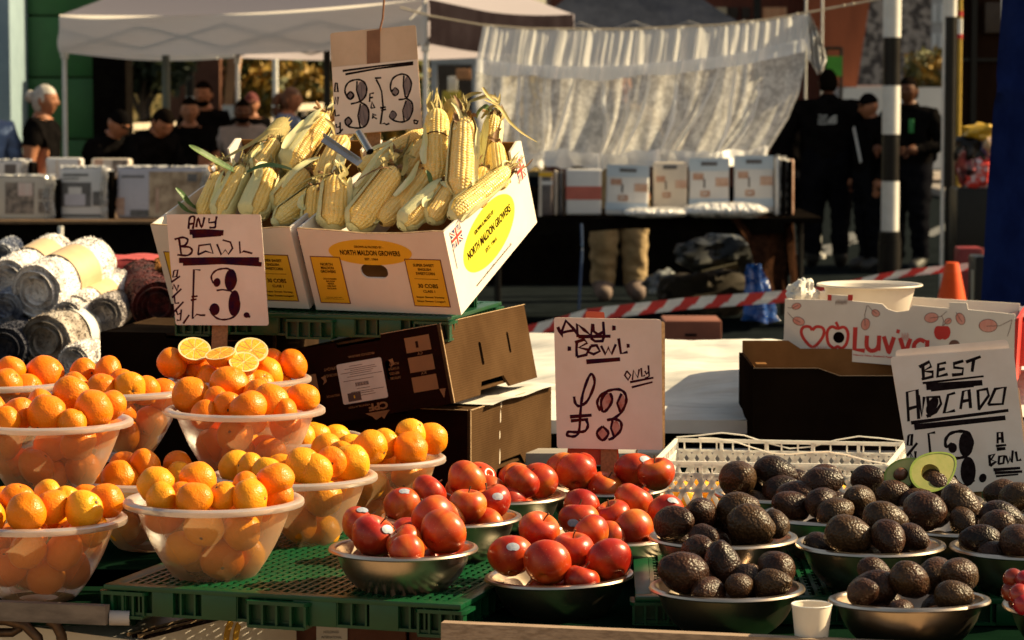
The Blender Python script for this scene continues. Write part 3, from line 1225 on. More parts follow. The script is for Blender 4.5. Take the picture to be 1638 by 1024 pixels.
def rrect(x0, y0, x1, y1, r, n=5):
    out = []
    for cx, cy, a0 in ((x1 - r, y0 + r, -90), (x1 - r, y1 - r, 0), (x0 + r, y1 - r, 90), (x0 + r, y0 + r, 180)):
        for i in range(n + 1):
            a = R(a0 + 90 * i / n)
            out.append((cx + r * math.cos(a), cy + r * math.sin(a)))
    return out


# ------------------------------------------------------------------ hand-written price signs
class Sign:
    """a board standing in the scene; its corners are found once from the photo, the writing lies on its face"""

    def __init__(s, TL, TR, BL, Y, lean=0, yaw=0):
        a = P(TL[0], TL[1], Y + lean)
        b = P(TR[0], TR[1], Y + lean + yaw)
        c = P(BL[0], BL[1], Y)
        s.x = (b - a).normalized()
        s.n = s.x.cross((a - c)).normalized()      # faces the camera
        s.y = s.n.cross(s.x)
        s.o = c
        s.M = frame(c, s.x, s.y, s.n)
        s.Mi = s.M.inverted()

    def loc(s, px, py):
        d = ray(px, py)
        t = (s.o - C0).dot(s.n) / d.dot(s.n)
        q = s.Mi @ (C0 + d * t)
        return (q.x, q.y)


def board(sg, corners, th, name, mats, parent, z=0, r=.006):
    """board with slightly rounded corners from photo corners TL TR BR BL"""
    c = [V(sg.loc(*p)).to_3d() for p in corners]
    out = []
    n = len(c)
    for i in range(n):
        p, a, b = c[i], c[i - 1], c[(i + 1) % n]
        da, db = (a - p).normalized(), (b - p).normalized()
        for k in range(5):
            t = k / 4
            q = p + da * r * (1 - t) ** 2 + db * r * t ** 2
            out.append((q.x, q.y))
    b = MB()
    b.plate([out[::-1]], z - th, z)
    return b.build(name, mats, parent)


def strokes(sg, lst, O, S, width, mats, parent, name='lettering', z=0, mi=0, smooth=True):
    b = MB()
    for st in lst:
        w = width
        m = mi
        if isinstance(st, tuple) and st[0] == 'w':
            w, st = st[1], st[2]
        pts = [sg.loc(O[0] + p[0] / S, O[1] + p[1] / S) for p in st]
        if len(pts) > 3 and smooth:
            pts = catmull(pts, 4)
        k = (S * FPX / (sg.o.y))
        r = w / k / 2 * 1.7
        p3 = [(p[0], p[1], z + .0002) for p in pts]
        rs = [r * (.86 + .14 * math.sin(i * 1.7 + len(p3))) for i in range(len(p3))]
        b.tube(p3, rs, 8, flat=((0, 0, 1), .16), mi=m)
    return b.build(name, mats, parent)


def blobs(sg, lst, O, S, mats, parent, name='filled_loops', z=0, h=.0004):
    b = MB()
    for i, (cx, cy, rx, ry, rot) in enumerate(lst):
        pts = ell(cx, cy, rx, ry, 26, R(rot))
        pts = [sg.loc(O[0] + p[0] / S, O[1] + p[1] / S) for p in pts]
        b.plate([pts[::-1]], z - .0003, z + h + i * .00006)
    return b.build(name, mats, parent)


def stake(sg, p0, p1, wpx, name, m, parent, off=-.014, th=.008):
    a, c = sg.loc(*p0), sg.loc(*p1)
    w = wpx * sg.o.y / FPX
    b = MB()
    b.bar((a[0], a[1], off), (c[0], c[1], off), w, th, up=(0, 0, 1))
    return b.build(name, m, parent)


# sign over the oranges
s1 = Sign((266, 343), (417, 343), (281, 520), 5.865, .01)
e = empty('price_sign', label='price sign reading any bowl only £3 standing behind the orange halves', cat='price sign',
          group='hand-written price signs', M=s1.M)
board(s1, [(266, 343), (417, 343), (430, 521), (281, 520)], .005, 'board', SIGNCARD, e)
O, S = (255, 330), 4.453
strokes(s1, [[(208, 162), (215, 85), (250, 78), (238, 162)], [(212, 128), (246, 122)], [(262, 150), (276, 85), (300, 150), (321, 78)],
             [(355, 85), (352, 118), (402, 112)], [(408, 72), (400, 115), (396, 150), (356, 152)],
             [(108, 236), (165, 222), (202, 238), (186, 275), (150, 287), (214, 292), (233, 322), (200, 350), (128, 346)],
             [(140, 232), (156, 345)], ], O, S, 10, INK_MAROON, e)
strokes(s1, [[(275, 346), (282, 280), (362, 270), (382, 336), (330, 320), (274, 346)],
             [(410, 270), (441, 346), (470, 310), (491, 342), (521, 300), (506, 256), (450, 240)],
             [(570, 250), (576, 336), (600, 320), (662, 336)],
             [(103, 460), (131, 454), (123, 500), (96, 506), (103, 460)], [(84, 542), (147, 498)],
             [(94, 592), (101, 555), (126, 602), (136, 560)], [(90, 652), (157, 588)], [(106, 640), (112, 692), (141, 688)],
             [(104, 752), (172, 680)], [(118, 738), (130, 772), (152, 762)], [(156, 735), (150, 812), (124, 812)], [(170, 836), (212, 774)],
             [(292, 455), (246, 451), (236, 802), (266, 770), (292, 776), (327, 776)], [(229, 646), (272, 640)], [(224, 669), (264, 662)]],
        O, S, 9, INK_MAROON, e, smooth=False)
strokes(s1, [('w', 26, [(215, 185), (330, 178), (456, 190)]), ('w', 20, [(235, 212), (440, 200)]),
             ('w', 26, [(140, 386), (400, 378), (710, 382)]), ('w', 22, [(168, 408), (450, 400), (728, 414)])], O, S, 20, INK_MAROON, e,
        'underline')
strokes(s1, [[(408, 540), (384, 545), (370, 500), (400, 460), (450, 445), (500, 450), (543, 500), (540, 560), (505, 602)],
             [(407, 600), (450, 594), (505, 602)],
             [(505, 602), (558, 650), (570, 720), (540, 780), (480, 806), (420, 802), (378, 770), (358, 730)]], O, S, 9, INK_MAROON, e,
        'figure_outline')
blobs(s1, [(508, 525, 43, 78, 4), (410, 543, 25, 32, 10), (532, 690, 40, 92, 4), (393, 734, 36, 43, 0), (621, 775, 21, 20, 0),
           (640, 786, 8, 9, 0)], O, S, INK_MAROON, e)
stake(s1, (352, 500), (346, 640), 25, 'stake', WOOD_STAKE, e)

# sign in the corn
s2 = Sign((528, 53), (664, 40), (536, 217), 6.12, .01)
e = empty('price_sign', label='price sign reading only 3 for £3 stuck in the sweetcorn', cat='price sign',
          group='hand-written price signs', M=s2.M)
board(s2, [(528, 53), (665, 40), (676, 206), (536, 217)], .005, 'board', SIGNKRAFT, e)
board(s2, [(531, 108), (668, 95), (675, 205), (537, 216)], .0012, 'paper', SIGNCARD, e, z=.0016, r=.002)
board(s2, [(587, 50), (608, 47), (608, 101), (587, 103)], .0009, 'tape', TAPEBROWN, e, z=.0013, r=.001)
O, S = (515, 20), 4.655
B = .0016
strokes(s2, [[(155, 436), (420, 400), (680, 372)], [(175, 461), (420, 417), (680, 385)]], O, S, 11, INK_BLACK, e, 'underline', z=B)
strokes(s2, [[(100, 527), (95, 590), (120, 592), (113, 526), (98, 527)], [(95, 682), (99, 630), (117, 686), (121, 628)],
             [(95, 722), (101, 772), (131, 764)], [(105, 830), (110, 857), (136, 850)], [(135, 818), (137, 900), (109, 902)],
             [(128, 900), (156, 868)],
             [(355, 667), (358, 605), (387, 600)], [(356, 637), (381, 632)], [(365, 712), (372, 665), (393, 710), (364, 712)],
             [(377, 792), (381, 755), (403, 764), (380, 776), (409, 793)],
             [(394, 490), (442, 487)], [(405, 500), (428, 545), (445, 590), (455, 700), (436, 832), (465, 825), (480, 836), (502, 826)],
             [(434, 711), (476, 705)], [(440, 729), (478, 722)], [(685, 800), (716, 810), (706, 829), (688, 826), (685, 800)]],
        O, S, 9, INK_BLACK, e, z=B, smooth=False)
strokes(s2, [[(232, 620), (212, 648), (182, 620), (172, 570), (200, 520), (260, 500), (310, 515), (333, 562), (325, 620), (286, 662), (215, 682)],
             [(286, 668), (335, 700), (350, 760), (336, 830), (290, 860), (220, 856), (185, 840), (172, 808), (197, 782), (221, 812), (197, 842)],
             [(545, 618), (520, 592), (510, 550), (530, 490), (590, 460), (640, 475), (666, 530), (650, 600), (625, 640), (570, 650)],
             [(625, 640), (665, 665), (676, 720), (650, 790), (600, 816), (540, 806), (505, 776), (528, 735), (553, 765), (528, 795)],
             [(262, 512), (258, 580), (284, 660)], [(288, 680), (268, 770), (285, 855)], [(610, 470), (606, 550), (622, 632)],
             [(628, 655), (602, 730), (612, 808)], [(212, 588), (238, 618), (212, 648), (188, 618), (212, 588)],
             [(545, 560), (571, 590), (545, 620), (522, 592), (545, 560)]], O, S, 9, INK_BLACK, e, 'figure_outline', z=B)
blobs(s2, [(294, 585, 33, 72, 0), (311, 766, 36, 82, 0), (212, 617, 22, 28, 0), (197, 812, 22, 27, 0), (637, 547, 26, 72, 0),
           (638, 728, 33, 74, 0), (545, 590, 22, 27, 0), (528, 765, 22, 27, 0)], O, S, INK_GREY, e, z=B, h=.0001)
stake(s2, (604, 52), (594, 300), 22, 'stake', WOOD_STAKE, e)
b = MB()
a = [sg for sg in (s2.loc(607, 50), s2.loc(612, 30), s2.loc(616, -20))]
b.tube([(p[0], p[1], .001) for p in a], .0022, 6)
b.build('string', TAPEBROWN, e)

# sign among the apples
s3 = Sign((886, 508), (1058, 510), (891, 717), 5.52, .01)
e = empty('price_sign', label='price sign reading any bowl only £3 standing among the red apples', cat='price sign',
          group='hand-written price signs', M=s3.M)
board(s3, [(886, 508), (1058, 511), (1060, 720), (891, 717)], .006, 'board', SIGNCARD, e)
board(s3, [(892, 512), (1064, 515), (1064, 719), (897, 716)], .007, 'backing_board', KRAFT_EDGE, e, z=-.007)
board(s3, [(938, 499), (967, 500), (992, 745), (905, 745)], .004, 'red_backing_strip', mat('red_orange_card', (.5, .075, .03), rough=.6), e,
      z=-.016, r=.003)
O, S = (870, 495), 4.267
strokes(s3, [[(95, 120), (108, 150), (130, 186), (122, 150), (150, 78), (200, 130), (246, 190)], [(112, 162), (160, 150), (216, 142)],
             [(230, 190), (226, 100), (275, 140), (322, 176), (331, 98)],
             [(336, 100), (340, 150), (370, 172), (404, 155)], [(405, 84), (411, 180), (400, 216), (350, 218), (320, 196)],
             [(225, 322), (222, 270), (226, 214)], [(212, 226), (275, 205), (296, 230), (240, 260), (302, 275), (291, 310), (224, 325)],
             [(322, 250), (300, 290), (340, 306), (382, 285), (360, 245), (320, 250)],
             [(390, 248), (420, 306), (440, 260), (462, 306), (491, 238)], [(510, 198), (526, 301), (572, 291)]], O, S, 14, INK_MAROON, e,
        smooth=False)
strokes(s3, [[(566, 420), (552, 450), (575, 482), (592, 450), (566, 420)], [(604, 482), (612, 415), (640, 466), (651, 408)],
             [(664, 400), (669, 458), (690, 450)], [(690, 420), (700, 442), (714, 428)], [(713, 382), (719, 456), (690, 472)]],
        O, S, 9, INK_MAROON, e, smooth=False)
strokes(s3, [('w', 16, [(235, 186), (455, 183)]), ('w', 20, [(290, 358), (520, 340)]), ('w', 10, [(588, 497), (748, 466)]),
             ('w', 9, [(600, 532), (742, 496)]), ('w', 22, [(466, 127), (490, 127)]), ('w', 20, [(162, 268), (186, 268)]),
             ('w', 18, [(565, 249), (586, 248)])], O, S, 12, INK_MAROON, e, 'underline')
strokes(s3, [[(206, 595), (215, 640), (245, 660), (300, 620), (345, 510), (333, 446), (306, 462), (265, 580), (250, 700), (240, 828),
              (210, 866), (160, 860), (168, 836), (222, 838), (280, 830), (301, 790), (286, 750)],
             [(385, 692), (364, 640), (385, 590), (440, 556), (510, 546), (552, 572), (562, 630), (530, 700), (480, 742), (430, 756)],
             [(430, 565), (392, 620), (400, 695), (435, 680), (466, 620), (452, 570)],
             [(470, 745), (522, 765), (526, 820), (480, 872), (440, 890)], [(400, 798), (361, 845), (400, 894), (441, 845), (400, 798)],
             [(530, 575), (500, 640), (522, 700)], [(470, 750), (458, 810), (478, 866)]],
        O, S, 13, INK_MAROON, e, 'figure_outline')
strokes(s3, [('w', 16, [(178, 733), (326, 722)]), ('w', 14, [(184, 761), (302, 750)])], O, S, 14, INK_MAROON, e, 'crossbar')
blobs(s3, [(428, 628, 30, 58, 12), (528, 636, 24, 56, 6), (400, 845, 34, 42, 0), (490, 812, 28, 50, 0)], O, S,
      mat('rubbed_red_ink', (.36, .10, .07), (.5, .25, .2), scale=60, rough=.6), e, h=.0001)
stake(s3, (975, 520), (974, 775), 26, 'stake', WOOD_STAKE, e, off=-.011, th=.008)

# avocado sign
s4 = Sign((1424, 571), (1620, 557), (1461, 790), 5.36, .09, -.015)
e = empty('price_sign', label='price sign reading best avocado only £3 a bowl, tilted behind the avocados', cat='price sign',
          group='hand-written price signs', M=s4.M)
board(s4, [(1424, 571), (1621, 557), (1646, 782), (1461, 792)], .005, 'board', SIGNCARD, e, r=.008)
board(s4, [(1432, 558), (1613, 541), (1645, 780), (1466, 790)], .004, 'backing_board', SIGNCARD, e, z=-.009, r=.01)
board(s4, [(1600, 620), (1631, 616), (1652, 780), (1610, 782)], .004, 'side_board', SIGNKRAFT, e, z=-.016)
O, S = (1410, 530), 3.794
strokes(s4, [[(230, 217), (290, 185), (301, 215), (255, 242), (311, 246), (311, 275), (244, 292)], [(250, 198), (256, 292)],
             [(392, 190), (345, 200), (340, 276), (402, 260)], [(342, 236), (386, 226)],
             [(497, 180), (440, 196), (440, 220), (496, 226), (491, 260), (428, 266)], [(513, 187), (602, 154)], [(560, 170), (550, 246)],
             [(165, 547), (155, 370), (216, 355), (226, 532)], [(165, 471), (216, 456)], [(224, 388), (246, 516), (259, 398)],
             [(292, 522), (280, 400), (352, 398), (362, 440), (330, 490), (274, 517)],
             [(447, 374), (405, 386), (380, 496), (446, 481)], [(480, 472), (496, 365), (531, 355), (541, 467)], [(485, 427), (541, 416)],
             [(592, 477), (585, 360), (641, 350), (651, 390), (590, 477)], [(648, 446), (691, 350), (752, 340), (736, 441), (648, 446)]],
        O, S, 13, INK_BLACK, e, smooth=False)
blobs(s4, [(308, 452, 30, 58, 28)], O, S, INK_BLACK, e, 'blotted_letter')
strokes(s4, [[(165, 632), (186, 625), (181, 692), (158, 692), (165, 632)], [(154, 757), (217, 678)], [(180, 792), (178, 740), (206, 790), (206, 728)],
             [(326, 614), (285, 621), (300, 772)], [(705, 682), (705, 615), (731, 614), (736, 677)], [(705, 652), (731, 649)],
             [(659, 817), (655, 755), (686, 745), (665, 781), (696, 790), (659, 817)], [(710, 806), (715, 760), (746, 755), (740, 801), (709, 806)],
             [(755, 755), (770, 801), (781, 765), (791, 796), (797, 723)], [(815, 730), (825, 786), (848, 778)]], O, S, 11, INK_BLACK, e,
        smooth=False)
strokes(s4, [('w', 9, [(250, 315), (620, 273)]), ('w', 26, [(272, 337), (612, 312)]), ('w', 14, [(300, 355), (560, 330)]),
             ('w', 14, [(180, 556), (770, 480)]), ('w', 22, [(200, 582), (752, 525)]), ('w', 10, [(695, 696), (757, 690)]),
             ('w', 14, [(700, 716), (752, 711)]), ('w', 12, [(680, 841), (842, 830)]), ('w', 12, [(688, 860), (854, 851)]),
             ('w', 8, [(695, 880), (830, 868)])], O, S, 14, INK_BLACK, e, 'underline')
strokes(s4, [[(430, 680), (395, 702), (389, 660), (420, 620), (480, 607), (530, 620), (552, 680), (530, 742), (490, 766), (428, 772)],
             [(438, 878), (470, 922), (510, 936), (562, 900)]], O, S, 13, INK_BLACK, e, 'figure_outline')
blobs(s4, [(512, 685, 42, 78, 2), (432, 708, 26, 30, 0), (526, 850, 46, 88, 0), (615, 891, 22, 27, 15)], O, S, INK_BLACK, e)
stake(s4, (1545, 600), (1560, 830), 28, 'stake', WOOD_STAKE, e, off=-.022)

# ------------------------------------------------------------------ cardboard boxes


def yawed(o, yaw, tilt=0, roll=0):
    """box frame: x to the right along the front, y into depth, z up; yaw turns the depth axis to the right"""
    return Matrix.Translation(V(o)) @ Matrix.Rotation(-yaw, 4, 'Z') @ Matrix.Rotation(tilt, 4, 'X') @ Matrix.Rotation(-roll, 4, 'Y')


XZ = Matrix(((1, 0, 0, 0), (0, 0, -1, 0), (0, 1, 0, 0), (0, 0, 0, 1)))      # plane x,y -> x,z facing -y


def YZ(w):           # plane x,y -> y,z facing +x at x=w
    return Matrix(((0, 0, 1, w), (1, 0, 0, 0), (0, 1, 0, 0), (0, 0, 0, 1)))


def flag(b, x0, y0, w, h, M, z=.0008, base=0):
    """small union flag: material slots base..base+2 = navy, white, red"""
    b.plate([[(x0, y0), (x0 + w, y0), (x0 + w, y0 + h), (x0, y0 + h)]], 0, z, M, base)
    cx, cy = x0 + w / 2, y0 + h / 2

    def band(p, q, t, zz, mi):
        d = (V(q) - V(p)).normalized()
        n_ = V((-d.y, d.x)) * t / 2
        pts = [V(p) + n_, V(p) - n_, V(q) - n_, V(q) + n_]
        b.plate([[(k.x, k.y) for k in pts]], z * .5, zz, M, mi)
    for i, (p, q) in enumerate((((x0, y0), (x0 + w, y0 + h)), ((x0, y0 + h), (x0 + w, y0)))):
        band(p, q, h * .2, z + .0002 + i * .00004, base + 1)
        band(p, q, h * .07, z + .0004 + i * .00004, base + 2)
    for i, (p, q) in enumerate((((cx, y0), (cx, y0 + h)), ((x0, cy), (x0 + w, cy)))):
        band(p, q, h * .3, z + .0006 + i * .00004, base + 1)
        band(p, q, h * .17, z + .0008 + i * .00004, base + 2)


NAVY = mat('navy_print', (.02, .03, .12), rough=.6)
WHITEPRINT = mat('white_print', (.72, .68, .62), rough=.6)
TH = .005


def corn_box(FBR, W, L, H, yaw, tilt, label):
    M = yawed(FBR, yaw, tilt)
    e = empty('corn_box', label=label, cat='cardboard box', group='printed sweetcorn boxes', M=M)
    # origin = front bottom right corner; x runs from -W to 0
    hc, hw, hh = (-W * .53, H * .50), .032, .016
    top = [(-W, H), (-W * .78, H * .985), (-W * .55, H * .955), (-W * .3, H * .965), (-W * .08, H), (0, H)]
    b = MB()
    hole = rrect(hc[0] - hw, hc[1] - hh, hc[0] + hw, hc[1] + hh, hh * .95, 6)
    b.plate([[(-W, 0), (0, 0)] + top[::-1], hole], -TH, 0, XZ)
    f = b.build('front_panel', [WHITECARD], e)
    b = MB()
    # side with the raised rear corner
    sp = [(TH, 0), (L, 0), (L, H * 1.02), (L * .96, H * 1.06), (L * .86, H * 1.03), (L * .85, H * .80), (L * .5, H * .90), (TH, H * 1.0)]
    b.plate([sp], -TH, 0, YZ(0))
    b.build('side_panel', [WHITECARD], e)
    b = MB()
    b.plate([sp], 0, TH, YZ(-W))
    b.build('side_panel', [WHITECARD], e)
    b = MB()
    b.box((-W / 2, L - TH / 2 + .003, H * .5), (W - 2 * TH - .001, TH, H * 1.0))
    b.box((-W / 2, L / 2, TH / 2 + .0015), (W - 2 * TH - .001, L - 2 * TH, TH))
    # brown liner seen inside
    b.box((-TH * 1.5 - .001, L * .5, H * .38), (TH * .6, L * .9, H * .7))
    b.box((-TH * 2.2, L * .93, H * .6), (.012, L * .1, H * .78))
    b.build('inside_panel', [KRAFT_IN], e)
    b = MB()
    for x0, y0, x1, y1 in ((top[i][0], top[i][1], top[i + 1][0], top[i + 1][1]) for i in range(5)):
        b.bar((x0, TH / 2, y0 + .0005), (x1, TH / 2, y1 + .0005), TH * .9, .0014)
    b.build('cut_edge', [KRAFT_EDGE], e)
    # printing on the front
    z = .0006
    b = MB()
    ov = ell(-W * .53, H * .735, W * .285, H * .155, 40)
    b.plate([ov], 0, z, XZ, 0)
    pnl = [(-W * .95, H * .10, -W * .75, H * .66), (-W * .30, H * .10, -W * .065, H * .66)]
    for x0, y0, x1, y1 in pnl:
        b.plate([[(x0, y0), (x1, y0), (x1, y1), (x0, y1)]], 0, z, XZ, 0)
        fr = .0018
        b.plate([[(x0 - fr, y0 - fr), (x1 + fr, y0 - fr), (x1 + fr, y1 + fr), (x0 - fr, y1 + fr)],
                 [(x0, y0), (x1, y0), (x1, y1), (x0, y1)]], 0, z + .0003, XZ, 1)
    b.build('label_patch', [YELLOW, INK_RED], e)
    b = MB()
    z = .0011

    def T(s, cx, cy, w, h, M_=XZ, bold=.03):
        put_text(b, s, cx - w / 2, cy - h / 2, w, h, M_, z, bold)
    c = -W * .53
    T('GROWN & PACKED BY -', c, H * .80, W * .2, H * .028)
    T('NORTH MALDON GROWERS', c, H * .728, W * .41, H * .062, bold=.028)
    T('EST. 1964', c, H * .652, W * .09, H * .03)
    c = (pnl[0][0] + pnl[0][2]) / 2
    for s_, y, w in (('NORTH', .575, .085), ('MALDON', .53, .09), ('GROWERS', .485, .105)):
        T(s_, c, H * y, W * w, H * .034, bold=.028)
    for s_, y, w in (('GOLDHANGER', .395, .095), ('MALDON', .365, .06), ('ESSEX', .335, .045), ('CM9 8AP', .305, .065), ('ENGLAND', .275, .065)):
        T(s_, c, H * y, W * w, H * .02)
    T('Tel: 01621 788 3 18051', c, H * .165, W * .11, H * .012, bold=.01)
    T('info@northmaldongrowers.co.uk', c, H * .145, W * .13, H * .012, bold=.01)
    c = (pnl[1][0] + pnl[1][2]) / 2
    for s_, y, w, h in (('SUPER SWEET', .595, .14, .034), ('ENGLISH', .545, .088, .032), ('SWEETCORN', .495, .128, .034),
                        ('30 COBS', .345, .135, .05), ('CLASS 1', .278, .08, .032), ('Super Sweet Variety', .205, .19, .03),
                        ('Stays Sweet Longer!', .155, .19, .03)):
        T(s_, c, H * y, W * w, H * h, bold=.025)
    b.box((c, -z, H * .43), (W * .16, .0004, .0007))
    # printing on the right side
    Ms = YZ(0)
    put_text(b, 'GROWN & PACKED BY -', L * .30, H * .62, L * .26, H * .05, Ms, z, .03)
    put_text(b, 'NORTH MALDON GROWERS', L * .185, H * .44, L * .55, H * .10, Ms, z, .03)
    put_text(b, 'EST. 1964', L * .38, H * .315, L * .14, H * .05, Ms, z, .03)
    put_text(b, 'www.northmaldongrowers.co.uk', L * .21, H * .085, L * .46, H * .04, Ms, z, .02)
    b.build('lettering', [INK_TEXT], e)
    b = MB()
    b.plate([ell(L * .46, H * .475, L * .325, H * .315, 48)], 0, .0006, Ms, 0)
    b.build('label_patch', [mat('sunlit_yellow_print', (.80, .72, .012), rough=.6)], e)  # same yellow print, sunlight put into its colour on this side
    b = MB()
    flag(b, L * .055, H * .72, L * .12, H * .2, Ms)
    b.tube([tuple(Ms @ V((L * .055, H * .73, .001))), tuple(Ms @ V((L * .055, H * .5, .001)))], .0006, 5, mi=0)
    b.build('flag_print', [NAVY, WHITEPRINT, RED], e)
    b = MB()
    flag(b, L * .885, H * .62, L * .09, H * .25, Ms)
    b.build('flag_print', [NAVY, WHITEPRINT, RED], e)
    return M


CY, CT = R(25), R(25)
FBR1 = P(738, 504, 5.85)
CBW, CBL, CBH = .345, .42, .195
M1 = corn_box(FBR1, CBW, CBL, CBH, CY, CT, 'white printed sweetcorn box on the right, its side in full sun')
wv = V((-math.cos(CY), math.sin(CY), 0))
M2 = corn_box(FBR1 + wv * .362 + V((0, 0, .001)), CBW, CBL, CBH, CY, CT, 'white printed sweetcorn box on the left behind the any bowl sign')


# green slatted pallet -------------------------------------------------
def pallet(o, W, D, T, yaw, label, slope=0, back=False):
    """origin = front right top corner; x from -W to 0, y from 0 to D, z from -T to 0"""
    M = yawed(o, yaw, slope)
    e = empty('green_pallet', label=label, cat='pallet', group='green plastic slatted pallets', M=M)
    b = MB()
    n = int(D / .075)
    for i in range(n):
        y = .03 + (D - .06) * i / (n - 1)
        b.box((-W / 2, y, -.0055), (W - .05, .006, .008))
    m = int(W / .0175)
    for i in range(m):
        x = -W + .03 + (W - .06) * i / (m - 1)
        b.box((x, D / 2, -.0035), (.0068, D - .05, .007))
        for k in range(int(D / .028)):
            b.box((x + .006, .04 + .028 * k + (.014 if i % 2 else 0), -.0032), (.0055, .010, .0044))
    b.build('deck_slats', GREEN, e)
    b = MB()
    # rim round the deck and skirt with recesses and ribs
    for y0, sy in ((0, 1), (D, -1)):
        b.box((-W / 2, y0 + sy * .013, -.004), (W, .026, .0085), bev=.0015)
        b.box((-W / 2, y0 + sy * .022, -T * .55), (W - .02, .004, T * .85))
    for x0, sx in ((0, -1), (-W, 1)):
        b.box((x0 + sx * .013, D / 2, -.0043), (.026, D - .053, .0085), bev=.0015)
        b.box((x0 + sx * .022, D / 2, -T * .55), (.004, D - .05, T * .84))
    b.build('rim', GREEN, e)
    b = MB()
    for y0, sy in ((0, 1), (D, -1)):
        segs = [(.17, .25), (.34, .46), (.62, .72), (.80, .86)] if W > .5 else [(.2, .4), (.6, .8)]
        for a, c in segs:
            b.box((-W * (a + c) / 2, y0 + sy * .0105, -T * .55), (W * (c - a), .018, T * .86), bev=.002)
        for k in range(25):
            x = -W * (.02 + .96 * k / 24)
            b.box((x, y0 + sy * .012, -T * .52), (.0032, .017, T * .8))
        b.box((-W / 2, y0 + sy * .011, -T + .003), (W * .96, .016, .005))
    for x0, sx in ((0, -1), (-W, 1)):
        for k in range(19):
            y = D * (.05 + .9 * k / 18)
            b.box((x0 + sx * .0122, y, -T * .53), (.017, .0032, T * .8))
        b.box((x0 + sx * .0112, D / 2, -T + .0032), (.016, D * .9, .005))
    b.build('skirt', GREEN, e)
    for x, y in ((-.035, .03), (-W + .035, .03), (-.035, D - .03), (-W + .035, D - .03), (-W / 2, .02)):
        q = MB()
        w = .10 if x == -W / 2 else .075
        q.plate([[(x - w / 2, y - .034), (x + w / 2, y - .034), (x + w / 2 + .006, y - .026), (x + w / 2 + .006, y + .02), (x - w / 2 - .006, y + .02),
                  (x - w / 2 - .006, y - .026)]], -T * .32, -T * .2)
        for k in range(5):
            q.box((x - w / 2 + w * k / 4, y - .022, -T * .68), (.004, .018, T * .72))
        q.box((x, y - .013, -T * .66), (w, .004, T * .76))
        q.plate([[(x - w / 2, y - .034), (x + w / 2, y - .034), (x + w / 2, y + .01), (x - w / 2, y + .01)]], -T * 1.1, -T * 1.0)
        q.build('corner_block', GREEN, e)
    if back:
        q = MB()
        q.box((-W / 2, D * .62, .042), (W * .96, .006, .084))
        for k in range(14):
            q.box((-W * (.03 + .94 * k / 13), D * .62 - .005, .042), (.006, .008, .084))
        q.box((-W / 2, D * .62 - .004, .083), (W * .97, .016, .007))
        q.build('upright_panel', GREEN, e)
    return e


pc = G(737, 968, .78)
pallet(pc, .63, .78, .05, R(17.5), 'long green plastic pallet under the orange and apple bowls at the front')
pallet((.98, 4.50, .782), .78, .80, .045, R(2), 'green plastic pallet beneath the second row of avocado bowls')
pallet(P(716, 508, 5.85), .60, .46, .046, R(14), 'green plastic pallet under the two tilted sweetcorn boxes', back=True)


# plain brown cartons -----------------------------------------------------
def carton(o, W, D, H, yaw, roll, label, front, side, cut=True, slots=False, name='brown_carton', tilt=0, inside=True, lid=True, group=None):
    """origin front bottom right corner"""
    M = yawed(o, yaw, tilt, roll)
    e = empty(name, label=label, cat='cardboard box', group=group, M=M)
    t = .006
    nx, nd = .14 * W, .016
    b = MB()
    fo = [(-W, 0), (-t, 0), (-t, H), (-W * .35, H), (-W * .36, H - .012), (-W * .62, H - .012), (-W * .63, H), (-W, H)]
    slot = rrect(-W * .36, H * .42, -W * .33, H * .66, .006)
    b.plate([fo, slot] if slots else [fo], -t, 0, XZ)
    b.build('front_panel', front, e)
    b = MB()
    sd = [(0, 0)]
    if cut:
        sd += [(D * .30, 0), (D * .34, H * .16), (D * .60, H * .16), (D * .66, 0)]
    sd += [(D, 0), (D, H), (0, H)]
    hs = [rrect(D * .38, H * .36, D * .41, H * .66, .005), rrect(D * .72, H * .42, D * .745, H * .70, .005)] if slots else []
    b.plate([sd] + hs, -t, 0, YZ(0))
    b.build('side_panel', side, e)
    b = MB()
    b.plate([[(t, 0), (D, 0), (D, H), (t, H)]], 0, t, YZ(-W))
    b.build('side_panel', side, e)
    b = MB()
    b.box((-W / 2, D - t / 2, H / 2), (W - 2 * t - .001, t, H - .002))
    b.box((-W / 2, D / 2, .012), (W - 2 * t - .001, D - 2 * t - .001, t))
    if lid:
        b.box((-W / 2, D / 2 + t / 2, H - .004), (W - 2 * t - .001, D - 2 * t - .004, .005))
    b.build('top_panel', KRAFT_IN if not lid else side, e)
    b = MB()
    b.bar((-.001, .004, 0), (-.001, .004, H), .0035, .0035)
    b.bar((0, .006, H + .0007), (0, D, H + .0007), .0045, .0014)
    b.bar((-.006, 0, H + .0007), (-W * .35, 0, H + .0007), .0045, .0014)
    b.build('cut_edge', KRAFT_EDGE, e)
    return e, M


LY = R(18.6)
Lo = P(752, 776, 5.9)
eL, ML = carton(Lo, .40, .56, .158, LY, 0, 'plain brown box with dark front, lowest of the pair at the centre', DARKCARD, KRAFT, True)
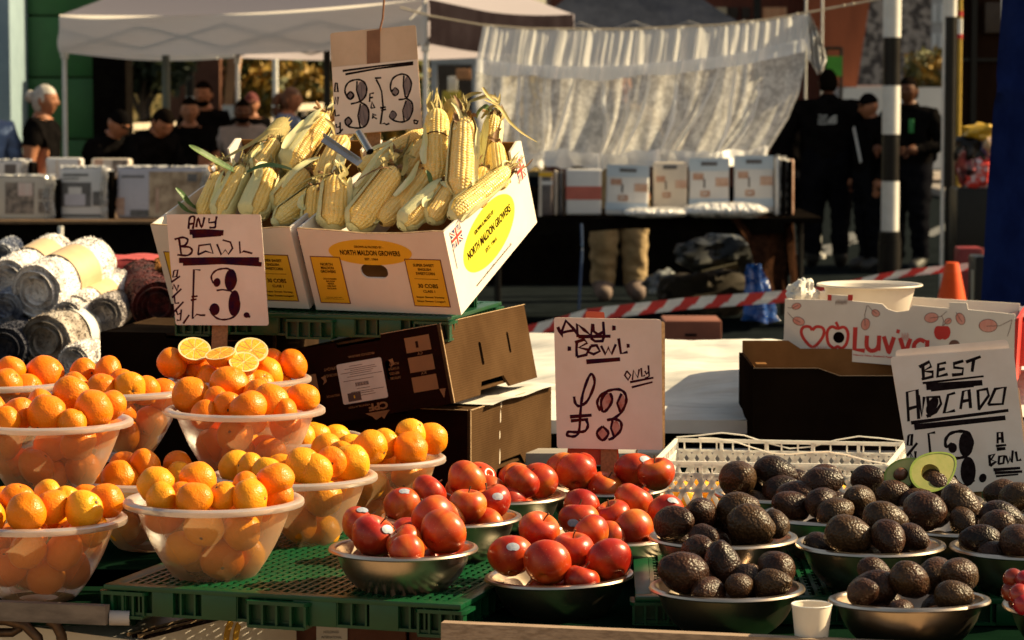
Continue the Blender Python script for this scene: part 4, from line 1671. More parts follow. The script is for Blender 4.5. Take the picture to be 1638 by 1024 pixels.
# tape scuffs on its sunlit side
b = MB()
for x, y, h in ((.19, .02, .035), (.19, .075, .02), (.195, .11, .03), (.2, .142, .016)):
    b.plate([[(x, y), (x + .006, y + .003), (x + .007, y + h * .6), (x + .004, y + h), (x + .001, y + h * .7)]], 0, .0005, YZ(0))
b.build('tape_scuff', mat('torn_paper', (.6, .5, .4), rough=.9), eL)
CPo = P(726, 645, 5.83)
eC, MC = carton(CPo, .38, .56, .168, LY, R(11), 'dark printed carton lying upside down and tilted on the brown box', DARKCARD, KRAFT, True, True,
                'printed_carton')
b = MB()
W_, H_ = .38, .168
x0, y0, x1, y1 = -.245, .035, -.142, .121
b.plate([rrect(x0, y0, x1, y1, .004)], 0, .0007, XZ, 0)
for k, (yy, w) in enumerate(((.113, .03), (.108, .07), (.104, .06), (.100, .075), (.096, .05), (.091, .08), (.083, .07), (.064, .03), (.058, .075),
                             (.054, .06), (.049, .05))):
    b.box(((x0 + x1) / 2 + .008 * (k % 3 - 1), -.0008, yy), (w, .0004, .0011), mi=1)
for k in range(14):
    b.box((x0 + .036 + k * .0022, -.0008, .073), (.0011 if k % 3 else .0016, .0004, .008), mi=1)
b.box((x0 + .028, -.0008, .048), (.03, .0005, .018), mi=1)
b.box((x0 + .028, -.0012, .048), (.003, .0003, .006), mi=2)
b.build('white_sticker', [mat('label_paper', (.62, .52, .46), rough=.6), mat('label_ink', (.08, .04, .035), rough=.7), YELLOW], eC)
b = MB()
for k in range(3):
    b.box((-.055 - .0, -.0005, .135 - k * .042), (.056, .0008, .032))
put_text(b, '1', -.06, .127, .006, .014, XZ, .0012, .02, mi=1)
for s_, x, y, w, h in (('CY', -.06, .112, .012, .006), ('KY', -.06, .07, .012, .006)):
    put_text(b, s_, x, y, w, h, XZ, .0006, .01, flip=True)
put_text(b, 'CPF', -.19, .012, .044, .016, XZ, .0006, .045, flip=True)
# upside-down plant emblem, triangle mark and folded-corner marks
b.plate([[(-.182, .006), (-.15, -.002 + .006), (-.142, .009), (-.155, .004), (-.160, -.0)]], 0, .0006, XZ)
b.plate([[(-.20, .009), (-.145, .009), (-.16, -.008 + .0), (-.165, -.014 + .012), (-.178, -.008), (-.186, .001)]], 0, .0006, XZ)
b.plate([[(-.026, .034), (-.012, .034), (-.019, .014)]], 0, .0006, XZ)
for x, y in ((-.285, .10), (-.127, .112)):
    b.plate([[(x, y), (x + .006, y - .008), (x + .002, y - .016), (x + .012, y - .01), (x + .01, y + .002)]], 0, .0006, XZ)
for s_, x, y, w, h in (('UPRIGHT', -.275, .112, .03, .006), ('PERFORADO', -.278, .098, .035, .006), ('PRODUCT', -.127, .10, .022, .005),
                       ('OF CONTENTS', -.13, .09, .024, .005), ('KEEP COOL', -.13, .08, .022, .005), ('CARTON 20KG', -.13, .07, .024, .005),
                       ('HANDLE WITH CARE', -.28, .055, .03, .005), ('PRODUCE BANANA', -.215, .130, .06, .005), ('VENTILATED', -.235, .025, .05, .004)):
    put_text(b, s_, x, y, w, h, XZ, .0006, .01, flip=True)
b.plate([rrect(-.345, .07, -.295, .11, .002)], 0, .0006, XZ)
b.build('printing', [PRINT_TAN, INK_TEXT], eC)
# paper liner showing under the tilted carton
b = MB()
hL = .158


def liner(u, v):
    return V(ML @ V((-.12 + .14 * u, .09 + .46 * v, hL + .0035 + .003 * math.sin(7 * u + 3 * v) * math.sin(9 * v))))


b.grid(liner, 12, 20)
o = b.build('liner_paper', PAPER, None, origin=ML @ V((-.05, .3, hL)))
tag(o, 'white paper liner showing between the two brown boxes', 'paper')
Do = V((-.515, 6.10, .775))
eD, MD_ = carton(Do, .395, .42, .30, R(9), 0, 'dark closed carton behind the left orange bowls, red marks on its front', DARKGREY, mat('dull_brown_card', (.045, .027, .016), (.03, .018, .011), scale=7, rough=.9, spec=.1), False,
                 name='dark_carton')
b = MB()
for s_, x, y, w, h in (('PERECEDERO PRODUCE', -.21, .225, .12, .006), ('FYFFES PREMIUM'.replace('FYFFES', 'FRESH'), -.21, .165, .09, .008)):
    put_text(b, s_, x, y, w, h, XZ, .0006, .01, flip=True)
b.plate([rrect(-.135, .262, -.06, .286, .004), rrect(-.133, .264, -.062, .284, .003)], 0, .0007, XZ)
b.build('printing', [mat('dull_red_print', (.10, .03, .015), rough=.7)], eD)
b = MB()
b.plate([[(-.20, .085), (-.15, .085), (-.15, .14), (-.20, .14)]], 0, .0007, XZ)
b.build('white_sticker', [WHITECARD], eD)
# ------------------------------------------------------------------ sweetcorn
rnd = random.Random(21)


def cob_mesh(seed):
    r_ = random.Random(seed)
    rows = r_.choice((16, 18))
    nu, nv = rows * 6, 150
    b = MB()
    ph = r_.random() * 6
    off = V((r_.random() * 9, 2, 1))

    def fn(u, v):
        a = 2 * math.pi * u
        t = v
        prof = (.30 + .7 * min(1, (t / .16)) ** .5) if t < .16 else (1 - .16 * ((t - .16) / .62) if t < .78 else .84 * math.sqrt(max(.002, 1 - ((t - .78) / .225) ** 2)))
        wob = .25 * noise.noise(V((math.cos(a) * 1.2, math.sin(a) * 1.2, t * 4)) + off)
        ra = a * rows / 2 + wob * 3
        kern = abs(math.sin(ra))
        row_id = math.floor(ra / math.pi)
        ax = abs(math.sin(t * math.pi * 31 + row_id * 1.9 + wob * 2))
        k = 1.03 - .11 * (1 - kern ** .6) - .08 * (1 - ax ** .7)
        k *= 1 + .03 * noise.noise(V((a, t * 9, 0)) + off)
        r = prof * k
        return (r * math.cos(a + ph), r * math.sin(a + ph), t)
    b.grid(fn, nu, nv)
    return b.mesh('kernels', KERNEL, angle=80)


def husk_mesh(seed, spread):
    """open shell round the back and base of a cob, unit radius and unit length; front is -y"""
    r_ = random.Random(seed)
    b = MB()
    off = V((r_.random() * 9, 7, 1))
    leaves = [(90, spread, 1.05, 1.04), (90 + 70, spread * .55, 1.09, .98), (90 - 70, spread * .55, 1.11, 1.0)]
    for ca, sp, rk, ln in leaves:
        def fn(u, v, ca=ca, sp=sp, rk=rk, ln=ln):
            t = v * ln
            open_ = (1.12 if t < .1 else 1.0) * (1 - .5 * max(0, (t - .75) / .3))
            a = R(ca + (u - .5) * sp * open_ + 6 * noise.noise(V((t * 3, u, 0)) + off))
            prof = (.16 + .86 * min(1, t / .15) ** .55) if t < .15 else (1 - .14 * (t - .15) / .6 if t < .75 else .86 * (1 - .75 * ((t - .75) / .32) ** 1.6))
            r = prof * rk * (1 + .05 * noise.noise(V((u * 5, t * 3, ca)) + off) + .012 * math.sin(u * 40))
            return (r * math.cos(a), r * math.sin(a), t * 1.03 - .02)
        b.grid(fn, 26, 24)
    # base cup and torn tip wrapping
    b.lathe([(.1, -.05), (.2, -.045), (.38, -.03), (.52, -.008)], 28, fn=lambda a, z: 1.06 + .05 * math.sin(3 * a + seed) + .03 * math.sin(9 * a))
    return b.mesh('husk', HUSK, angle=80)


def silk_mesh(seed):
    r_ = random.Random(seed)
    b = MB()
    for k in range(30):
        a = r_.random() * 6.28
        q = r_.random() * .35
        L = r_.uniform(.1, .32)
        p = [V((q * math.cos(a), q * math.sin(a), .93))]
        d = V((math.cos(a) * r_.uniform(0, .9), math.sin(a) * r_.uniform(0, .9), .25))
        for j in range(4):
            p.append(p[-1] + d * L * .5)
            d = d + V((r_.gauss(0, .5), r_.gauss(0, .5), -.12))
        b.tube([(x.x, x.y, x.z) for x in p], .028, 3, cap=False)
    return b.mesh('silk', SILK, angle=80)


def tip_mesh(seed):
    """bunched husk tips above the cob"""
    r_ = random.Random(seed)
    b = MB()
    for k in range(7):
        a = r_.random() * 6.28
        L = r_.uniform(.2, .46)
        w = r_.uniform(.18, .36)
        bx, by = r_.uniform(-.5, .5), r_.uniform(-.3, .5)

        def fn(u, v, a=a, L=L, w=w, bx=bx, by=by):
            x = (u - .5) * 2 * w * (1 - v) ** .7
            c = .5 * (1 - v * .6)
            px, py = c * math.cos(a), c * math.sin(a)
            tx, ty = -math.sin(a), math.cos(a)
            return (px + tx * x + bx * v * v, py + ty * x + by * v * v, .84 + L * v + .03 * math.sin(9 * u + 5 * v))
        b.grid(fn, 6, 8)
    return b.mesh('husk_tip', HUSKDRY, angle=80)


COBS = [cob_mesh(i) for i in range(3)]
HSK = [husk_mesh(0, 170), husk_mesh(1, 250), husk_mesh(2, 190), husk_mesh(3, 290)]
SLK = [silk_mesh(i) for i in range(3)]
TIP = [tip_mesh(i) for i in range(3)]


def yfront(px):
    return 5.82 + (709 - px) / 470 * .30


def leaf_ribbon(pts, w, parent, m, M, name='leaf', twist=0):
    pts = catmull([tuple(p) for p in pts], 5)
    b = MB()
    n = len(pts)
    Mi = M.inverted()
    vs = []
    for i, p in enumerate(pts):
        t = i / (n - 1)
        a, c = V(pts[max(i - 1, 0)]), V(pts[min(i + 1, n - 1)])
        d = (c - a).normalized()
        s_ = d.cross(V((math.sin(twist * t) * .8, -1, .5 + math.cos(twist * t)))).normalized()
        up = s_.cross(d)
        hw = w * (math.sin(math.pi * min(1, .12 + t * .88)) ** .7) * .5 + .0004
        for k, kk in ((-1, .25), (-.5, .05), (0, -.12), (.5, .05), (1, .25)):
            vs.append(Mi @ (V(p) + s_ * hw * k + up * hw * kk))
    fs = [(i * 5 + j, i * 5 + j + 1, i * 5 + j + 6, i * 5 + j + 5) for i in range(n - 1) for j in range(4)]
    b.add(vs, fs)
    return b.build(name, m, parent)


corn_list = [
    # base px,py  tip px,py  width px, dYbase, dYtip, where, husk?
    ((324, 343), (350, 278), 29, .10, .16, 'leftmost slim sweetcorn cob upright at the box edge', 0),
    ((350, 346), (388, 268), 37, .06, .13, 'sweetcorn cob leaning right just behind the any bowl sign', 1),
    ((402, 346), (430, 274), 46, .06, .13, 'broad sweetcorn cob above the any bowl sign', 1),
    ((398, 268), (446, 207), 29, .20, .30, 'husk-topped sweetcorn cob high at the left of the heap', 2),
    ((410, 272), (441, 226), 31, .15, .22, 'short sweetcorn cob with silky top above the green leaf', 1),
    ((462, 266), (519, 186), 45, .18, .28, 'tall sweetcorn cob leaning right, highest left of the sign', 1),
    ((441, 334), (488, 275), 42, .10, .17, 'shaded sweetcorn cob in a broad husk at the middle left', 1),
    ((444, 354), (533, 286), 34, .04, .14, 'long sweetcorn cob lying slanted across the box corner', 1),
    ((533, 362), (537, 284), 48, .03, .09, 'upright sweetcorn cob at the left end of the right box', 1),
    ((518, 291), (548, 220), 40, .16, .26, 'sweetcorn cob behind the metal clamp under the sign', 0),
    ((578, 270), (677, 211), 27, .17, .27, 'sweetcorn cob lying almost flat below the three for sign', 0),
    ((567, 334), (636, 250), 40, .09, .18, 'husked sweetcorn cob left of the middle of the right box', 1),
    ((567, 362), (632, 272), 48, .02, .10, 'large sweetcorn cob lying diagonal at the front of the right box', 1),
    ((648, 286), (684, 228), 36, .18, .26, 'shaded sweetcorn cob deep behind the diagonal pair', 0),
    ((643, 340), (688, 272), 39, .10, .17, 'shaded sweetcorn cob below the upright pair', 0),
    ((699, 288), (699, 178), 44, .17, .27, 'upright sweetcorn cob with a dark string around it', 0),
    ((737, 312), (742, 190), 46, .11, .22, 'tallest sweetcorn cob standing upright near the right', 1),
    ((776, 287), (791, 186), 34, .22, .30, 'rightmost upright sweetcorn cob in a torn husk', 1),
    ((645, 360), (709, 296), 37, .02, .09, 'sweetcorn cob lying at the front of the right box', 1),
    ((726, 342), (812, 272), 34, .03, .17, 'sweetcorn cob lying along the sunlit side of the box', 1),
    ((476, 300), (500, 262), 34, .20, .26, 'sweetcorn cob mostly buried left of the clamp', 1),
    ((600, 300), (640, 240), 34, .22, .28, 'sweetcorn cob mostly buried below the flat cob', 0),
    ((745, 250), (726, 175), 32, .30, .34, 'sweetcorn cob in dry husk behind the two upright ones', 2),
    ((655, 330), (600, 290), 34, .16, .22, 'sweetcorn cob buried under the diagonal pair', 0),
    ((760, 330), (775, 270), 34, .15, .20, 'sweetcorn cob buried beside the tallest one', 0),
    ((380, 320), (360, 262), 30, .22, .26, 'sweetcorn cob buried behind the two left ones', 0),
    ((420, 300), (470, 240), 34, .18, .24, 'sweetcorn cob buried under the highest left one', 1),
    ((500, 355), (505, 300), 36, .06, .10, 'sweetcorn cob wedged between the boxes at the front', 1),
    ((690, 352), (720, 300), 34, .05, .11, 'sweetcorn cob wedged low at the front right', 1),
    ((610, 355), (660, 300), 34, .06, .12, 'sweetcorn cob wedged under the large diagonal one', 0),
    ((800, 300), (792, 230), 32, .2, .26, 'sweetcorn cob in the back right corner of the box', 0),
]
CORN = []
for i, (bp, tp, w, d0, d1, lab, hk) in enumerate(corn_list):
    Y0, Y1 = yfront(bp[0]) + d0, yfront(bp[0]) + d1
    a, c = P(bp[0] - (tp[0] - bp[0]) * .03, bp[1] - (tp[1] - bp[1]) * .03, Y0), P(tp[0] + (tp[0] - bp[0]) * .06, tp[1] + (tp[1] - bp[1]) * .06, Y1)
    z = c - a
    L = z.length
    z.normalize()
    y = V((rnd.uniform(-.5, .5), 1, .1))
    y = (y - z * y.dot(z)).normalized()
    x = y.cross(z)
    r = w / 2 * Y0 / FPX * 1.08
    M = frame(a, x, y, z)
    e = empty('corn_cob', label=lab, cat='corn cob', group='sweetcorn cobs heaped in the boxes', M=M)
    for nm, me, sxy in (('kernels', COBS[i % 3], r * (.93 if hk else 1)), ('husk', HSK[(i * 3 + i // 2) % 4] if hk else None, r),
                        ('silk', SLK[i % 3] if rnd.random() < .92 else None, r), ('husk_tip', TIP[i % 3] if hk or i % 2 else None, r)):
        if me is None:
            continue
        o = bpy.data.objects.new(nm, me)
        COL.objects.link(o)
        o.parent = e
        o.scale = (sxy, sxy, L * (.97 if nm == 'kernels' else 1))
    if hk == 2:
        q = MB().grid(lambda u, v: (1.07 * math.cos(6.2832 * u) * (1 - .3 * max(0, v - .6)), 1.07 * math.sin(6.2832 * u) * (1 - .3 * max(0, v - .6)),
                                    .45 + .62 * v + .03 * math.sin(18 * u)), 30, 10)
        o = q.build('husk_wrap', HUSKDRY, e)
        o.scale = (r, r, L)
    CORN.append((e, M))


# ragged strips and silks left on the cobs
r2_ = random.Random(99)
for i, (e, M) in enumerate(CORN):
    sx = M.col[0].to_3d()
    w = corn_list[i][2] * yfront(corn_list[i][0][0]) / FPX * .5
    base, tip = P(*corn_list[i][0], yfront(corn_list[i][0][0]) + corn_list[i][3]), P(*corn_list[i][1], yfront(corn_list[i][0][0]) + corn_list[i][4])
    ax_ = tip - base
    fr = V((0, -1, .35)).normalized()
    for k in range(3):
        s_ = r2_.choice((-1, 1))
        t0, t1 = (r2_.uniform(.0, .25), r2_.uniform(.6, 1.05)) if k < 1 else (r2_.uniform(.7, .95), r2_.uniform(1.05, 1.35))
        pts = []
        for j in range(4):
            t = t0 + (t1 - t0) * j / 3
            o_ = sx * s_ * w * ((1.02 if k < 1 else r2_.uniform(.1, .9)) + (.25 * max(0, t - .8))) + fr * w * (.55 if k < 1 else r2_.uniform(.3, 1.0))
            pts.append(base + ax_ * t + o_ + V((r2_.gauss(0, .003), r2_.gauss(0, .003), r2_.gauss(0, .003))))
        leaf_ribbon(pts, w * (r2_.uniform(.5, .8) if k < 1 else r2_.uniform(.2, .5)), e, HUSK if k < 1 else r2_.choice((HUSKDRY, HUSK, SILK)), M,
                    'husk_strip' if k < 1 else 'dry_leaf', r2_.uniform(-2, 2))


def cleaf(i, pix, w, m, name='leaf', tw=0):
    e, M = CORN[i]
    Yb = yfront(pix[0][0])
    leaf_ribbon([P(p[0], p[1], Yb + p[2]) for p in pix], w, e, m, M, name, tw)


cleaf(3, [(378, 275, .12), (345, 258, .11), (318, 242, .10), (302, 232, .10)], .021, LEAFG)
cleaf(0, [(326, 340, .12), (305, 328, .10), (290, 310, .09), (281, 300, .09)], .016, LEAFG)
cleaf(0, [(322, 344, .12), (300, 338, .09), (284, 322, .09)], .014, LEAFG)
cleaf(4, [(395, 276, .06), (420, 266, .05), (450, 267, .06), (478, 276, .08)], .016, LEAFG)
cleaf(6, [(452, 300, .07), (472, 274, .07), (495, 258, .09), (512, 252, .1)], .016, HUSK)
cleaf(3, [(362, 252, .2), (400, 232, .2), (432, 210, .2), (450, 206, .22)], .013, HUSKDRY)
cleaf(14, [(690, 295, .1), (686, 280, .1), (681, 272, .1)], .010, LEAFG)
# dry curled husk at the top right
cleaf(17, [(735, 172, .24), (760, 160, .23), (785, 154, .23), (800, 162, .24)], .010, HUSKDRY, 'dry_leaf', 2)
cleaf(17, [(772, 140, .24), (782, 155, .23), (796, 165, .23), (800, 150, .24)], .009, HUSKDRY, 'dry_leaf', 1)
cleaf(17, [(775, 160, .22), (800, 172, .22), (815, 195, .2), (835, 213, .19), (860, 228, .18)], .008, HUSKDRY, 'dry_leaf', 1)
cleaf(17, [(770, 190, .25), (790, 170, .24), (806, 182, .23), (798, 196, .22)], .011, HUSKDRY, 'dry_leaf', 3)
cleaf(17, [(762, 190, .26), (768, 178, .25), (776, 172, .24), (786, 178, .24)], .022, LEAFG)
cleaf(22, [(722, 185, .3), (735, 165, .3), (752, 152, .3), (772, 148, .3)], .010, HUSKDRY, 'dry_leaf', 2)
cleaf(22, [(716, 200, .28), (722, 180, .28), (734, 168, .28)], .014, HUSKDRY, 'dry_leaf')
cleaf(5, [(519, 190, .26), (530, 200, .25), (538, 216, .24), (540, 236, .23)], .010, HUSKDRY, 'dry_leaf')
cleaf(5, [(520, 188, .26), (512, 186, .25), (500, 196, .24)], .008, HUSKDRY, 'dry_leaf')
e, M = CORN[15]
r15 = 22 * yfront(699) / FPX * 1.06
q = MB()
q.tube([(r15 * math.cos(a), r15 * math.sin(a), .105 + .003 * math.sin(2 * a)) for a in [6.2832 * k / 30 for k in range(30)]], .0013, 6, closed=True)
q.build('string', INK_MAROON, e)
cleaf(12, [(570, 290, .06), (595, 275, .05), (615, 268, .05), (628, 272, .05)], .005, SILK, 'dry_strand')
cleaf(7, [(470, 300, .02), (500, 284, .02), (530, 278, .02)], .004, HUSKDRY, 'dry_strand')

# metal clamp that held the sign
CLAMP = mat('clamp_steel', (.55, .5, .45), (.4, .36, .33), scale=14, rough=.25, metal=1)
e = empty('sign_clamp', P(550, 245, 5.98), 'shiny metal clamp and tube lying on the sweetcorn under the sign', 'clamp')
q = MB()
a, c = P(517, 222, 5.95) - e.location, P(576, 262, 5.93) - e.location
q.bar(a, c, .018, .0025, up=(.4, -1, .5))
q.bar(a + V((0, .004, .008)), c + V((0, .004, .008)), .0022, .012, up=(.4, -1, .5))
q.build('channel_bar', CLAMP, e)
q = MB()
a, c = P(574, 212, 6.0) - e.location, P(592, 243, 5.96) - e.location
q.tube([a, c], .0085, 16, cap=False)
q.tube([a, c], .0070, 16, cap=False)
q.build('tube', CLAMP, e)

# ------------------------------------------------------------------ the front table
ZT = .735
e = empty('stall_table', (0, 5.2, 0), 'long market stall table covered in dark green cloth', 'table')
off = V((0, 5.2, 0))
q = MB()


def top(u, v):
    x = -.10 + u * 2.2
    yf = 4.345 - (x + .105) * .235
    y = yf + v * (6.55 - yf)
    return (x, y - 5.2, ZT + .0015 * math.sin(13 * x) * math.sin(17 * y))


q.grid(top, 60, 50)
q.grid(lambda u, v: (-.10 + u * 2.2, 4.345 - (u * 2.2 + .005) * .235 - 5.2 - .004 - .01 * v * math.sin(40 * u) ** 2, ZT - .001 - .5 * v), 90, 6)
q.build('green_cloth', CLOTH_GREEN, e)
q = MB()
q.box((-.98, .75, ZT - .02), (.72, 2.3 - .2, .036))
q.box((-.36, 1.15, ZT - .02), (.52, 1.3, .036))
q.box((-1.1, -.3, ZT - .02), (.92, .35, .036))
q.build('left_tabletop', CLOTH_GREEN, e)
q = MB()
a, c = V((-.108, 4.335, .7575)) - off, V((2.1, 3.816, .7575)) - off
q.bar(a, c, .022, .040)
q.build('front_board', WOOD, e)
q = MB()
a, c = P(-160, 946, 4.71) - off, G(172, 975, .742) - off
a.z = c.z = .733
q.bar(a, c, .02, .032)
q.build('left_rail', mat('worn_grey_wood', (.20, .15, .115), (.09, .065, .05), scale=26, rough=.8, stretch=(.25, 1, 1)), e)
q = MB()
c2 = G(174, 990, .726) - off
q.tube([c2 + V((0, .01, 0)), c2 + V((.033, .012, -.001))], .0125, 14)
q.build('tube_end', mat('grey_pvc', (.5, .44, .42), rough=.5), e)
q = MB()
for p in ([(-20, 990), (10, 992), (40, 1000), (60, 1020), (66, 1050)], [(78, 992), (90, 1000), (98, 1016), (102, 1050)]):
    q.tube([tuple(P(x, y, 4.72) - off) for x, y in p], .0095, 12)
q.tube([tuple(P(-30, 1012, 4.75) - off), tuple(P(20, 1012, 4.75) - off), tuple(P(32, 1004, 4.75) - off)], .008, 10)
q.build('bent_tube_leg', mat('rusty_tube', (.10, .055, .03), (.05, .028, .018), scale=40, rough=.45, metal=.6), e)
for x, y in ((-1.45, 4.9), (-.2, 6.3), (1.9, 4.2), (1.9, 6.3), (-1.45, 6.3)):
    q = MB()
    q.box((x, y - 5.2, .357), (.05, .05, .715))
    q.build('leg', WOOD, e)

# things under the pallet edge
zb = .655
Bq = V((-.63, 4.83, zb))
yw = -math.atan2(.24, .15)
e = empty('banana_box', Bq, 'white cardboard box printed with bananas under the green pallet', 'cardboard box')
dx = V((.15, .24, 0)).normalized()
dn = V((-dx.y, dx.x, 0))
q = MB()
T4 = frame((0, 0, 0), dx, dn, (0, 0, 1))
q.box((.2, .275, -.10), (.46, .55, .2), T4, bev=.003)
q.build('carton', WHITECARD, e)
q = MB()
for k in range(4):
    q.box((.2, -.004 + .012 * k, .004 + .0015 * (k % 2)), (.44, .0045, .006), T4, mi=k % 2)
q.build('folded_edge', [INK_BLACK, KRAFT_EDGE], e)
TB = T4 @ XZ
q = MB()
for cx, cy, rot in ((.235, -.045, 0), (.262, -.05, .25), (.10, -.12, .8)):
    o1 = [(cx + .028 * math.cos(a + rot), cy + .045 * math.sin(a + rot)) for a in [1.9 + 2.5 * i / 12 for i in range(13)]]
    i1 = [(cx + .010 + .024 * math.cos(a + rot), cy + .036 * math.sin(a + rot)) for a in [4.3 - 2.3 * i / 12 for i in range(13)]]
    q.plate([o1 + i1], 0, .0028, TB)
q.build('banana_print', mat('banana_yellow', (.62, .36, .03), (.5, .25, .02), scale=40, rough=.6), e)
q = MB()
for x, y, r in ((.16, -.075, .014), (.19, -.09, .010), (.30, -.11, .012)):
    q.plate([ell(x, y, r, r * .8)], 0, .003, TB)
q.build('dark_print', INK_BLACK, e)
e = empty('brown_carton', (-.30, 5.22, .45), 'row of reddish brown cartons under the pallet with a white label', 'cardboard box')
q = MB()
q.box((-.03, .2, .10), (.26, .38, .20), bev=.004)
q.box((.175, .22, .10), (.14, .38, .20), bev=.004)
q.build('carton', mat('red_brown_card', (.16, .055, .03), (.11, .036, .02), scale=7, rough=.8), e)
q = MB()
a = P(505, 990, 5.21) - e.location
c = P(555, 1022, 5.21) - e.location
q.box(((a.x + c.x) / 2, .006, (a.z + c.z) / 2 - .01), (c.x - a.x, .004, .075))
q.build('label', WHITECARD, e)
q = MB()
Tn = frame((0, .0038, 0), (1, 0, 0), (0, 0, 1), (0, -1, 0))
put_text(q, 'SMITH', a.x + .012, c.z + .022, .034, .008, Tn, .0004, .02)
put_text(q, 'HOLDINGS', a.x + .014, c.z + .008, .028, .005, Tn, .0004, .0)
put_text(q, 'INTERNATIONAL', a.x + .010, c.z - .002, .038, .005, Tn, .0004, .0)
q.build('lettering', INK_TEXT, e)
# paper cup
cp = P(1298, 1030, 4.23)
e = empty('paper_cup', (cp.x, cp.y, cp.z - .012), 'white paper cup standing before the avocado bowls', 'cup')
q = MB()
q.lathe([(.0002, .002), (.0215, .001), (.023, 0), (.0305, .0725)], 40)
q.lathe([(.0298, .0725), (.0225, .003), (.0002, .003)], 40)
q.build('cup_wall', mat('cup_paper', (.72, .64, .54), (.68, .59, .48), scale=14, rough=.6), e)
q = MB()
q.tube([(.0303 * math.cos(a), .0303 * math.sin(a), .0728) for a in [6.2832 * k / 40 for k in range(40)]], .0012, 8, closed=True)
q.build('rolled_rim', WHITEPL, e)


# ------------------------------------------------------------------ white lattice crate
def lattice_wall(b, p0, dx, W, H, n, up=V((0, 0, 1)), t=.004):
    """crossed diagonals between rails, uprights every third of the length"""
    dx = V(dx).normalized()
    p0 = V(p0)
    nrm = dx.cross(up)
    for z in (0, .55, .82, 1.0):
        b.bar(p0 + up * H * z, p0 + dx * W + up * H * z, .006, .0055 if z < 1 else .008, up=up)
    m = 5
    for k in range(m + 1):
        q = p0 + dx * W * k / m
        b.bar(q, q + up * H, .007, .006, up=nrm)
    for z0, z1, cnt in ((0, .55, n), (.55, .82, int(n * 1.4))):
        for k in range(-1, cnt + 1):
            for s_ in (1, -1):
                u0, u1 = k / cnt, (k + 1) / cnt
                if s_ < 0:
                    u0, u1 = u1, u0
                za, zc = z0, z1
                if u0 < 0 or u1 < 0 or u0 > 1 or u1 > 1:
                    continue
                b.bar(p0 + dx * W * u0 + up * H * za + nrm * .0005 * s_, p0 + dx * W * u1 + up * H * zc + nrm * .0005 * s_, .0095, .0036, up=nrm)
    for k in range(14):
        q = p0 + dx * W * (k + .5) / 14 + up * H * .91
        b.bar(q - up * H * .09, q + up * H * .09, .0035, .004, up=nrm)


zr = .86
c00, c10 = G(1047, 740, zr), G(1419, 747, zr)
c01, c11 = G(1082, 704, zr), G(1447, 711, zr)
hz = zr - ZT - .002
e = empty('lattice_crate', (c00 + c11) / 2 - V((0, 0, hz)), 'white plastic lattice crate behind the avocados', 'crate')
o0 = e.location
for nm, a, c in (('front_wall', c00, c10), ('back_wall', c01, c11), ('left_wall', c00, c01), ('right_wall', c10, c11)):
    q = MB()
    base = a - V((0, 0, hz)) - o0
    lattice_wall(q, base, c - a, (c - a).length, hz, 16 if 'left' not in nm and 'right' not in nm else 11)
    q.build(nm, CRATEPL, e)
q = MB()
for k in range(13):
    t = k / 12
    a, c = c00.lerp(c10, t), c01.lerp(c11, t)
    q.bar(a - V((0, 0, hz - .004)) - o0, c - V((0, 0, hz - .004)) - o0, .008, .004)
    a, c = c00.lerp(c01, t), c10.lerp(c11, t)
    q.bar(a - V((0, 0, hz - .008)) - o0, c - V((0, 0, hz - .008)) - o0, .008, .004)
q.build('floor_grid', CRATEPL, e)
q = MB()
for i, (a, c, h) in enumerate(((c01, c11, .02), (c01.lerp(c11, .1), c10, .012))):
    pts = [a.lerp(c, t / 10) + V((0, 0, .006 + h * math.sin(t * .9 + i) * math.sin(math.pi * t / 10))) - o0 for t in range(11)]
    q.tube(pts, .0016, 5)
q.build('loose_strap', CRATEPL, e)
q = MB()
for k in range(9):
    p = c00.lerp(c10, .12 + .085 * k) - V((0, -.05 - .03 * (k % 2), hz - .045)) - o0
    q.sphere(p, .036, 14, 10)
# fruit inside reads as orange glimpses through the lattice
tag(q.build('packed_fruit', OR_Y, e), kind='stuff')

# dark crate behind it
kf = P(1205, 590, 6.3)
kr = P(1560, 604, 6.22)
W_ = kr.x - kf.x
e = empty('dark_crate', (kf.x, 6.3, ZT), 'black open cardboard crate with brown inside, behind the white crate', 'crate')
Hk = kf.z - ZT
TK = frame((0, 0, 0), (1, 0, 0), (0, 1, 0), (0, 0, 1))
q = MB()
q.plate([[(0, 0), (W_, 0), (W_, Hk * .93), (W_ * .62, Hk * .93), (W_ * .40, Hk * .93), (W_ * .30, Hk * 1.0), (0, Hk * 1.0)]], -.006, 0, XZ)
q.plate([[(0.007, 0), (.40, 0), (.40, Hk), (.33, Hk * 1.02), (.007, Hk)]], 0, .006, YZ(0))
q.build('outer_wall', DARKGREY, e)
q = MB()
q.plate([[(0.007, 0), (.40, 0), (.40, Hk), (.007, Hk)]], -.006, 0, YZ(W_))
q.build('outer_wall', DARKGREY, e)
q = MB()
q.plate([[(.007, .01), (W_ - .007, .01), (W_ - .007, Hk * 1.12), (W_ * .66, Hk * 1.12), (W_ * .58, Hk * 1.04), (W_ * .30, Hk * 1.04), (W_ * .24, Hk * 1.12),
          (.007, Hk * 1.12)]], -.39, -.384, XZ)
q.box((.011, .2, Hk * .5), (.006, .36, Hk * .94))
q.box((W_ / 2, .195, .012), (W_ - .02, .37, .006))
q.box((.02, .03, Hk * .98), (.024, .045, Hk * .12))
q.build('inside_panel', KRAFT_IN, e)
q = MB()
q.bar((0, 0, Hk + .001), (W_ * .30, 0, Hk + .001), .006, .0016)
q.bar((W_ * .30, 0, Hk + .001), (W_ * .40, 0, Hk * .93 + .001), .006, .0016)
q.bar((W_ * .40, 0, Hk * .93 + .001), (W_, 0, Hk * .93 + .001), .006, .0016)
q.build('cut_edge', mat('dull_edge', (.07, .04, .02), rough=.9), e)
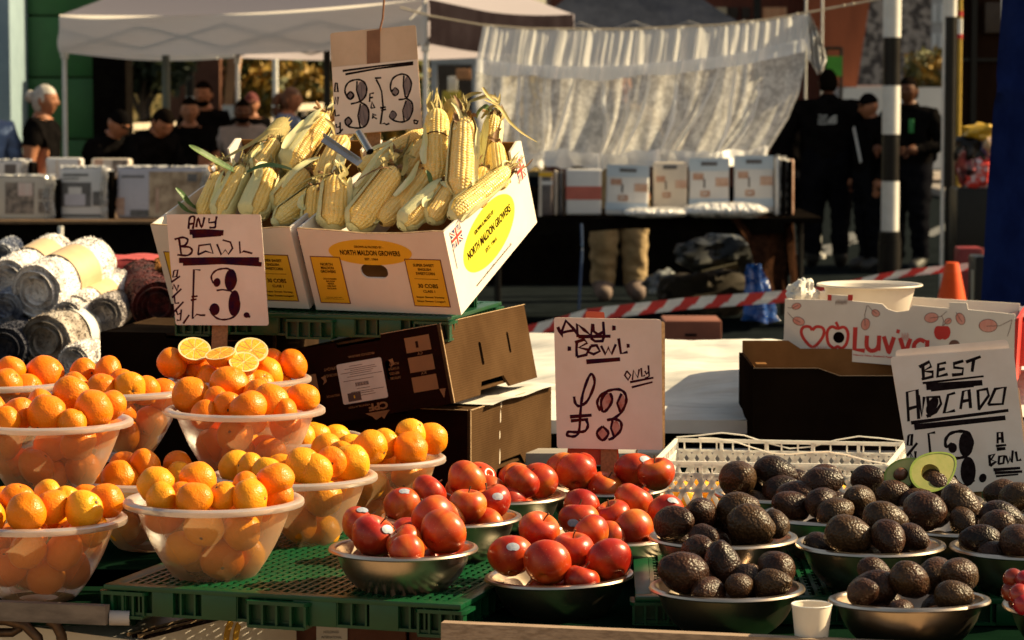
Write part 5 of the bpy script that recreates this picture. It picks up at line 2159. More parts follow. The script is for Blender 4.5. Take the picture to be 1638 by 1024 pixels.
# hidden crate that carries the white apple box
la, lb = P(1254, 573, 6.72), P(1622, 597, 6.60)
e = empty('dark_crate', (la.x, 6.75, .735), 'black crate supporting the white apple box', 'crate')
q = MB()
q.box(((lb.x - la.x) / 2, .2, (la.z - .735) / 2 - .014), (lb.x - la.x - .02, .34, la.z - .735 - .03), bev=.004)
q.build('wall', DARKGREY, e)

# white printed apple box ---------------------------------------------------
lx = (lb - la)
Wl = lx.length
lx.normalize()
lz = V((0, 0, 1))
lz = (lz - lx * lz.dot(lx)).normalized()
ly = lz.cross(lx)
Mlu = frame(la, lx, ly, lz)
e = empty('apple_box', label='white apple box with red logo and leaf drawings behind the dark crate', cat='cardboard box', M=Mlu)
Hl = (P(1255, 480, 6.72) - la).length
Dl = .34


class LS:
    M = Mlu @ XZ
    Mi = M.inverted()
    n = -ly

    def loc(s, px, py):
        d = ray(px, py)
        t = (la - C0).dot(s.n) / d.dot(s.n)
        k = s.Mi @ (C0 + d * t)
        return (k.x, k.y)


ls = LS()
O, S = (1240, 430), 4.116


def z2(x, y):
    return ls.loc(O[0] + x / S, O[1] + y / S)


q = MB()
outl = [z2(52, 575), z2(1570, 700), z2(1580, 300), z2(1270, 268), z2(1262, 225), z2(1150, 222), z2(1145, 262), z2(905, 240), z2(880, 275), z2(800, 285),
        z2(740, 265), z2(705, 232), z2(510, 212), z2(500, 180), z2(350, 168), z2(345, 205), z2(65, 200)]
h1 = [z2(*p) for p in ell(418, 453, 38, 38, 20)]
q.plate([outl, h1], -.006, 0, XZ)
q.build('front_panel', WHITECARD, e)
q = MB()
Wf = z2(1575, 500)[0]
q.plate([[z2(*p) for p in ell(418, 453, 50, 50, 20)]], -.016, -.0065, XZ, 2)  # black disc behind the hole paints the dark box inside
q.plate([[(.007, 0), (Dl, 0), (Dl, Hl * 1.0), (.007, Hl)]], 0, .006, YZ(0), 0)
q.plate([[(.001, -.03), (Dl, -.03), (Dl, Hl * .93), (.001, Hl * .93)]], 0, .006, YZ(Wf + .001), 1)
q.box((Wf / 2, Dl - .003, Hl / 2), (Wf - .012, .006, Hl), mi=0)
q.box((Wf / 2, Dl / 2, .006), (Wf - .012, Dl - .012, .006), mi=0)
q.build('side_panel', [WHITECARD, RED, DARKGREY], e)
q = MB()


def zs(lst, w, mi=0, z=.0004, n=4, closed=False):
    pts = [z2(*p) for p in lst]
    if len(pts) > 3:
        pts = catmull(pts, n)
    r = w / S * 6.7 / FPX / 2
    q.tube([tuple(XZ @ V((p[0], p[1], z))) for p in pts], r, 8, flat=((0, -1, 0), .12), mi=mi)


# outlined heart and apple, word, small line and drawn leaves
zs([(245, 405), (225, 382), (185, 385), (172, 420), (195, 470), (247, 515), (300, 470), (322, 420), (310, 388), (270, 382), (245, 405)], 20)
zs([(410, 395), (370, 382), (342, 420), (350, 490), (385, 522), (412, 512), (440, 524), (470, 490), (480, 425), (455, 385), (410, 395)], 20)
zs([(418, 400), (412, 375), (400, 350)], 18)
zs([(528, 385), (522, 530), (590, 540)], 30)
zs([(605, 440), (603, 510), (630, 540), (668, 530), (682, 500)], 28)
zs([(685, 440), (680, 540)], 28)
zs([(715, 445), (745, 540), (752, 540), (782, 450)], 28)
zs([(812, 400), (806, 425)], 22)
zs([(822, 455), (852, 548), (860, 548), (890, 460)], 28)
zs([(985, 480), (950, 468), (915, 500), (925, 545), (965, 560), (992, 530)], 28)
zs([(1002, 470), (998, 560)], 28)
q.build('logo_print', [RED], e)
q = MB()
put_text(q, 'Nature New Zealand Apples', z2(515, 575)[0], z2(515, 575)[1], z2(790, 575)[0] - z2(515, 575)[0], .0055, XZ, .0006, .02)
q.build('lettering', [RED], e)
q = MB()
for cx, cy, rx, ry, rot, lst in ((140, 247, 30, 20, -15, [(82, 256), (120, 258), (150, 240)]), (155, 345, 40, 26, 20, [(82, 288), (120, 330), (165, 352)]),
                                 (595, 365, 28, 38, 10, [(605, 242), (590, 300), (592, 375)]), (662, 292, 28, 22, 30, [(610, 242), (640, 275), (670, 295)]),
                                 (1028, 322, 45, 32, -8, [(1130, 280), (1090, 315), (1020, 325)]), (1138, 345, 24, 18, -30, [(1105, 375), (1125, 355), (1150, 335)]),
                                 (1220, 330, 28, 40, -25, [(1190, 285), (1210, 320), (1230, 350)]), (1402, 375, 60, 42, 0, [(1560, 335), (1480, 375), (1390, 378)])):
    pts = [z2(*p) for p in ell(cx, cy, rx, ry, 20, R(rot))]
    q.plate([pts[::-1]], 0, .0006, XZ, 0)
    zs(lst, 3.5, 1, .0008)
    zs(ell(cx, cy, rx, ry, 20, R(rot)) + [ell(cx, cy, rx, ry, 20, R(rot))[0]], 3.5, 1, .0007, 2)
zs([(1560, 335), (1545, 400), (1528, 445)], 3.5, 1)
pts = [z2(*p) for p in [(1100, 378), (1060, 380), (1046, 415), (1058, 455), (1085, 468), (1100, 462), (1118, 467), (1145, 450), (1154, 412), (1140, 380)]]
q.plate([catmull(pts + pts[:1], 4)[:-1][::-1]], 0, .0007, XZ, 2)
zs([(1102, 380), (1108, 340), (1096, 308)], 4, 1)
pts = [z2(*p) for p in ell(1180, 500, 36, 32, 20)]
q.plate([pts[::-1]], 0, .0007, XZ, 1)
for x0, x1 in ((345, 372), (478, 512)):
    a, c = z2(x0, 208), z2(x1, 172)
    q.box(((a[0] + c[0]) / 2, -.0005, (a[1] + c[1]) / 2), (abs(c[0] - a[0]), .001, abs(c[1] - a[1])), mi=2)
for k in range(12):
    a = z2(400 + 6.5 * k, 225 - 10 * (k % 2))
    q.box((a[0], -.0006, a[1]), (.0006 if k % 3 else .0012, .0008, .009), mi=1)
q.build('drawing_print', [PINK, mat('sketch_line', (.16, .07, .05), rough=.7), RED], e)
q = MB()
for k in range(16):
    a = z2(245 + 6 * k, 510 + 8 * (k % 3))
    q.box((a[0], -.0005, a[1] - .006), (.0011, .0008, .012))
for k in range(8):
    a = z2(835 + 6 * k, 440 + 9 * (k % 3))
    q.box((a[0], -.0005, a[1]), (.0009, .0008, .014))
q.build('rubbed_print', PINK, e)
# white tub standing in the box
tb = P(1391, 452, 6.86)
rt = 85 * 6.86 / FPX
e = empty('white_tub', (tb.x, tb.y, tb.z - .095), 'empty white plastic bowl standing in the white apple box', 'bowl')
q = MB()
q.lathe([(.001, .0), (rt * .62, 0), (rt * .70, .01), (rt * .86, .086), (rt * .92, .0905), (rt * .99, .092), (rt, .089), (rt * .985, .087)], 48)
q.lathe([(rt * .92, .0915), (rt * .85, .086), (rt * .68, .012), (.001, .006)], 48)
q.build('bowl_wall', mat('tub_plastic', (.60, .54, .48), (.55, .5, .44), scale=8, rough=.45), e)


def crumple(b, c, sx, sy, sz, seed, n=18):
    off = V((seed, seed * 2.3, 0))

    def fn(p):
        k = 1 + .45 * noise.noise(p * 1.5 + off) + .3 * abs(noise.noise(p * 3.3 + off)) + .1 * noise.noise(p * 7 + off)
        return V((p.x * sx * k, p.y * sy * k, p.z * sz * k))
    b.sphere(c, 1, n * 2, n, fn=fn)


q = MB()
c = P(1283, 470, 6.82)
crumple(q, (0, 0, 0), .034, .04, .034, 3.1)
o = q.build('crumpled_paper', PAPER, None, origin=V((0, 0, 0)), angle=25)
o.location = c
tag(o, 'crumpled white paper in the left end of the apple box', 'paper')
# red tray with clear film at the far right
c = P(1640, 500, 6.95)
e = empty('red_tray', (c.x, c.y, c.z - .12), 'red fruit tray under clear film at the right of the apple box', 'fruit tray')
q = MB()
q.box((.02, 0, .055), (.17, .3, .11), bev=.004)
q.build('tray', RED, e)
q = MB()
q.grid(lambda u, v: (-.065 + .17 * u, -.15 + .3 * v, .114 + .012 * noise.noise(V((u * 5, v * 5, 2))) + .012 * math.sin(3.14 * u)), 24, 20)
q.build('film', mat_sheer('pink_film', (.75, .5, .5), .55, rough=.15, spec_mix=.1), e)

# ------------------------------------------------------------------ white sheeted table behind
e = empty('paper_table', (.5, 7.2, 0), 'table behind the stall covered with creased white sheets', 'table')
o0 = V((.5, 7.2, 0))
za = .85


def sheet(u, v):
    x, y = -.15 + 1.75 * u, 6.47 + 1.75 * v
    z = za + .02 * noise.noise(V((x * 2.5, y * 3.5, 1))) + .045 * max(0, math.sin(y * 6.3 + .9 * math.sin(x * 2.3) + .8 * x)) ** 3 + .009 * noise.noise(V((x * 7, y * 10, 4))) + .004 * abs(noise.noise(V((x * 17, y * 19, 9))))
    return V((x, y, z)) - o0


q = MB()
q.grid(sheet, 90, 90)
q.grid(lambda u, v: V((-.15 + 1.75 * u, 6.465 - .01 * v + .004 * math.sin(30 * u), za - .005 - .03 * v)) - o0, 60, 3)
q.build('white_sheet', PAPER, e)
q = MB()
q.box((.22, .12, za - .065), (1.7, 1.6, .05))
q.box((.22, .12, .4), (1.66, 1.5, .74))  # solid black body closes the table so its underside stays dark
q.build('table_body', BLACKCLOTH, e)
q = MB()
q.box((.22, -.9, ZT + .045), (1.6, .09, .03), bev=.003)
q.build('front_plank', mat('grey_plank', (.42, .38, .35), (.3, .27, .24), scale=18, rough=.8, stretch=(.3, 1, 1)), e)
# ------------------------------------------------------------------ blanket rolls on their table
FUR_W = mat('pale_fleece', (.84, .80, .78), (.26, .235, .24), scale=15, rough=.95, bump=1, bscale=90, bdist=.012, lo=.5, hi=.68, spec=.1)
FUR_G = mat('grey_fleece', (.44, .40, .39), (.20, .18, .18), scale=16, rough=.95, bump=1, bscale=90, bdist=.008)
FUR_B = mat('brown_fleece', (.20, .16, .13), (.46, .41, .36), scale=20, rough=.95, bump=1, bscale=80, bdist=.01)
FUR_BL = mat('blue_fleece', (.10, .13, .22), (.45, .46, .5), scale=18, rough=.95, bump=1, bscale=80, bdist=.008)
FUR_R = mat('dark_red_fleece', (.10, .007, .006), (.018, .003, .004), scale=24, rough=.95, bump=1, bscale=80, bdist=.01)
RED_F = mat('red_blanket', (.46, .06, .06), (.32, .04, .042), scale=16, rough=.9, bump=.6, bscale=70)
BAND = mat('tan_band', (.62, .44, .25), (.52, .36, .2), scale=9, rough=.4)
BANDW = mat('white_band', (.72, .70, .66), rough=.4)


def roll(near, far, Y0, Y1, rpx, label, fur, band, b0=.35, b1=.72):
    a, c = P(near[0], near[1], Y0), P(far[0], far[1], Y1)
    z = c - a
    L = z.length
    z.normalize()
    x = z.cross(V((0, 0, 1))).normalized()
    y = z.cross(x)
    r = rpx * Y0 / FPX
    e = empty('blanket_roll', label=label, cat='blanket', group='rolled fleece blankets', M=frame(a, x, y, z))
    off = V((near[0] * .01, near[1] * .01, 0))
    b = MB()

    def fn(u, v):
        t = 6.2832 * u
        k = 1 + .05 * noise.noise(V((math.cos(t) * 1.5, math.sin(t) * 1.5, v * 3)) + off) + .02 * noise.noise(V((math.cos(t) * 7, math.sin(t) * 7, v * 14)) + off) + .03 * noise.noise(V((math.cos(t) * 14, math.sin(t) * 14, v * 26)) + off)
        if b0 - .06 < v < b1 + .06 and band:
            k *= .95
        return (r * k * math.cos(t), r * k * math.sin(t), v * L)
    b.grid(fn, 60, 30)

    # rolled-up layers seen at the near end
    def sp(u, v):
        t = u * 6.2832 * 2.6
        rr = r * (1.0 - .30 * u * 2.6 / 2.6 * 1.0 - .02) * (1 - u * .42)
        return (rr * math.cos(t), rr * math.sin(t), L * .5 * v - .012 * r / .1 + .006 * noise.noise(V((t, v, 2)) + off))
    b.grid(sp, 150, 6)
    b.grid(lambda u, v: (v * r * .98 * math.cos(6.2832 * u), v * r * .98 * math.sin(6.2832 * u), r * (.12 + .30 * (1 - v)) ), 40, 6)
    b.grid(lambda u, v: (v * r * .98 * math.cos(6.2832 * u), v * r * .98 * math.sin(6.2832 * u), L - r * .05), 40, 3)
    # tufts of pile standing off the surface
    rr_ = random.Random(int(near[0] * 7 + near[1]))
    for k in range(3600):
        a_ = rr_.random() * 6.2832
        if k < 2600:
            v_ = rr_.random()
            if band and b0 - .03 < v_ < b1 + .03:
                continue
            n_ = V((math.cos(a_), math.sin(a_), rr_.uniform(-.3, .3)))
            p_ = V((r * .99 * math.cos(a_), r * .99 * math.sin(a_), v_ * L))
        else:
            q_ = r * math.sqrt(rr_.random())
            n_ = V((rr_.uniform(-.5, .5), rr_.uniform(-.5, .5), -1))
            p_ = V((q_ * math.cos(a_), q_ * math.sin(a_), r * (.12 + .30 * (1 - q_ / r)) if q_ < r * .5 else .004))
        n_.normalize()
        t_ = n_.cross(V((rr_.gauss(0, 1), rr_.gauss(0, 1), rr_.gauss(0, 1)))).normalized() * rr_.uniform(.0018, .0038)
        b.add([p_ - t_, p_ + t_, p_ + n_ * rr_.uniform(.002, .0075) + t_ * rr_.uniform(-1, 1)], [(0, 1, 2)])
    b.build('blanket', fur, e, angle=60)
    if band:
        b = MB()
        b.grid(lambda u, v: (r * 1.02 * math.cos(6.2832 * u), r * 1.02 * math.sin(6.2832 * u), L * (b0 + (b1 - b0) * v) + .004 * math.sin(12 * u)), 48, 4)
        b.build('paper_band', band, e)


roll((58, 467), (148, 420), 8.0, 8.35, 44, 'big pale fleece roll with tan paper band, centre of the blanket pile', FUR_W, BAND)
roll((12, 452), (88, 408), 8.2, 8.6, 37, 'pale fleece roll with tan band left of the big one', FUR_W, BAND, .45, .8)
roll((120, 500), (192, 458), 8.05, 8.4, 29, 'smaller pale fleece roll with tan band right of the big one', FUR_W, BAND, .3, .66)
roll((72, 548), (150, 522), 7.75, 8.1, 44, 'brown ribbed fleece roll with white band at the front of the pile', FUR_B, BANDW, .42, .85)
roll((166, 505), (186, 490), 7.95, 8.3, 29, 'grey fleece roll end at the right of the pile', FUR_G, None)
roll((106, 505), (140, 490), 7.9, 8.3, 23, 'slim white fleece roll between the big and the brown rolls', FUR_W, None)
roll((118, 578), (150, 558), 7.6, 8.0, 24, 'small white fleece roll lowest beside the dark carton', FUR_W, None)
roll((8, 496), (38, 474), 8.0, 8.4, 27, 'blue and white fleece roll at the left edge of the pile', FUR_BL, None)
roll((2, 408), (20, 395), 8.6, 8.9, 17, 'small blue fleece roll at the top left of the pile', FUR_BL, None)
roll((5, 560), (45, 540), 7.7, 8.1, 36, 'dark blue fleece roll at the left edge below the others', mat('navy_fleece', (.015, .018, .035), (.05, .05, .07),
     scale=18, rough=.95, bump=1, bscale=80, bdist=.01), None)
roll((252, 490), (225, 452), 8.1, 8.5, 40, 'dark red fluffy blanket roll left of the sweetcorn box', FUR_R, None)
roll((262, 440), (258, 425), 8.3, 8.6, 14, 'small orange fleece roll behind the dark red one', mat('orange_fleece', (.4, .18, .04), (.25, .1, .02), scale=20, rough=.95), None)
roll((30, 600), (90, 590), 7.8, 8.2, 32, 'grey fleece roll low behind the left orange bowl', FUR_G, None)
c = P(205, 428, 8.6)
e = empty('folded_blankets', c, 'stack of folded red blankets behind the fleece rolls', 'blankets')
for i, (m, h) in enumerate(((RED_F, .06), (mat('dark_edge_cloth', (.02, .015, .015), rough=.9), .03), (mat('beige_cloth', (.34, .26, .2), (.25, .19, .14), rough=.9), .04))):
    q = MB()
    z0 = .0 - .055 * i
    q.grid(lambda u, v: (-.13 + .26 * u + .015 * i, -.12 + .3 * v, z0 + h * .55 * (math.sin(3.14 * min(1, max(0, u))) ** .3) + .008 * noise.noise(V((u * 4, v * 4, i)))), 20, 14)
    q.grid(lambda u, v: (-.13 + .26 * u + .015 * i, -.12 - .01 * math.sin(3.14 * v), z0 - h * .5 + h * 1.0 * v * (math.sin(3.14 * min(1, max(0, u))) ** .3)), 20, 6)
    q.build('folded_layer', m, e)
e = empty('blanket_table', (-1.25, 8.3, 0), 'low dark table under the pile of fleece rolls', 'table')
q = MB()
q.box((-.25, .15, .38), (1.9, 1.6, .76), bev=.01)  # black block added for the darkness under the pile
q.build('black_cover', BLACKCLOTH, e)
q = MB()
q.grid(lambda u, v: (-.9 + 1.25 * u, -.5 + 1.0 * v, .77 + .13 * math.sin(3.14 * v) * math.sin(2.4 * u + .4) + .03 * noise.noise(V((u * 5, v * 5, 0)))), 30, 24)
q.build('under_blanket', FUR_B, e)

# ------------------------------------------------------------------ bedding stall far behind
YT = 18.9


def pack(x0, y0, x1, y1, Y, dep, label, base, pics=(), edge=None, lean=.06, side_film=0, slant=0):
    """flat bedding pack standing on the table; corners in photo px, pictures in 0..1 of its front"""
    a, c = P(x0, y1, Y), P(x1, y1, Y)
    h = (P(x0, y0, Y) - a).length
    w = c.x - a.x
    e = empty('bedding_pack', ((a.x + c.x) / 2, Y, a.z), label, 'bedding pack', 'bedding packs on the far stall', rot=(-lean, R(slant), R(-6 if x0 < 500 else -3)))
    q = MB()
    q.box((0, dep / 2, h / 2), (w, dep, h), bev=min(.02, dep * .3), seg=3)
    q.build('pack', [base], e)
    q = MB()
    mats = []
    for (u0, v0, u1, v1, m) in pics:
        if m not in mats:
            mats.append(m)
        k = len(q.f) // 6
        q.box((w * (-.5 + (u0 + u1) / 2), -.001 - .0004 * k, h * (v0 + v1) / 2), (w * (u1 - u0), .003, h * (v1 - v0)), mi=mats.index(m))
    if mats:
        q.build('cover_picture', mats, e)
    if side_film:
        q = MB()
        q.grid(lambda u, v: (w * .5 + .004 + .02 * math.sin(u * 25 + v * 6) ** 2 + .012 * noise.noise(V((u * 9, v * 12, x0))), dep * 1.3 * u, h * (.02 + .96 * v)), 24, 30)
        q.grid(lambda u, v: (w * (-.5 + u), dep * v * 1.2, h + .004 + .012 * noise.noise(V((u * 12, v * 8, x0))) + .008 * math.sin(v * 9)), 30, 10)
        q.build('film', CLEARFILM, e)
        q = MB()
        q.grid(lambda u, v: (w * (.86 + .15 * u - .5 + .02 * math.sin(9 * v)), -.006 - .016 * abs(noise.noise(V((u * 7, v * 16, x0 + 3)))) - .008 * math.sin(u * 9 + 4 * v) ** 2, h * (.01 + .98 * v)), 20, 40)
        q.build('film_edge', FILMEDGE, e)
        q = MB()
        q.box((w * .5 + .022, dep * .5, h * .47), (.03, dep * 1.1, h * .92))  # black strip painting the shaded gap beside the pack
        q.build('gap_shade', BLACKCLOTH, e)
    return e


FILMEDGE = mat_sheer('crinkled_film', (.8, .78, .78), .30, None, .07, .3)
PK_W = mat('pack_white', (.62, .60, .60), (.55, .53, .53), scale=4, rough=.25)
PK_CREAM = mat('pack_cream', (.58, .50, .42), (.5, .43, .36), scale=4, rough=.3)
PK_BLUE = mat('pack_pale_blue', (.36, .44, .54), (.42, .48, .56), scale=4, rough=.3)
PK_GREY = mat('pack_grey', (.05, .045, .05), (.11, .10, .11), scale=9, rough=.3)
PK_PIC = mat('pack_room_picture', (.34, .26, .21), (.07, .05, .045), scale=22, rough=.3)
PK_TAN = mat('pack_floral_tan', (.50, .37, .25), (.20, .125, .07), scale=11, rough=.3)
PK_LAV = mat('pack_lavender', (.47, .45, .52), (.42, .4, .46), scale=5, rough=.3)
PK_RED = mat('pack_red_band', (.46, .10, .07), rough=.4)
PK_BROWN = mat('pack_brown_picture', (.34, .17, .11), (.5, .33, .25), scale=12, rough=.4)
PK_PINK = mat('pack_pink_white', (.62, .42, .38), (.66, .55, .5), scale=10, rough=.3)
PK_DARK = mat('pack_dark', (.06, .045, .05), (.1, .08, .08), scale=8, rough=.3)
YL = 18.9
pack(-30, 282, 88, 352, YL, .07, 'cream bedding pack with a bedroom picture at the left end of the stall', PK_CREAM,
     [(.32, .14, .72, .86, PK_PIC), (.78, .16, .95, .42, PK_PIC), (.78, .47, .95, .72, PK_PIC), (.5, .55, .7, .85, PK_PINK)], side_film=1)
pack(95, 268, 172, 353, YL, .07, 'white bedding pack showing a grey bed photograph', PK_W,
     [(.0, .26, .66, .72, PK_GREY), (.10, .28, .54, .50, PK_LAV), (.18, .5, .46, .63, PK_W), (.06, .84, .6, .88, PK_GREY), (.06, .78, .4, .80, PK_GREY), (.70, .28, .95, .55, PK_GREY), (.04, .07, .9, .12, PK_GREY)], side_film=1)
pack(185, 268, 345, 349, YL, .08, 'wide bedding pack with tan floral photograph and clear film', PK_LAV,
     [(.33, .02, .98, .92, PK_TAN), (.40, .1, .43, .6, PK_BROWN), (.05, .8, .28, .84, PK_GREY), (.72, .72, .82, .88, PK_GREY), (.14, .04, .33, .16, PK_GREY), (.0, .05, .08, .4, PK_BROWN)], side_film=1)
pack(-30, 257, 45, 285, YL + .35, .12, 'bedding pack in shiny film behind the cream one at the left edge', PK_W, [(.5, .2, .75, .8, PK_DARK)], side_film=1)
pack(72, 252, 130, 290, YL + .4, .1, 'white bedding pack standing behind, with a brown corner', PK_W, [(.93, .3, 1.0, .9, PK_BROWN), (.3, .1, .36, .9, PK_CREAM)])
pack(145, 253, 208, 285, YL + .45, .1, 'bedding pack behind with a brown picture along its top', PK_CREAM, [(.1, .2, .3, .95, PK_BROWN), (.55, .3, .95, .9, PK_PIC)])
e = empty('left_stall_table', (-2.6, 19.6, 0), 'far stall table with black cover carrying the left bedding packs', 'table')
e.name = 'stall_table'
zt = P(0, 352, YL - .2).z
q = MB()
q.box((.2, .0, zt / 2 - .012), (3.6, 1.8, zt - .03), bev=.02)  # black block down to the ground keeps the under-table space dark
q.build('black_cover', BLACKCLOTH, e)
q = MB()
q.box((.2, -.02, zt - .012), (3.7, 1.9, .02))
q.build('tabletop', mat('brown_board', (.16, .09, .04), (.1, .055, .025), scale=9, rough=.7), e)
q = MB()
p0, p1 = P(97, 362, 18.5), P(97, 470, 18.5)
q.tube([p0 - e.location, p1 - e.location], .018, 10)
q.build('leg', POLEWHITE, e)

# right part of the stall
zt = P(1000, 349, YT - .2).z
e = empty('stall_table', (1.1, 19.6, 0), 'far stall table with dark cover under the hanging net curtain', 'table')
o0 = e.location
q = MB()
q.box((-.15, -.05, zt - .02), (2.25, 1.5, .035))
q.grid(lambda u, v: (-1.28 + 2.0 * u, -.805 - .006 * math.sin(50 * u), zt - .005 - (.09 + .02 * math.sin(9 * u)) * v), 60, 4)
q.build('black_cover', BLACKCLOTH, e)
q = MB()


def drape(u, v):
    a = P(1185 + 75 * u, 346, 18.75 + .25 * u)
    c = P(1225 + 45 * u, 480, 18.7 + .25 * u)
    p = a.lerp(c, v)
    p.y += .03 * math.sin(11 * u + 2 * v) * (.3 + v)
    p.x += (.03 * math.sin(6 * v) - .16 * (1 - u) * max(0, .55 - v))
    return p - o0


q.grid(drape, 40, 40)
q.grid(lambda u, v: P(1255 + 14 * u, 346 + 4 * u, 18.9 + 1.2 * u).lerp(P(1268 + 10 * u, 478, 18.9 + 1.2 * u), v) - o0, 10, 20)
q.build('furry_drape', FURCLOTH, e)
for x in (-1.2, .85):
    for y in (-.6, .6):
        q = MB()
        q.tube([(x, y, 0), (x, y, zt - .04)], .02, 8)
        q.build('leg', POLEBLACK, e)
std = [(.10, .60, .36, .72, PK_BROWN), (.66, .48, .98, .64, PK_BROWN), (0, .76, 1, 1, PK_BLUE), (.36, .45, .40, .62, PK_DARK), (.3, .36, .5, .40, PK_BROWN),
       (.3, .29, .5, .33, PK_BROWN), (.28, .30, .33, .40, PK_BROWN), (.47, .30, .52, .40, PK_BROWN), (.3, .86, .7, .93, PK_GREY), (0, .1, 1, .25, PK_BLUE)]
pack(905, 270, 962, 344, YT, .10, 'white towel pack with a broad red band', PK_W, [(0, .33, 1, .62, PK_RED)])
pack(968, 264, 1036, 345, YT, .09, 'pale blue and white bedding pack, second right of the red banded pack', PK_W, std, slant=2)
pack(1044, 259, 1099, 340, YT + .1, .09, 'cream bedding pack between two pale blue ones', PK_CREAM, [p for p in std if p[4] is not PK_BLUE])
pack(1102, 253, 1166, 340, YT + .1, .09, 'pale blue and white bedding pack, second from the right end', PK_W, std)
pack(1174, 249, 1237, 340, YT + .1, .08, 'pale blue and white bedding pack at the right end of the stall', PK_W, std)
pack(862, 274, 884, 346, YT - .05, .12, 'dark bedding pack partly hidden by the sweetcorn box', PK_DARK, [(0, .7, 1, .78, PK_W), (0, .0, .2, 1, PK_CREAM), (0, .88, 1, .98, YELLOW)])
for i, (x, m, l) in enumerate(((1240, PK_W, 'white edge of a standing pack, first of three at the right end'),
                               (1250, PK_W, 'white edge of a standing pack, second of three at the right end'), (1262, PK_BROWN, 'brown edge of the last standing pack at the right end'))):
    pack(x, 250 + i * 2, x + 8, 345, YT + .06 + .03 * i, .3, l, m, side_film=1 if i < 2 else 0)
for i, (x, m) in enumerate(((886, PK_CREAM), (894, PK_GREY))):
    pack(x, 272, x + 6, 345, YT + .02, .25, ('cream' if not i else 'grey') + ' edge of a pack left of the red banded towels', m)
for x0, x1, y, l in ((997, 1105, 340, 'flat white pack in film lying at the table edge, left one'), (1092, 1230, 336, 'thicker flat white pack in film lying at the table edge, right one')):
    a, c = P(x0, y, YT - .25), P(x1, y, YT - .25)
    e = empty('bedding_pack', ((a.x + c.x) / 2, a.y, zt), l, 'bedding pack', 'bedding packs on the far stall')
    q = MB()
    w = (c.x - a.x) / 2
    h = .035 if x0 < 1000 else .05
    q.sphere((0, .1, h), 1, 36, 16, sc=(w, .17, h), fn=lambda p: V((math.copysign(abs(p.x) ** .5, p.x), math.copysign(abs(p.y) ** .6, p.y),
             p.z * (1 + .3 * noise.noise(p * 3 + V((x0, 0, 0)))))))
    q.build('pack', CLEARFILM, e)

# net curtain on a rope -----------------------------------------------------
NET = mat_sheer('net_curtain', (.96, .94, .92), .80, None, .6, .02)
LACE = mat_sheer('lace_curtain', (.97, .94, .90), .80, 38, .6, .02)
RUFF = mat_sheer('ruffle_net', (.96, .95, .95), .9, None, .6, .02)
ROPE = mat('pale_rope', (.5, .42, .32), rough=.8)
YC = 19.3
rope = [(640, 12), (690, 26), (770, 40), (850, 46), (1000, 47), (1150, 40), (1230, 31), (1292, 20), (1340, 11), (1410, -2)]


def interp(lst, x):
    for i in range(len(lst) - 1):
        if lst[i][0] <= x <= lst[i + 1][0]:
            t = (x - lst[i][0]) / (lst[i + 1][0] - lst[i][0])
            return lst[i][1] + t * (lst[i + 1][1] - lst[i][1])
    return lst[-1][1] if x > lst[-1][0] else lst[0][1]


e = empty('net_curtain', P(1020, 47, YC), 'white net and lace curtain hung from a rope over the far stall', 'curtain')
o0 = e.location
left = [(40, 772), (95, 762), (160, 758), (255, 764)]
right = [(20, 1292), (60, 1290), (110, 1286), (150, 1277), (190, 1258), (225, 1232), (252, 1212)]


def cpt(u, y, dep, amp, fq, ph=0):
    xl, xr = interp(left, y), interp(right, y)
    x = xl + (xr - xl) * u
    w = .12 * math.sin(u * fq + ph) + .9 * noise.noise(V((u * fq * .21, y * .006, ph))) + .5 * noise.noise(V((u * fq * .5, y * .004, ph + 4)))
    p = P(x + 2.5 * noise.noise(V((u * 24, y * .01, 3))), y, YC + dep)
    p.y += amp * w
    return p - o0


q = MB()
q.grid(lambda u, v: cpt(u, interp(rope, 772 + 520 * u) + (62 + 8 * math.sin(5 * u) - 18 * max(0, u - .75) * 4 * .5) * v, 0, .045 * (.5 + .6 * v), 210), 260, 16)
q.build('header_net', NET, e)
q = MB()
q.grid(lambda u, v: cpt(u, interp(rope, 772 + 520 * u) + 54 + 6 * math.sin(5 * u) - 30 * max(0, u - .78) + (20 + 8 * noise.noise(V((u * 9, 0, 0)))) * v, -.05 - .03 * v, .04, 150, 2), 240, 8)
q.build('ruffle', RUFF, e)


def lace(u, v):
    y0 = interp(rope, 772 + 520 * u) + 58
    y1 = 257 - 6 * u + 4 * math.sin(17 * u)
    y = y0 + (y1 - y0) * v
    p = cpt(u, y, .01, .05 * (.5 + .8 * v), 75, 1)
    # swags pulled towards the bottom
    p.x += .05 * math.sin(u * 31 + 2.2 * v) * v * v
    p.y += .06 * math.sin(u * 24 + 3 * v) * v
    return p


q = MB()
q.grid(lace, 240, 50)
q.build('lace', LACE, e)
q = MB()
for k, u0 in enumerate((.05, .12, .2, .31, .40, .47, .535, .60, .66, .74, .80, .87)):
    pts = []
    for i in range(9):
        t = i / 8
        p = lace(u0 + (.03 if k % 3 else -.02) * t + .012 * math.sin(3 * t + k), .02 + .96 * t)
        pts.append(p + V((0, -.04, 0)))
    q.tube(pts, [.006 + .012 * math.sin(3.14 * i / 8) * (.5 + .5 * math.sin(k * 2.1)) for i in range(9)], 6, cap=False)
q.build('gathered_fold', RUFF, e)
q = MB()


def bottom(u, v):
    p = lace(u, 1.0)
    return p + V((0, -.10 + .06 * math.sin(40 * u) * v, .05 - .11 * v + .03 * noise.noise(V((u * 30, v * 3, 7)))))


q.grid(bottom, 150, 8)
q.build('hem', RUFF, e)
q = MB()


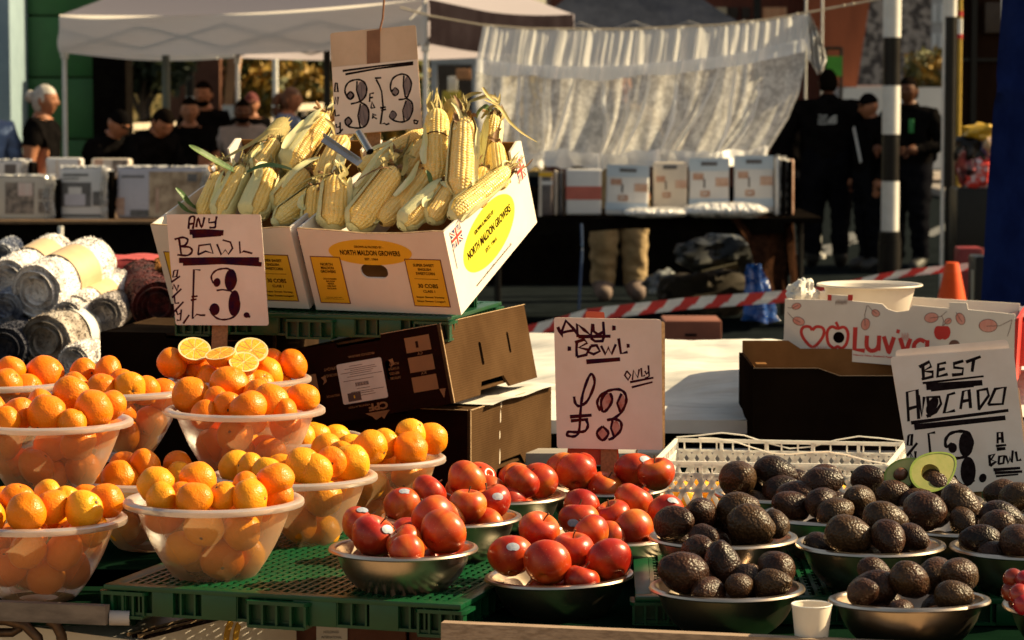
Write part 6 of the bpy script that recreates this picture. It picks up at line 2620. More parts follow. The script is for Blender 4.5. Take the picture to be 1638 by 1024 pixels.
def bunch(u, v):
    xl = [(25, 1288), (60, 1291), (95, 1292), (112, 1306)]
    xr = [(25, 1296), (48, 1309), (75, 1317), (95, 1322), (112, 1314)]
    y = 25 + 90 * v
    p = P(interp(xl, y) + (interp(xr, y) - interp(xl, y)) * u, y + 4 * math.sin(7 * u), YC + .03)
    p.y += .05 * math.sin(u * 22 + 4 * v) + .05 * noise.noise(V((u * 4, v * 6, 1)))
    return p - o0


q.grid(bunch, 40, 40)
q.build('bunched_end', mat('white_net_bunch', (.84, .82, .80), (.76, .73, .7), scale=9, rough=.8), e)
q = MB()
q.tube([P(x, y, YC) - o0 for x, y in rope], .008, 6)
for x in (1275, 1350, 1365):
    q.sphere(P(x, interp(rope, x), YC) - o0, .012, 8, 6)
q.build('rope', ROPE, e)
for px, lab in ((1290, 'thin pale pole at the right end of the net curtain'), (1316, 'thin grey pole just right of the net curtain')):
    t = P(px, -40, 27.2)
    e = empty('thin_pole', (t.x, t.y, 0), lab, 'pole')
    q = MB()
    q.tube([(0, 0, 0), (0, 0, t.z)], .011, 8)
    q.tube([(0, 0, 0), (0, 0, .04)], .05, 12)
    q.build('shaft', POLEWHITE, e)

# ------------------------------------------------------------------ pop-up gazebos
CAN_W = mat_sheer('white_canopy', (.93, .87, .83), .99, None, .8, .005)
CAN_TOP = mat_sheer('mauve_grey_canopy', (.50, .45, .50), .985, None, .8, .005)
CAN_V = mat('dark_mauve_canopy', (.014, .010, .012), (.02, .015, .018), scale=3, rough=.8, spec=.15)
CAN_D = mat('dark_grey_canopy', (.045, .05, .068), (.034, .038, .052), scale=3, rough=.8, spec=.1, bump=.3, bscale=5, bdist=.05)


def gazebo(corners, zt, zb, peak, label, m_roof, m_val, mats_val=None):
    c = [V(p) for p in corners]
    ctr = sum(c, V()) / 4
    e = empty('gazebo', (ctr.x, ctr.y, 0), label, 'gazebo', 'pop-up market gazebos')
    o0 = V((ctr.x, ctr.y, 0))
    for i in range(4):
        a, b_ = c[i], c[(i + 1) % 4]
        q = MB()

        def roof(u, v, a=a, b_=b_):
            p = a.lerp(b_, u)
            p = V((p.x, p.y, zt)).lerp(V((ctr.x, ctr.y, peak)), v)
            p.z -= .10 * math.sin(3.14 * v) * (1 - .4 * v) + .05 * math.sin(3.14 * u) * (1 - v) ** 2
            return p - o0
        q.grid(roof, 20, 16)
        q.build('roof_panel', m_roof, e)
        q = MB()

        def val(u, v, a=a, b_=b_):
            p = a.lerp(b_, u)
            n_ = (b_ - a).cross(V((0, 0, 1))).normalized()
            s_ = .05 * math.sin(3.14 * u)
            return V((p.x, p.y, zt - s_ - (zt - zb) * v)) - o0 + n_ * (.012 + .012 * math.sin(11 * u + 2 * v) + .02 * noise.noise(V((u * 4, v * 2, i))))
        q.grid(val, 40, 8)
        q.build('valance', (mats_val or [m_val] * 4)[i], e)
    for i in range(4):
        p = c[i].lerp(ctr, .012) - o0
        q = MB()
        q.box((p.x, p.y, zt / 2), (.036, .036, zt - .02), bev=.005)
        q.box((p.x, p.y, zb - .02), (.06, .06, .07), bev=.006)
        q.box((p.x, p.y, .02), (.1, .1, .02))
        q.build('leg', POLEWHITE, e)
    q = MB()
    for i in range(4):
        a, b_ = c[i].lerp(ctr, .02) - o0, c[(i + 1) % 4].lerp(ctr, .02) - o0
        for k in range(4):
            t0, t1 = k / 4, (k + 1) / 4
            z0, z1 = (zb + .02, zb + .2) if k % 2 == 0 else (zb + .2, zb + .02)
            q.bar(a.lerp(b_, t0) + V((0, 0, z0)), a.lerp(b_, t1) + V((0, 0, z1)), .018, .018)
            q.bar(a.lerp(b_, t0) + V((0, 0, z1 + .003)), a.lerp(b_, t1) + V((0, 0, z0 + .003)), .018, .018)
        q.bar(c[i] - o0 + V((0, 0, zb)), V((0, 0, peak - .2)), .02, .02)
    q.build('truss', mat('grey_truss', (.4, .38, .36), rough=.5), e)


A = P(97, 25, 24.3)
Bc = P(683, 0, 20.2)
C_ = P(917, 24, 24.1)
zt1, zb1 = 2.264, 1.945
A.z = Bc.z = C_.z = 0
D_ = A + (C_ - Bc)
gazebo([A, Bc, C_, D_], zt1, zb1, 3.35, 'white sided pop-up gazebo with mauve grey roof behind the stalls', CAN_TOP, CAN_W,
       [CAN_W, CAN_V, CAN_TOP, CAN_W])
A = P(840, 46, 27)
Bc = P(1195, 38, 26)
A.z = Bc.z = 0
n_ = V((0, 3.2, 0))
gazebo([A, Bc, Bc + n_, A + n_], P(1000, 44, 26.5).z, P(1000, 70, 26.5).z, 3.2, 'dark grey pop-up gazebo behind the net curtain', CAN_D, CAN_D)
for px, y0, Y, m, lab, r in ((265, 95, 25.5, mat('grey_green_pole', (.10, .13, .12), rough=.5), 'grey green pole behind the bending shoppers', .036),
                             (440, 97, 40, POLEWHITE, 'thin pale lamp pole in front of the bushes', .04),
                             (523, 95, 22.5, POLEBLACK, 'black pole left of the three for sign', .03)):
    t = P(px, 60, Y)
    e = empty('pole', (t.x, t.y, 0), lab, 'pole')
    q = MB()
    q.tube([(0, 0, 0), (0, 0, t.z)], r, 10)
    q.tube([(0, 0, 0), (0, 0, .06)], r * 2.2, 12)
    q.tube([(0, 0, t.z * .55), (0, 0, t.z * .55 + .12)], r * 1.3, 10)
    q.build('shaft', m, e)


# ------------------------------------------------------------------ banded crossing poles, cone, tape
def banded(px, Y, bands, rpx, label, extra=0):
    t = P(px, bands[0][0], Y)
    e = empty('crossing_pole', (t.x, t.y, 0), label, 'pole', 'black and white banded poles')
    r = rpx * Y / FPX
    for y0, y1, m, k in bands:
        z0, z1 = max(P(px, y1, Y).z, 0), P(px, y0, Y).z
        q = MB()
        q.lathe([(.001, z0), (r * k, z0 + .001), (r * k, z1 - .001), (.001, z1)], 28)
        q.build('band', m, e)
    return e


banded(1428, 22.6, [(-60, 60, POLEWHITE, 1.02), (60, 137, POLEBLACK, .98), (137, 215, POLEWHITE, 1.02), (215, 290, POLEBLACK, .98), (290, 370, POLEWHITE, 1.02),
                    (370, 383, POLEBLACK, 1.2), (383, 442, POLEBLACK, 1.3)], 14, 'tall black and white banded crossing pole among the right shoppers')
banded(1522, 21, [(-60, 27, POLEWHITE, 1.05), (27, 300, POLEBLACK, 1), (300, 492, POLEBLACK, .6)], 9, 'white topped black pole right of the shoppers')
banded(303, 48, [(60, 112, POLEWHITE, 1), (112, 155, POLEBLACK, 1), (155, 162, POLEWHITE, 1), (162, 298, POLEBLACK, 1)], 7, 'far banded crossing pole left of the tall man')
t = P(1537, -60, 20)
e = empty('yellow_pole', (t.x, t.y, 0), 'slim yellow pole with red and white mark beside the dark shop', 'pole')
q = MB()
z1 = P(1537, 230, 20).z
q.tube([(0, 0, 0), (0, 0, t.z)], .016, 10)
q.build('shaft', mat('yellow_paint', (.45, .28, .02), rough=.5), e)
q = MB()
for y0, y1 in ((18, 26), (55, 62)):
    q.tube([(0, 0, P(0, y1, 20).z), (0, 0, P(0, y0, 20).z)], .019, 10)
q.build('red_band', RED, e)
q = MB()
q.tube([(0, 0, P(0, 55, 20).z), (0, 0, P(0, 30, 20).z)], .018, 10)
q.build('white_band', POLEWHITE, e)
t = P(1512, -60, 21)
e = empty('thin_pole', (t.x, t.y, 0), 'thin pale pole right beside the white topped black pole', 'pole')
q = MB()
q.tube([(0, 0, 0), (0, 0, t.z)], .014, 8)
q.build('shaft', POLEWHITE, e)

CONE = mat('cone_orange', (.74, .085, .008), (.64, .065, .006), scale=7, rough=.6, spec=.2)
t = P(1523, 420, 13.6)
e = empty('traffic_cone', (t.x, t.y, 0), 'orange red traffic cone tied with striped tape', 'cone')
q = MB()
h = t.z
q.lathe([(.001, h), (.030, h), (.034, h - .012), (.10, h - .33), (.155, .05), (.17, .035)], 32)
q.build('cone_body', CONE, e)
q = MB()
q.lathe([(.0345, h - .035), (.040, h - .04), (.041, h - .055), (.036, h - .06)], 24)
q.build('tape_knot', mat('pink_tape', (.6, .2, .16), rough=.5), e)
q = MB()
q.box((0, 0, .018), (.42, .42, .036), bev=.012)
q.build('base', mat('cone_base', (.03, .03, .03), rough=.8), e)
e = empty('barrier_tape', P(1100, 484, 13.8), 'red and white striped barrier tape stretched behind the stall', 'barrier tape')
o0 = e.location
tp = [(830, 533), (880, 521), (940, 503), (1100, 485), (1255, 474), (1330, 461), (1420, 441), (1470, 434), (1516, 430), (1560, 425)]
q1, q2 = MB(), MB()
xs = 830
k = 0
while xs < 1555:
    st = 26
    for row, (dy0, dy1, dd, o) in enumerate(((-9, 4, 0, 0), (3, 10, -.01, 13))):
        xa, xb = xs + o, xs + o + st
        tw = 1 if xa < 1255 else .62
        mi = (k + row) % 2
        va = []
        for x, dy in ((xa - 5, dy1), (xb - 5, dy1), (xb + 5, dy0), (xa + 5, dy0)):
            va.append(P(x, interp(tp, x) + dy * tw, 13.8 + dd + .01 * math.sin(x * .03)) - o0)
        n_ = V((0, -.0015, 0))
        b = (q1, q2)[mi]
        b.add(va + [p - n_ for p in va], [(0, 1, 2, 3), (7, 6, 5, 4), (0, 4, 5, 1), (2, 6, 7, 3)])
    xs += st
    k += 1
q1.build('red_stripes', TAPERED, e)
q2.build('white_stripes', TAPEWHITE, e)

# loose things on the ground behind --------------------------------------------
c = P(1206, 468, 15.2)
BLUEBAG = mat('blue_bag', (.008, .04, .19), (.016, .08, .29), scale=6, rough=.22, bump=.9, bscale=11, bdist=.04)
q = MB()


def bag(u, v):
    a = 6.2832 * u
    w = .03 + .085 * v + .024 * math.sin(5 * a + 3 * v) + .02 * noise.noise(V((a, v * 5, 2)))
    return (w * math.cos(a) + .04 * v, .7 * w * math.sin(a) + .02 * noise.noise(V((u * 9, v * 6, 0))), .18 - .36 * v + .03 * noise.noise(V((math.cos(a), math.sin(a), v * 4))) * v)


q.grid(bag, 50, 30)
o = q.build('blue_bag', BLUEBAG, None, origin=V((0, 0, 0)), angle=30)
o.scale = (.8, .8, .85)
o.location = c
tag(o, 'crumpled shiny blue plastic bag hanging at the far table end', 'bag')
c = P(1110, 515, 12)
e = empty('brown_carton', (c.x, 12.2, 0), 'reddish brown carton stack end standing under the striped tape', 'cardboard box')
q = MB()
w = 92 * 12 / FPX
q.box((0, 0, c.z - .13), (w, .3, .26), bev=.006)
q.box((0, .0, (c.z - .27) / 2), (w * .97, .29, c.z - .275), bev=.006)
q.build('carton', mat('red_brown_card2', (.20, .06, .03), (.15, .045, .025), scale=6, rough=.8), e)
q = MB()
q.box((-.01, -.151, c.z - .06), (.05, .006, .012))
q.build('hand_hole', INK_BLACK, e)
for px, py, Y, s_, m, lab in ((1150, 412, 20.6, (.26, .2, .16), mat('dull_sheet', (.045, .047, .045), (.015, .016, .016), scale=9, rough=.4), 'grey plastic bundle heaped under the far table'),
                              (1066, 455, 20.8, (.13, .12, .09), mat('dull_film', (.22, .23, .23), (.06, .06, .065), scale=14, rough=.2), 'crumpled clear film on the ground under the far table'),
                              (1130, 470, 20.2, (.30, .2, .16), mat('brown_tarp', (.028, .018, .010), (.04, .028, .016), scale=5, rough=.8), 'brown tarpaulin mound under the far table')):
    q = MB()
    crumple(q, (0, 0, 0), s_[0], s_[1], s_[2], px * .01, 20)
    o = q.build('bundle', m, None, origin=V((0, 0, 0)), angle=35)
    o.name = lab.split()[1] + '_bundle' if 'film' not in lab else 'plastic_film'
    o.location = P(px, py, Y)
    tag(o, lab, 'bundle')
q = MB()
q.tube(catmull([tuple(P(x, y, 20.3)) for x, y in ((1088, 486), (1084, 470), (1096, 452), (1125, 438), (1165, 428), (1180, 424))], 6), .022, 8)
o = q.build('hose', mat('olive_hose', (.13, .11, .06), rough=.6))
tag(o, 'thick olive hose curving over the tarpaulin mound', 'hose')
q = MB()
q.tube(catmull([tuple(P(x, y, 18.5)) for x, y in ((930, 358), (931, 400), (929, 440), (926, 495))], 5), .010, 6)
o = q.build('blue_strap', mat('blue_strap_cloth', (.02, .05, .13), rough=.6))
tag(o, 'narrow dark blue strap hanging down under the far table', 'strap')
e = empty('dark_backdrop', (-.2, 23.4, 0), 'added black sheet giving the darkness behind the far stall tables', 'dark sheet')
q = MB()
q.grid(lambda u, v: (-.6 + 3.0 * u, .03 * math.sin(40 * u), .82 * v), 80, 4)  # black sheet added to keep the space behind the tables dark
q.build('cloth', BLACKCLOTH, e)

# blue tarpaulin at the right edge
e = empty('blue_tarpaulin', P(1620, 300, 10.5), 'dark blue tarpaulin hanging at the right edge', 'tarpaulin')
o0 = e.location
q = MB()


def tarp(u, v):
    le = [(-60, 1606), (0, 1602), (140, 1594), (300, 1582), (480, 1573), (720, 1566)]
    y = -60 + 780 * v
    p = P(interp(le, y) + 160 * u, y, 10.5 - .45 * u)
    p.y += .05 * math.sin(9 * u + 1.5 * v) + .03 * noise.noise(V((u * 3, v * 5, 2))) - (.05 * math.exp(-((v - .26) / .02) ** 2))
    return p - o0


q.grid(tarp, 40, 60)
q.build('sheet', mat('blue_tarp', (.006, .012, .06), (.009, .018, .085), scale=6, rough=.7, spec=.12, bump=.4, bscale=12, bdist=.03), e)
t = P(1605, -60, 11.2)
e = empty('thin_pole', (t.x, t.y, 0), 'thin pale pole at the edge of the blue tarpaulin', 'pole')
q = MB()
q.tube([(0, 0, 0), (0, 0, t.z)], .008, 8)
q.build('shaft', POLEWHITE, e)
c = P(1566, 470, 12.4)
e = empty('dark_bin', (c.x, c.y, 0), 'black bin with pale left edge beside the blue tarpaulin', 'bin')
q = MB()
zt = P(1566, 408, 12.4).z
q.box((0, 0, zt / 2), (.07, .2, zt), bev=.015)
q.build('bin_body', POLEBLACK, e)
q = MB()
q.box((-.036, -.06, zt * .78), (.012, .05, zt * .3), bev=.003)
q.build('edge_trim', mat('worn_trim', (.3, .27, .2), rough=.7), e)

# ------------------------------------------------------------------ people
SKIN = mat('skin', (.36, .15, .08), (.29, .12, .062), scale=9, rough=.55, spec=.25)
SKIN_D = mat('brown_skin', (.12, .045, .022), (.10, .036, .018), scale=9, rough=.55, spec=.25)
CL_BLACK = mat('black_clothes', (.004, .0035, .0035), (.007, .006, .006), scale=9, rough=.9, spec=.06, bump=.4, bscale=22, bdist=.02)
CL_NAVY = mat('dark_trousers', (.005, .005, .007), (.008, .008, .010), scale=9, rough=.9, spec=.06)
CL_GREY = mat('grey_tee', (.30, .25, .24), (.25, .21, .2), scale=9, rough=.85, bump=.4, bscale=22, bdist=.02)
CL_BLUE = mat('blue_shirt', (.13, .19, .34), (.10, .15, .28), scale=9, rough=.85, bump=.4, bscale=22, bdist=.02)
CL_KHAKI = mat('khaki_cloth', (.36, .25, .12), (.27, .18, .085), scale=7, rough=.85, bump=.8, bscale=14, bdist=.03)
SHOE = mat('dark_shoes', (.03, .028, .026), rough=.6)
HAIR_D = mat('dark_hair', (.007, .005, .004), rough=.6, spec=.15, bump=.6, bscale=90)
HAIR_G = mat('grey_hair', (.46, .42, .38), (.30, .27, .24), scale=30, rough=.6, bump=.6, bscale=90)
HAIR_R = mat('auburn_hair', (.13, .05, .022), (.08, .03, .014), scale=30, rough=.55, bump=.6, bscale=90)


def person(px, ptop, Y, H, yaw, label, shirt=CL_BLACK, legs=CL_NAVY, skin=SKIN, hair='short', hairm=HAIR_D, bend=0, nod=0, turn=0, arms='down', sleeve=.55, beard=False,
           shoes=SHOE, stout=1.0, extra=None, legw=1.0):
    """faces -y at yaw 0; H standing height; bend leans the upper body forward from the hips"""
    k = H / 1.75
    J = {}

    def j(n, x, y, z, r):
        J[n] = [V((x, y, z)), r]
    j('pelvis', 0, 0, .94, .165 * stout)
    j('waist', 0, -.005, 1.08, .155 * stout)
    j('chest', 0, 0, 1.28, .185 * stout)
    j('neck', 0, .014, 1.475, .078)
    j('headb', 0, -.005, 1.555, .062)
    for s_, n in ((1, 'L'), (-1, 'R')):
        j('sh' + n, s_ * .17 * stout, .012, 1.385, .094)
        if arms == 'down':
            el, wr = (.235, .03, 1.12), (.245, -.06, .88)
        elif arms == 'front':
            el, wr = (.235, .02, 1.13), (.13, -.26, 1.10)
        else:
            el, wr = (.22, -.16, 1.14), (.15, -.40, 1.06)
        j('el' + n, s_ * el[0] * stout, el[1], el[2], .064 if sleeve > 1 else .050)
        j('wr' + n, s_ * wr[0] * stout, wr[1], wr[2], .046 if sleeve > 1 else .032)
        d = (V(wr) - V(el)).normalized()
        j('ha' + n, s_ * (wr[0] + d.x * .07) * stout, wr[1] + d.y * .07, wr[2] + d.z * .07, .036)
        j('hip' + n, s_ * .10, 0, .89, .125 * stout)
        j('kn' + n, s_ * .115, -.02, .50, .092 * legw)
        j('an' + n, s_ * .12, .02, .10, .072 * legw)
        j('to' + n, s_ * .13, -.17, .045, .056)
    up = ['waist', 'chest', 'neck', 'headb'] + [a + b for a in ('sh', 'el', 'wr', 'ha') for b in 'LR']
    Rb = Matrix.Rotation(bend, 3, 'X')
    pv = V((0, 0, .94))
    for n in up:
        f = .5 if n == 'waist' else 1
        J[n][0] = pv + Matrix.Rotation(bend * f, 3, 'X') @ (J[n][0] - pv)
    ed = [('pelvis', 'waist'), ('waist', 'chest'), ('chest', 'neck'), ('neck', 'headb')]
    for n in 'LR':
        ed += [('chest', 'sh' + n), ('sh' + n, 'el' + n), ('el' + n, 'wr' + n), ('wr' + n, 'ha' + n), ('pelvis', 'hip' + n), ('hip' + n, 'kn' + n),
               ('kn' + n, 'an' + n), ('an' + n, 'to' + n)]
    names = list(J)
    me = bpy.data.meshes.new('b')
    me.from_pydata([tuple(J[n][0] * k) for n in names], [(names.index(a), names.index(b)) for a, b in ed], [])
    ob = bpy.data.objects.new('b', me)
    COL.objects.link(ob)
    ob.modifiers.new('s', 'SKIN')
    sv = me.skin_vertices[0].data
    for i, n in enumerate(names):
        r = J[n][1] * k
        ry = r * (.78 if n in ('pelvis', 'waist', 'chest') else 1)
        sv[i].radius = (r, ry) if n in ('pelvis', 'waist', 'chest') else (r, r)
        sv[i].use_root = n == 'pelvis'
    ob.modifiers.new('u', 'SUBSURF').levels = 3
    dg = bpy.context.evaluated_depsgraph_get()
    ev = ob.evaluated_get(dg)
    m2 = ev.to_mesh()
    mb = MB()
    mb.add([v.co.copy() for v in m2.vertices], [tuple(p.vertices) for p in m2.polygons])
    ev.to_mesh_clear()
    bpy.data.objects.remove(ob)
    # colour the continuous body by region
    jn = [(n, J[n][0] * k) for n in names]
    segs = [(a, b, J[a][0] * k, J[b][0] * k) for a, b in ed]

    def region(c):
        best, bd, bt = None, 9, 0
        for a, b, pa, pb in segs:
            d = pb - pa
            t = max(0, min(1, (c - pa).dot(d) / d.length_squared))
            q = (c - pa - d * t).length
            if q < bd:
                best, bd, bt = (a, b), q, t
        a, b = best
        if a[:2] == 'an' or (a[:2] == 'kn' and bt > .93):
            return 3
        if a in ('pelvis', 'hipL', 'hipR', 'knL', 'knR') and not (a == 'pelvis' and b == 'waist' and bt > .15):
            return 1
        if a == 'neck' and bd > .083 * k:
            return 0
        if a == 'neck' or (a == 'chest' and b == 'neck' and bt > .92):
            return 0 if (sleeve > 1 and (a == 'chest' or bt < .45)) else 2
        if a[:2] == 'wr' or (a[:2] == 'el' and (sleeve < 1 or bt > .95)) or (a[:2] == 'sh' and b[:2] == 'el' and bt > sleeve):
            return 2
        return 0
    mi = []
    for f in mb.f:
        c = V()
        for i in f:
            c += V(mb.v[i])
        mi.append(region(c / len(f)))
    mb.m = mi
    # loose folds in the clothes
    soft = set()
    for f, m_ in zip(mb.f, mi):
        if m_ in (0, 1):
            soft.update(f)
    sd_ = V((px * .37, H, 0))
    for i in soft:
        p = V(mb.v[i])
        best = min(((p - pa - (pb - pa) * max(0, min(1, (p - pa).dot(pb - pa) / (pb - pa).length_squared))) for a, b, pa, pb in segs), key=lambda q: q.length)
        if best.length > 1e-4:
            q = V((p.x * 9, p.y * 9, p.z * 16))
            mb.v[i] = tuple(p + best.normalized() * (.020 * noise.noise(q + sd_) + .012 * abs(noise.noise(q * 2.1 + sd_))))
    # head with face, joined to the neck
    hb = J['headb'][0] * k
    Rh = Matrix.Rotation(turn, 3, 'Z') @ Matrix.Rotation(bend * .4 + nod, 3, 'X')
    hc = hb + Rh @ V((0, -.018, .062)) * k

    def hf(p):
        x, y, z = p.x * .082, p.y * .101, p.z * .122
        if z < -.02:
            t = (-.02 - z) / .1
            x *= 1 - .34 * t
            y = y * (1 - .22 * t) - .012 * t
        if p.y < 0:      # face: brow, eye hollows, nose, lips, chin
            y += .009 * math.exp(-((abs(p.x) - .40) / .17) ** 2 - ((p.z - .08) / .11) ** 2)
            y -= .004 * math.exp(-((p.z - .26) / .09) ** 2) * (abs(p.x) < .7)
            y -= .024 * math.exp(-(p.x / .15) ** 2) * (math.exp(-((p.z + .20) / .13) ** 2) + .45 * math.exp(-((p.z + .02) / .14) ** 2))
            y -= .007 * math.exp(-(p.x / .3) ** 2 - ((p.z + .50) / .07) ** 2) - .004 * math.exp(-(p.x / .3) ** 2 - ((p.z + .47) / .02) ** 2)
            y -= .008 * math.exp(-(p.x / .3) ** 2 - ((p.z + .82) / .12) ** 2)
        return Rh @ V((x, y, z))
    hd = MB()
    hd.sphere((0, 0, 0), 1, 36, 28, fn=lambda p: hf(p))
    mb.add([V(v) * k + hc for v in hd.v], hd.f, 2)
    for s_ in (1, -1):
        h2 = MB().sphere((0, 0, 0), 1, 10, 8, fn=lambda p: Rh @ V((s_ * .079 + p.x * .011, .012 + p.y * .02, -.005 + p.z * .033)))
        mb.add([V(v) * k + hc for v in h2.v], h2.f, 2)
        h2 = MB().sphere((0, 0, 0), 1, 10, 8, fn=lambda p: Rh @ V((s_ * .031 + p.x * .014, -.080 + p.y * .010, .012 + p.z * .007)))
        mb.add([V(v) * k + hc for v in h2.v], h2.f, 4)
    # five fingers on each hand
    for n in 'LR':
        w, h_ = J['wr' + n][0] * k, J['ha' + n][0] * k
        d = (h_ - w).normalized()
        sd = d.cross(V((1, 0, 0) if abs(d.x) < .7 else (0, 0, 1))).normalized()
        pn = d.cross(sd)
        for i, (o_, L) in enumerate(((-.027, .066), (-.009, .076), (.009, .072), (.026, .056))):
            p = h_ + sd * o_ * k + d * .012
            mb.tube([p, p + d * L * .5 * k + pn * .006, p + d * L * .95 * k + pn * .022], [.0095 * k, .009 * k, .006 * k], 6, mi=2)
        p = h_ - d * .025 - sd * .024 * k
        mb.tube([p, p - sd * .03 * k + d * .02, p - sd * .036 * k + d * .05 + pn * .01], [.011 * k, .010 * k, .007 * k], 6, mi=2)
    top = P(px, ptop, Y)
    e = empty('person', label=label, cat='person')
    # place so that the crown of the head meets its place in the photo, feet on the ground
    crown = hc + Rh @ V((0, 0, .118)) * k
    rz = Matrix.Rotation(yaw, 3, 'Z')
    fit = top.z / crown.z
    off = rz @ crown * fit
    e.location = (top.x - off.x, Y - off.y, 0)
    e.rotation_euler = (0, 0, yaw)
    e.scale = (fit,) * 3
    mb.build('body', [shirt, legs, skin, shoes, HAIR_D], e, angle=70)

    def hp(p):
        return hc + (Rh @ V(p)) * k
    q = MB()
    if hair in ('short', 'bun', 'ponytail', 'cap', 'cropped'):
        t_ = {'cropped': 1.025, 'cap': 1.06}.get(hair, 1.055)

        def hr(p):
            z = p.z
            line = .44 if p.y < -.2 else (.02 if p.y < .25 else -.55)
            if hair in ('bun', 'ponytail'):
                line = .42 if p.y < -.35 else (-.12 if p.y < .1 else -.7)
            if hair == 'cap':
                line = .22
            zz = max(z, line)
            cl = math.sqrt(max(0, 1 - zz * zz)) / max(1e-3, math.sqrt(max(0, 1 - z * z))) if z < line else 1
            cl = min(cl, 1) if z < line - .25 else min(cl, 1.0)
            n_ = 1 + .03 * noise.noise(p * 6)
            x, y = p.x * min(cl, 1), p.y * min(cl, 1)
            if z < line - .1:
                x, y = x * .9, y * .9
            return Rh @ V((x * .082 * t_ * n_, y * .101 * t_ * n_ + .004, zz * .122 * t_ * n_))
        q.sphere((0, 0, 0), 1, 32, 24, fn=hr)
        q.v = [tuple(V(v) * k + hc) for v in q.v]
        if hair == 'cap':
            q.add([hp(p) for p in [(x * .07 * s2, -.075 - .075 * s2 * (1 - x * x) ** .5, .040 - .012 * s2) for s2 in (.55, 1.0) for x in (-.98, -.7, -.35, 0, .35, .7, .98)]],
                  [(i, i + 1, i + 8, i + 7) for i in range(6)])
            q.add([hp(p) for p in [(x * .07 * s2, -.075 - .075 * s2 * (1 - x * x) ** .5, .034 - .012 * s2) for s2 in (.55, 1.0) for x in (-.98, -.7, -.35, 0, .35, .7, .98)]],
                  [(i + 7, i + 8, i + 1, i) for i in range(6)])
        if hair == 'bun':
            q.sphere(tuple(hp((0, .125, .03))), .05 * k, 18, 12, sc=(1, .9, 1.05))
        if hair == 'ponytail':
            q.tube(catmull([tuple(hp(p)) for p in ((0, .09, .05), (0, .135, .02), (.0, .15, -.07), (.0, .12, -.19), (0, .10, -.27))], 4),
                   [.02 + .028 * math.sin(3.0 * i / 16 + .2) for i in range(17)], 12)
        q.build('cap' if hair == 'cap' else 'hair', hairm, e, angle=70)
    if beard:
        q = MB()
        q.sphere((0, 0, 0), 1, 24, 16, fn=lambda p: Rh @ V((p.x * .062, -.028 + p.y * .062, -.078 + p.z * .042)))
        q.v = [tuple(V(v) * k + hc) for v in q.v]
        q.build('beard', HAIR_D, e)
    if extra:
        extra(e, J, k, hp)
    return e


# left group
person(-22, 140, 21.3, 1.66, 0, 'person in a blue top cut off by the left edge', CL_BLUE, hair='short', hairm=HAIR_D, sleeve=1.1)
person(72, 137, 21.4, 1.66, R(78), 'woman with grey hair in a bun and black t-shirt, in profile at the left', hair='bun', hairm=HAIR_G, arms='down', sleeve=.5)
person(197, 179, 20.9, 1.60, R(55), 'person in black cap and dark jacket bending over the packs', hair='cap', hairm=CL_BLACK, bend=R(22), nod=R(18), arms='reach', sleeve=1.1)
person(268, 178, 20.8, 1.64, R(40), 'dark haired person in black leaning far over the stall', hair='short', bend=R(30), nod=R(25), arms='reach', sleeve=1.1, stout=1.15)
person(303, 157, 23.6, 1.56, R(8), 'man with short dark hair in black v-neck facing the stall', hair='short', skin=SKIN, arms='front', sleeve=.6, stout=1.05)
person(325, 131, 26, 1.70, R(-14), 'tall bearded man in black t-shirt standing behind the others', hair='short', beard=True, sleeve=.6, stout=1.15)
person(388, 160, 25, 1.54, R(6), 'bearded man in grey t-shirt with a strap over his shoulder', CL_GREY, hair='short', skin=SKIN_D, beard=True, sleeve=.6, stout=1.15)
person(402, 149, 28, 1.60, R(10), 'person in a dark red hat behind the man in grey', CL_BLACK, hair='cap', hairm=mat('dark_red_hat', (.11, .014, .012), rough=.9))


def bag_x(e, J, k, hp):
    q = MB()
    crumple(q, (-.02, -.24, 1.22), .13, .11, .2, 4.4, 12)
    q.build('dark_bag', CL_BLACK, e)


person(466, 141, 26, 1.64, R(80), 'girl with auburn ponytail and blue shirt in profile', CL_BLUE, hair='ponytail', hairm=HAIR_R, sleeve=.6, extra=bag_x)


# right group
def emblem(e, J, k, hp):
    q = MB()
    # half dome of three arcs and three short lines of lettering printed on the back
    M = frame((0, .205, 1.33), (-1, 0, 0), (0, 0, 1), (0, 1, 0))
    for r0, r1 in ((.012, .028), (.036, .052), (.060, .078)):
        o1 = [(.07 - r1 * math.sin(a), -.03 + r1 * math.cos(a)) for a in [i * 1.5708 / 8 for i in range(9)]]
        i1 = [(.07 - r0 * math.sin(a), -.03 + r0 * math.cos(a)) for a in [(8 - i) * 1.5708 / 8 for i in range(9)]]
        q.plate([o1 + i1], 0, .002, M)
    for i, s_ in enumerate(('THE', 'NORTH', 'FACE')):
        put_text(q, s_, -.095, .028 - .032 * i, .08, .022, M, .002, .03)
    q.build('back_emblem', mat('emblem_white', (.5, .5, .48), rough=.6), e)


person(1325, 111, 25.6, 1.80, R(176), 'large man in a black jacket with white emblem seen from behind', hair='cropped', skin=SKIN_D, sleeve=1.1, stout=1.55, arms='down', extra=emblem)


def strap(e, J, k, hp):
    q = MB()
    a, c = J['shR'][0] * k, J['pelvis'][0] * k
    q.bar(a + V((.02, -.10, .02)), c + V((.10, -.155, .12)), .03, .006, up=(0, -1, .2))
    q.build('white_strap', POLEWHITE, e)


person(1386, 151, 25.2, 1.60, R(-70), 'person in black with a pale shoulder strap beside the banded pole', hair='cap', hairm=CL_BLACK, nod=R(12), arms='down', sleeve=1.1, stout=1.25, extra=strap)


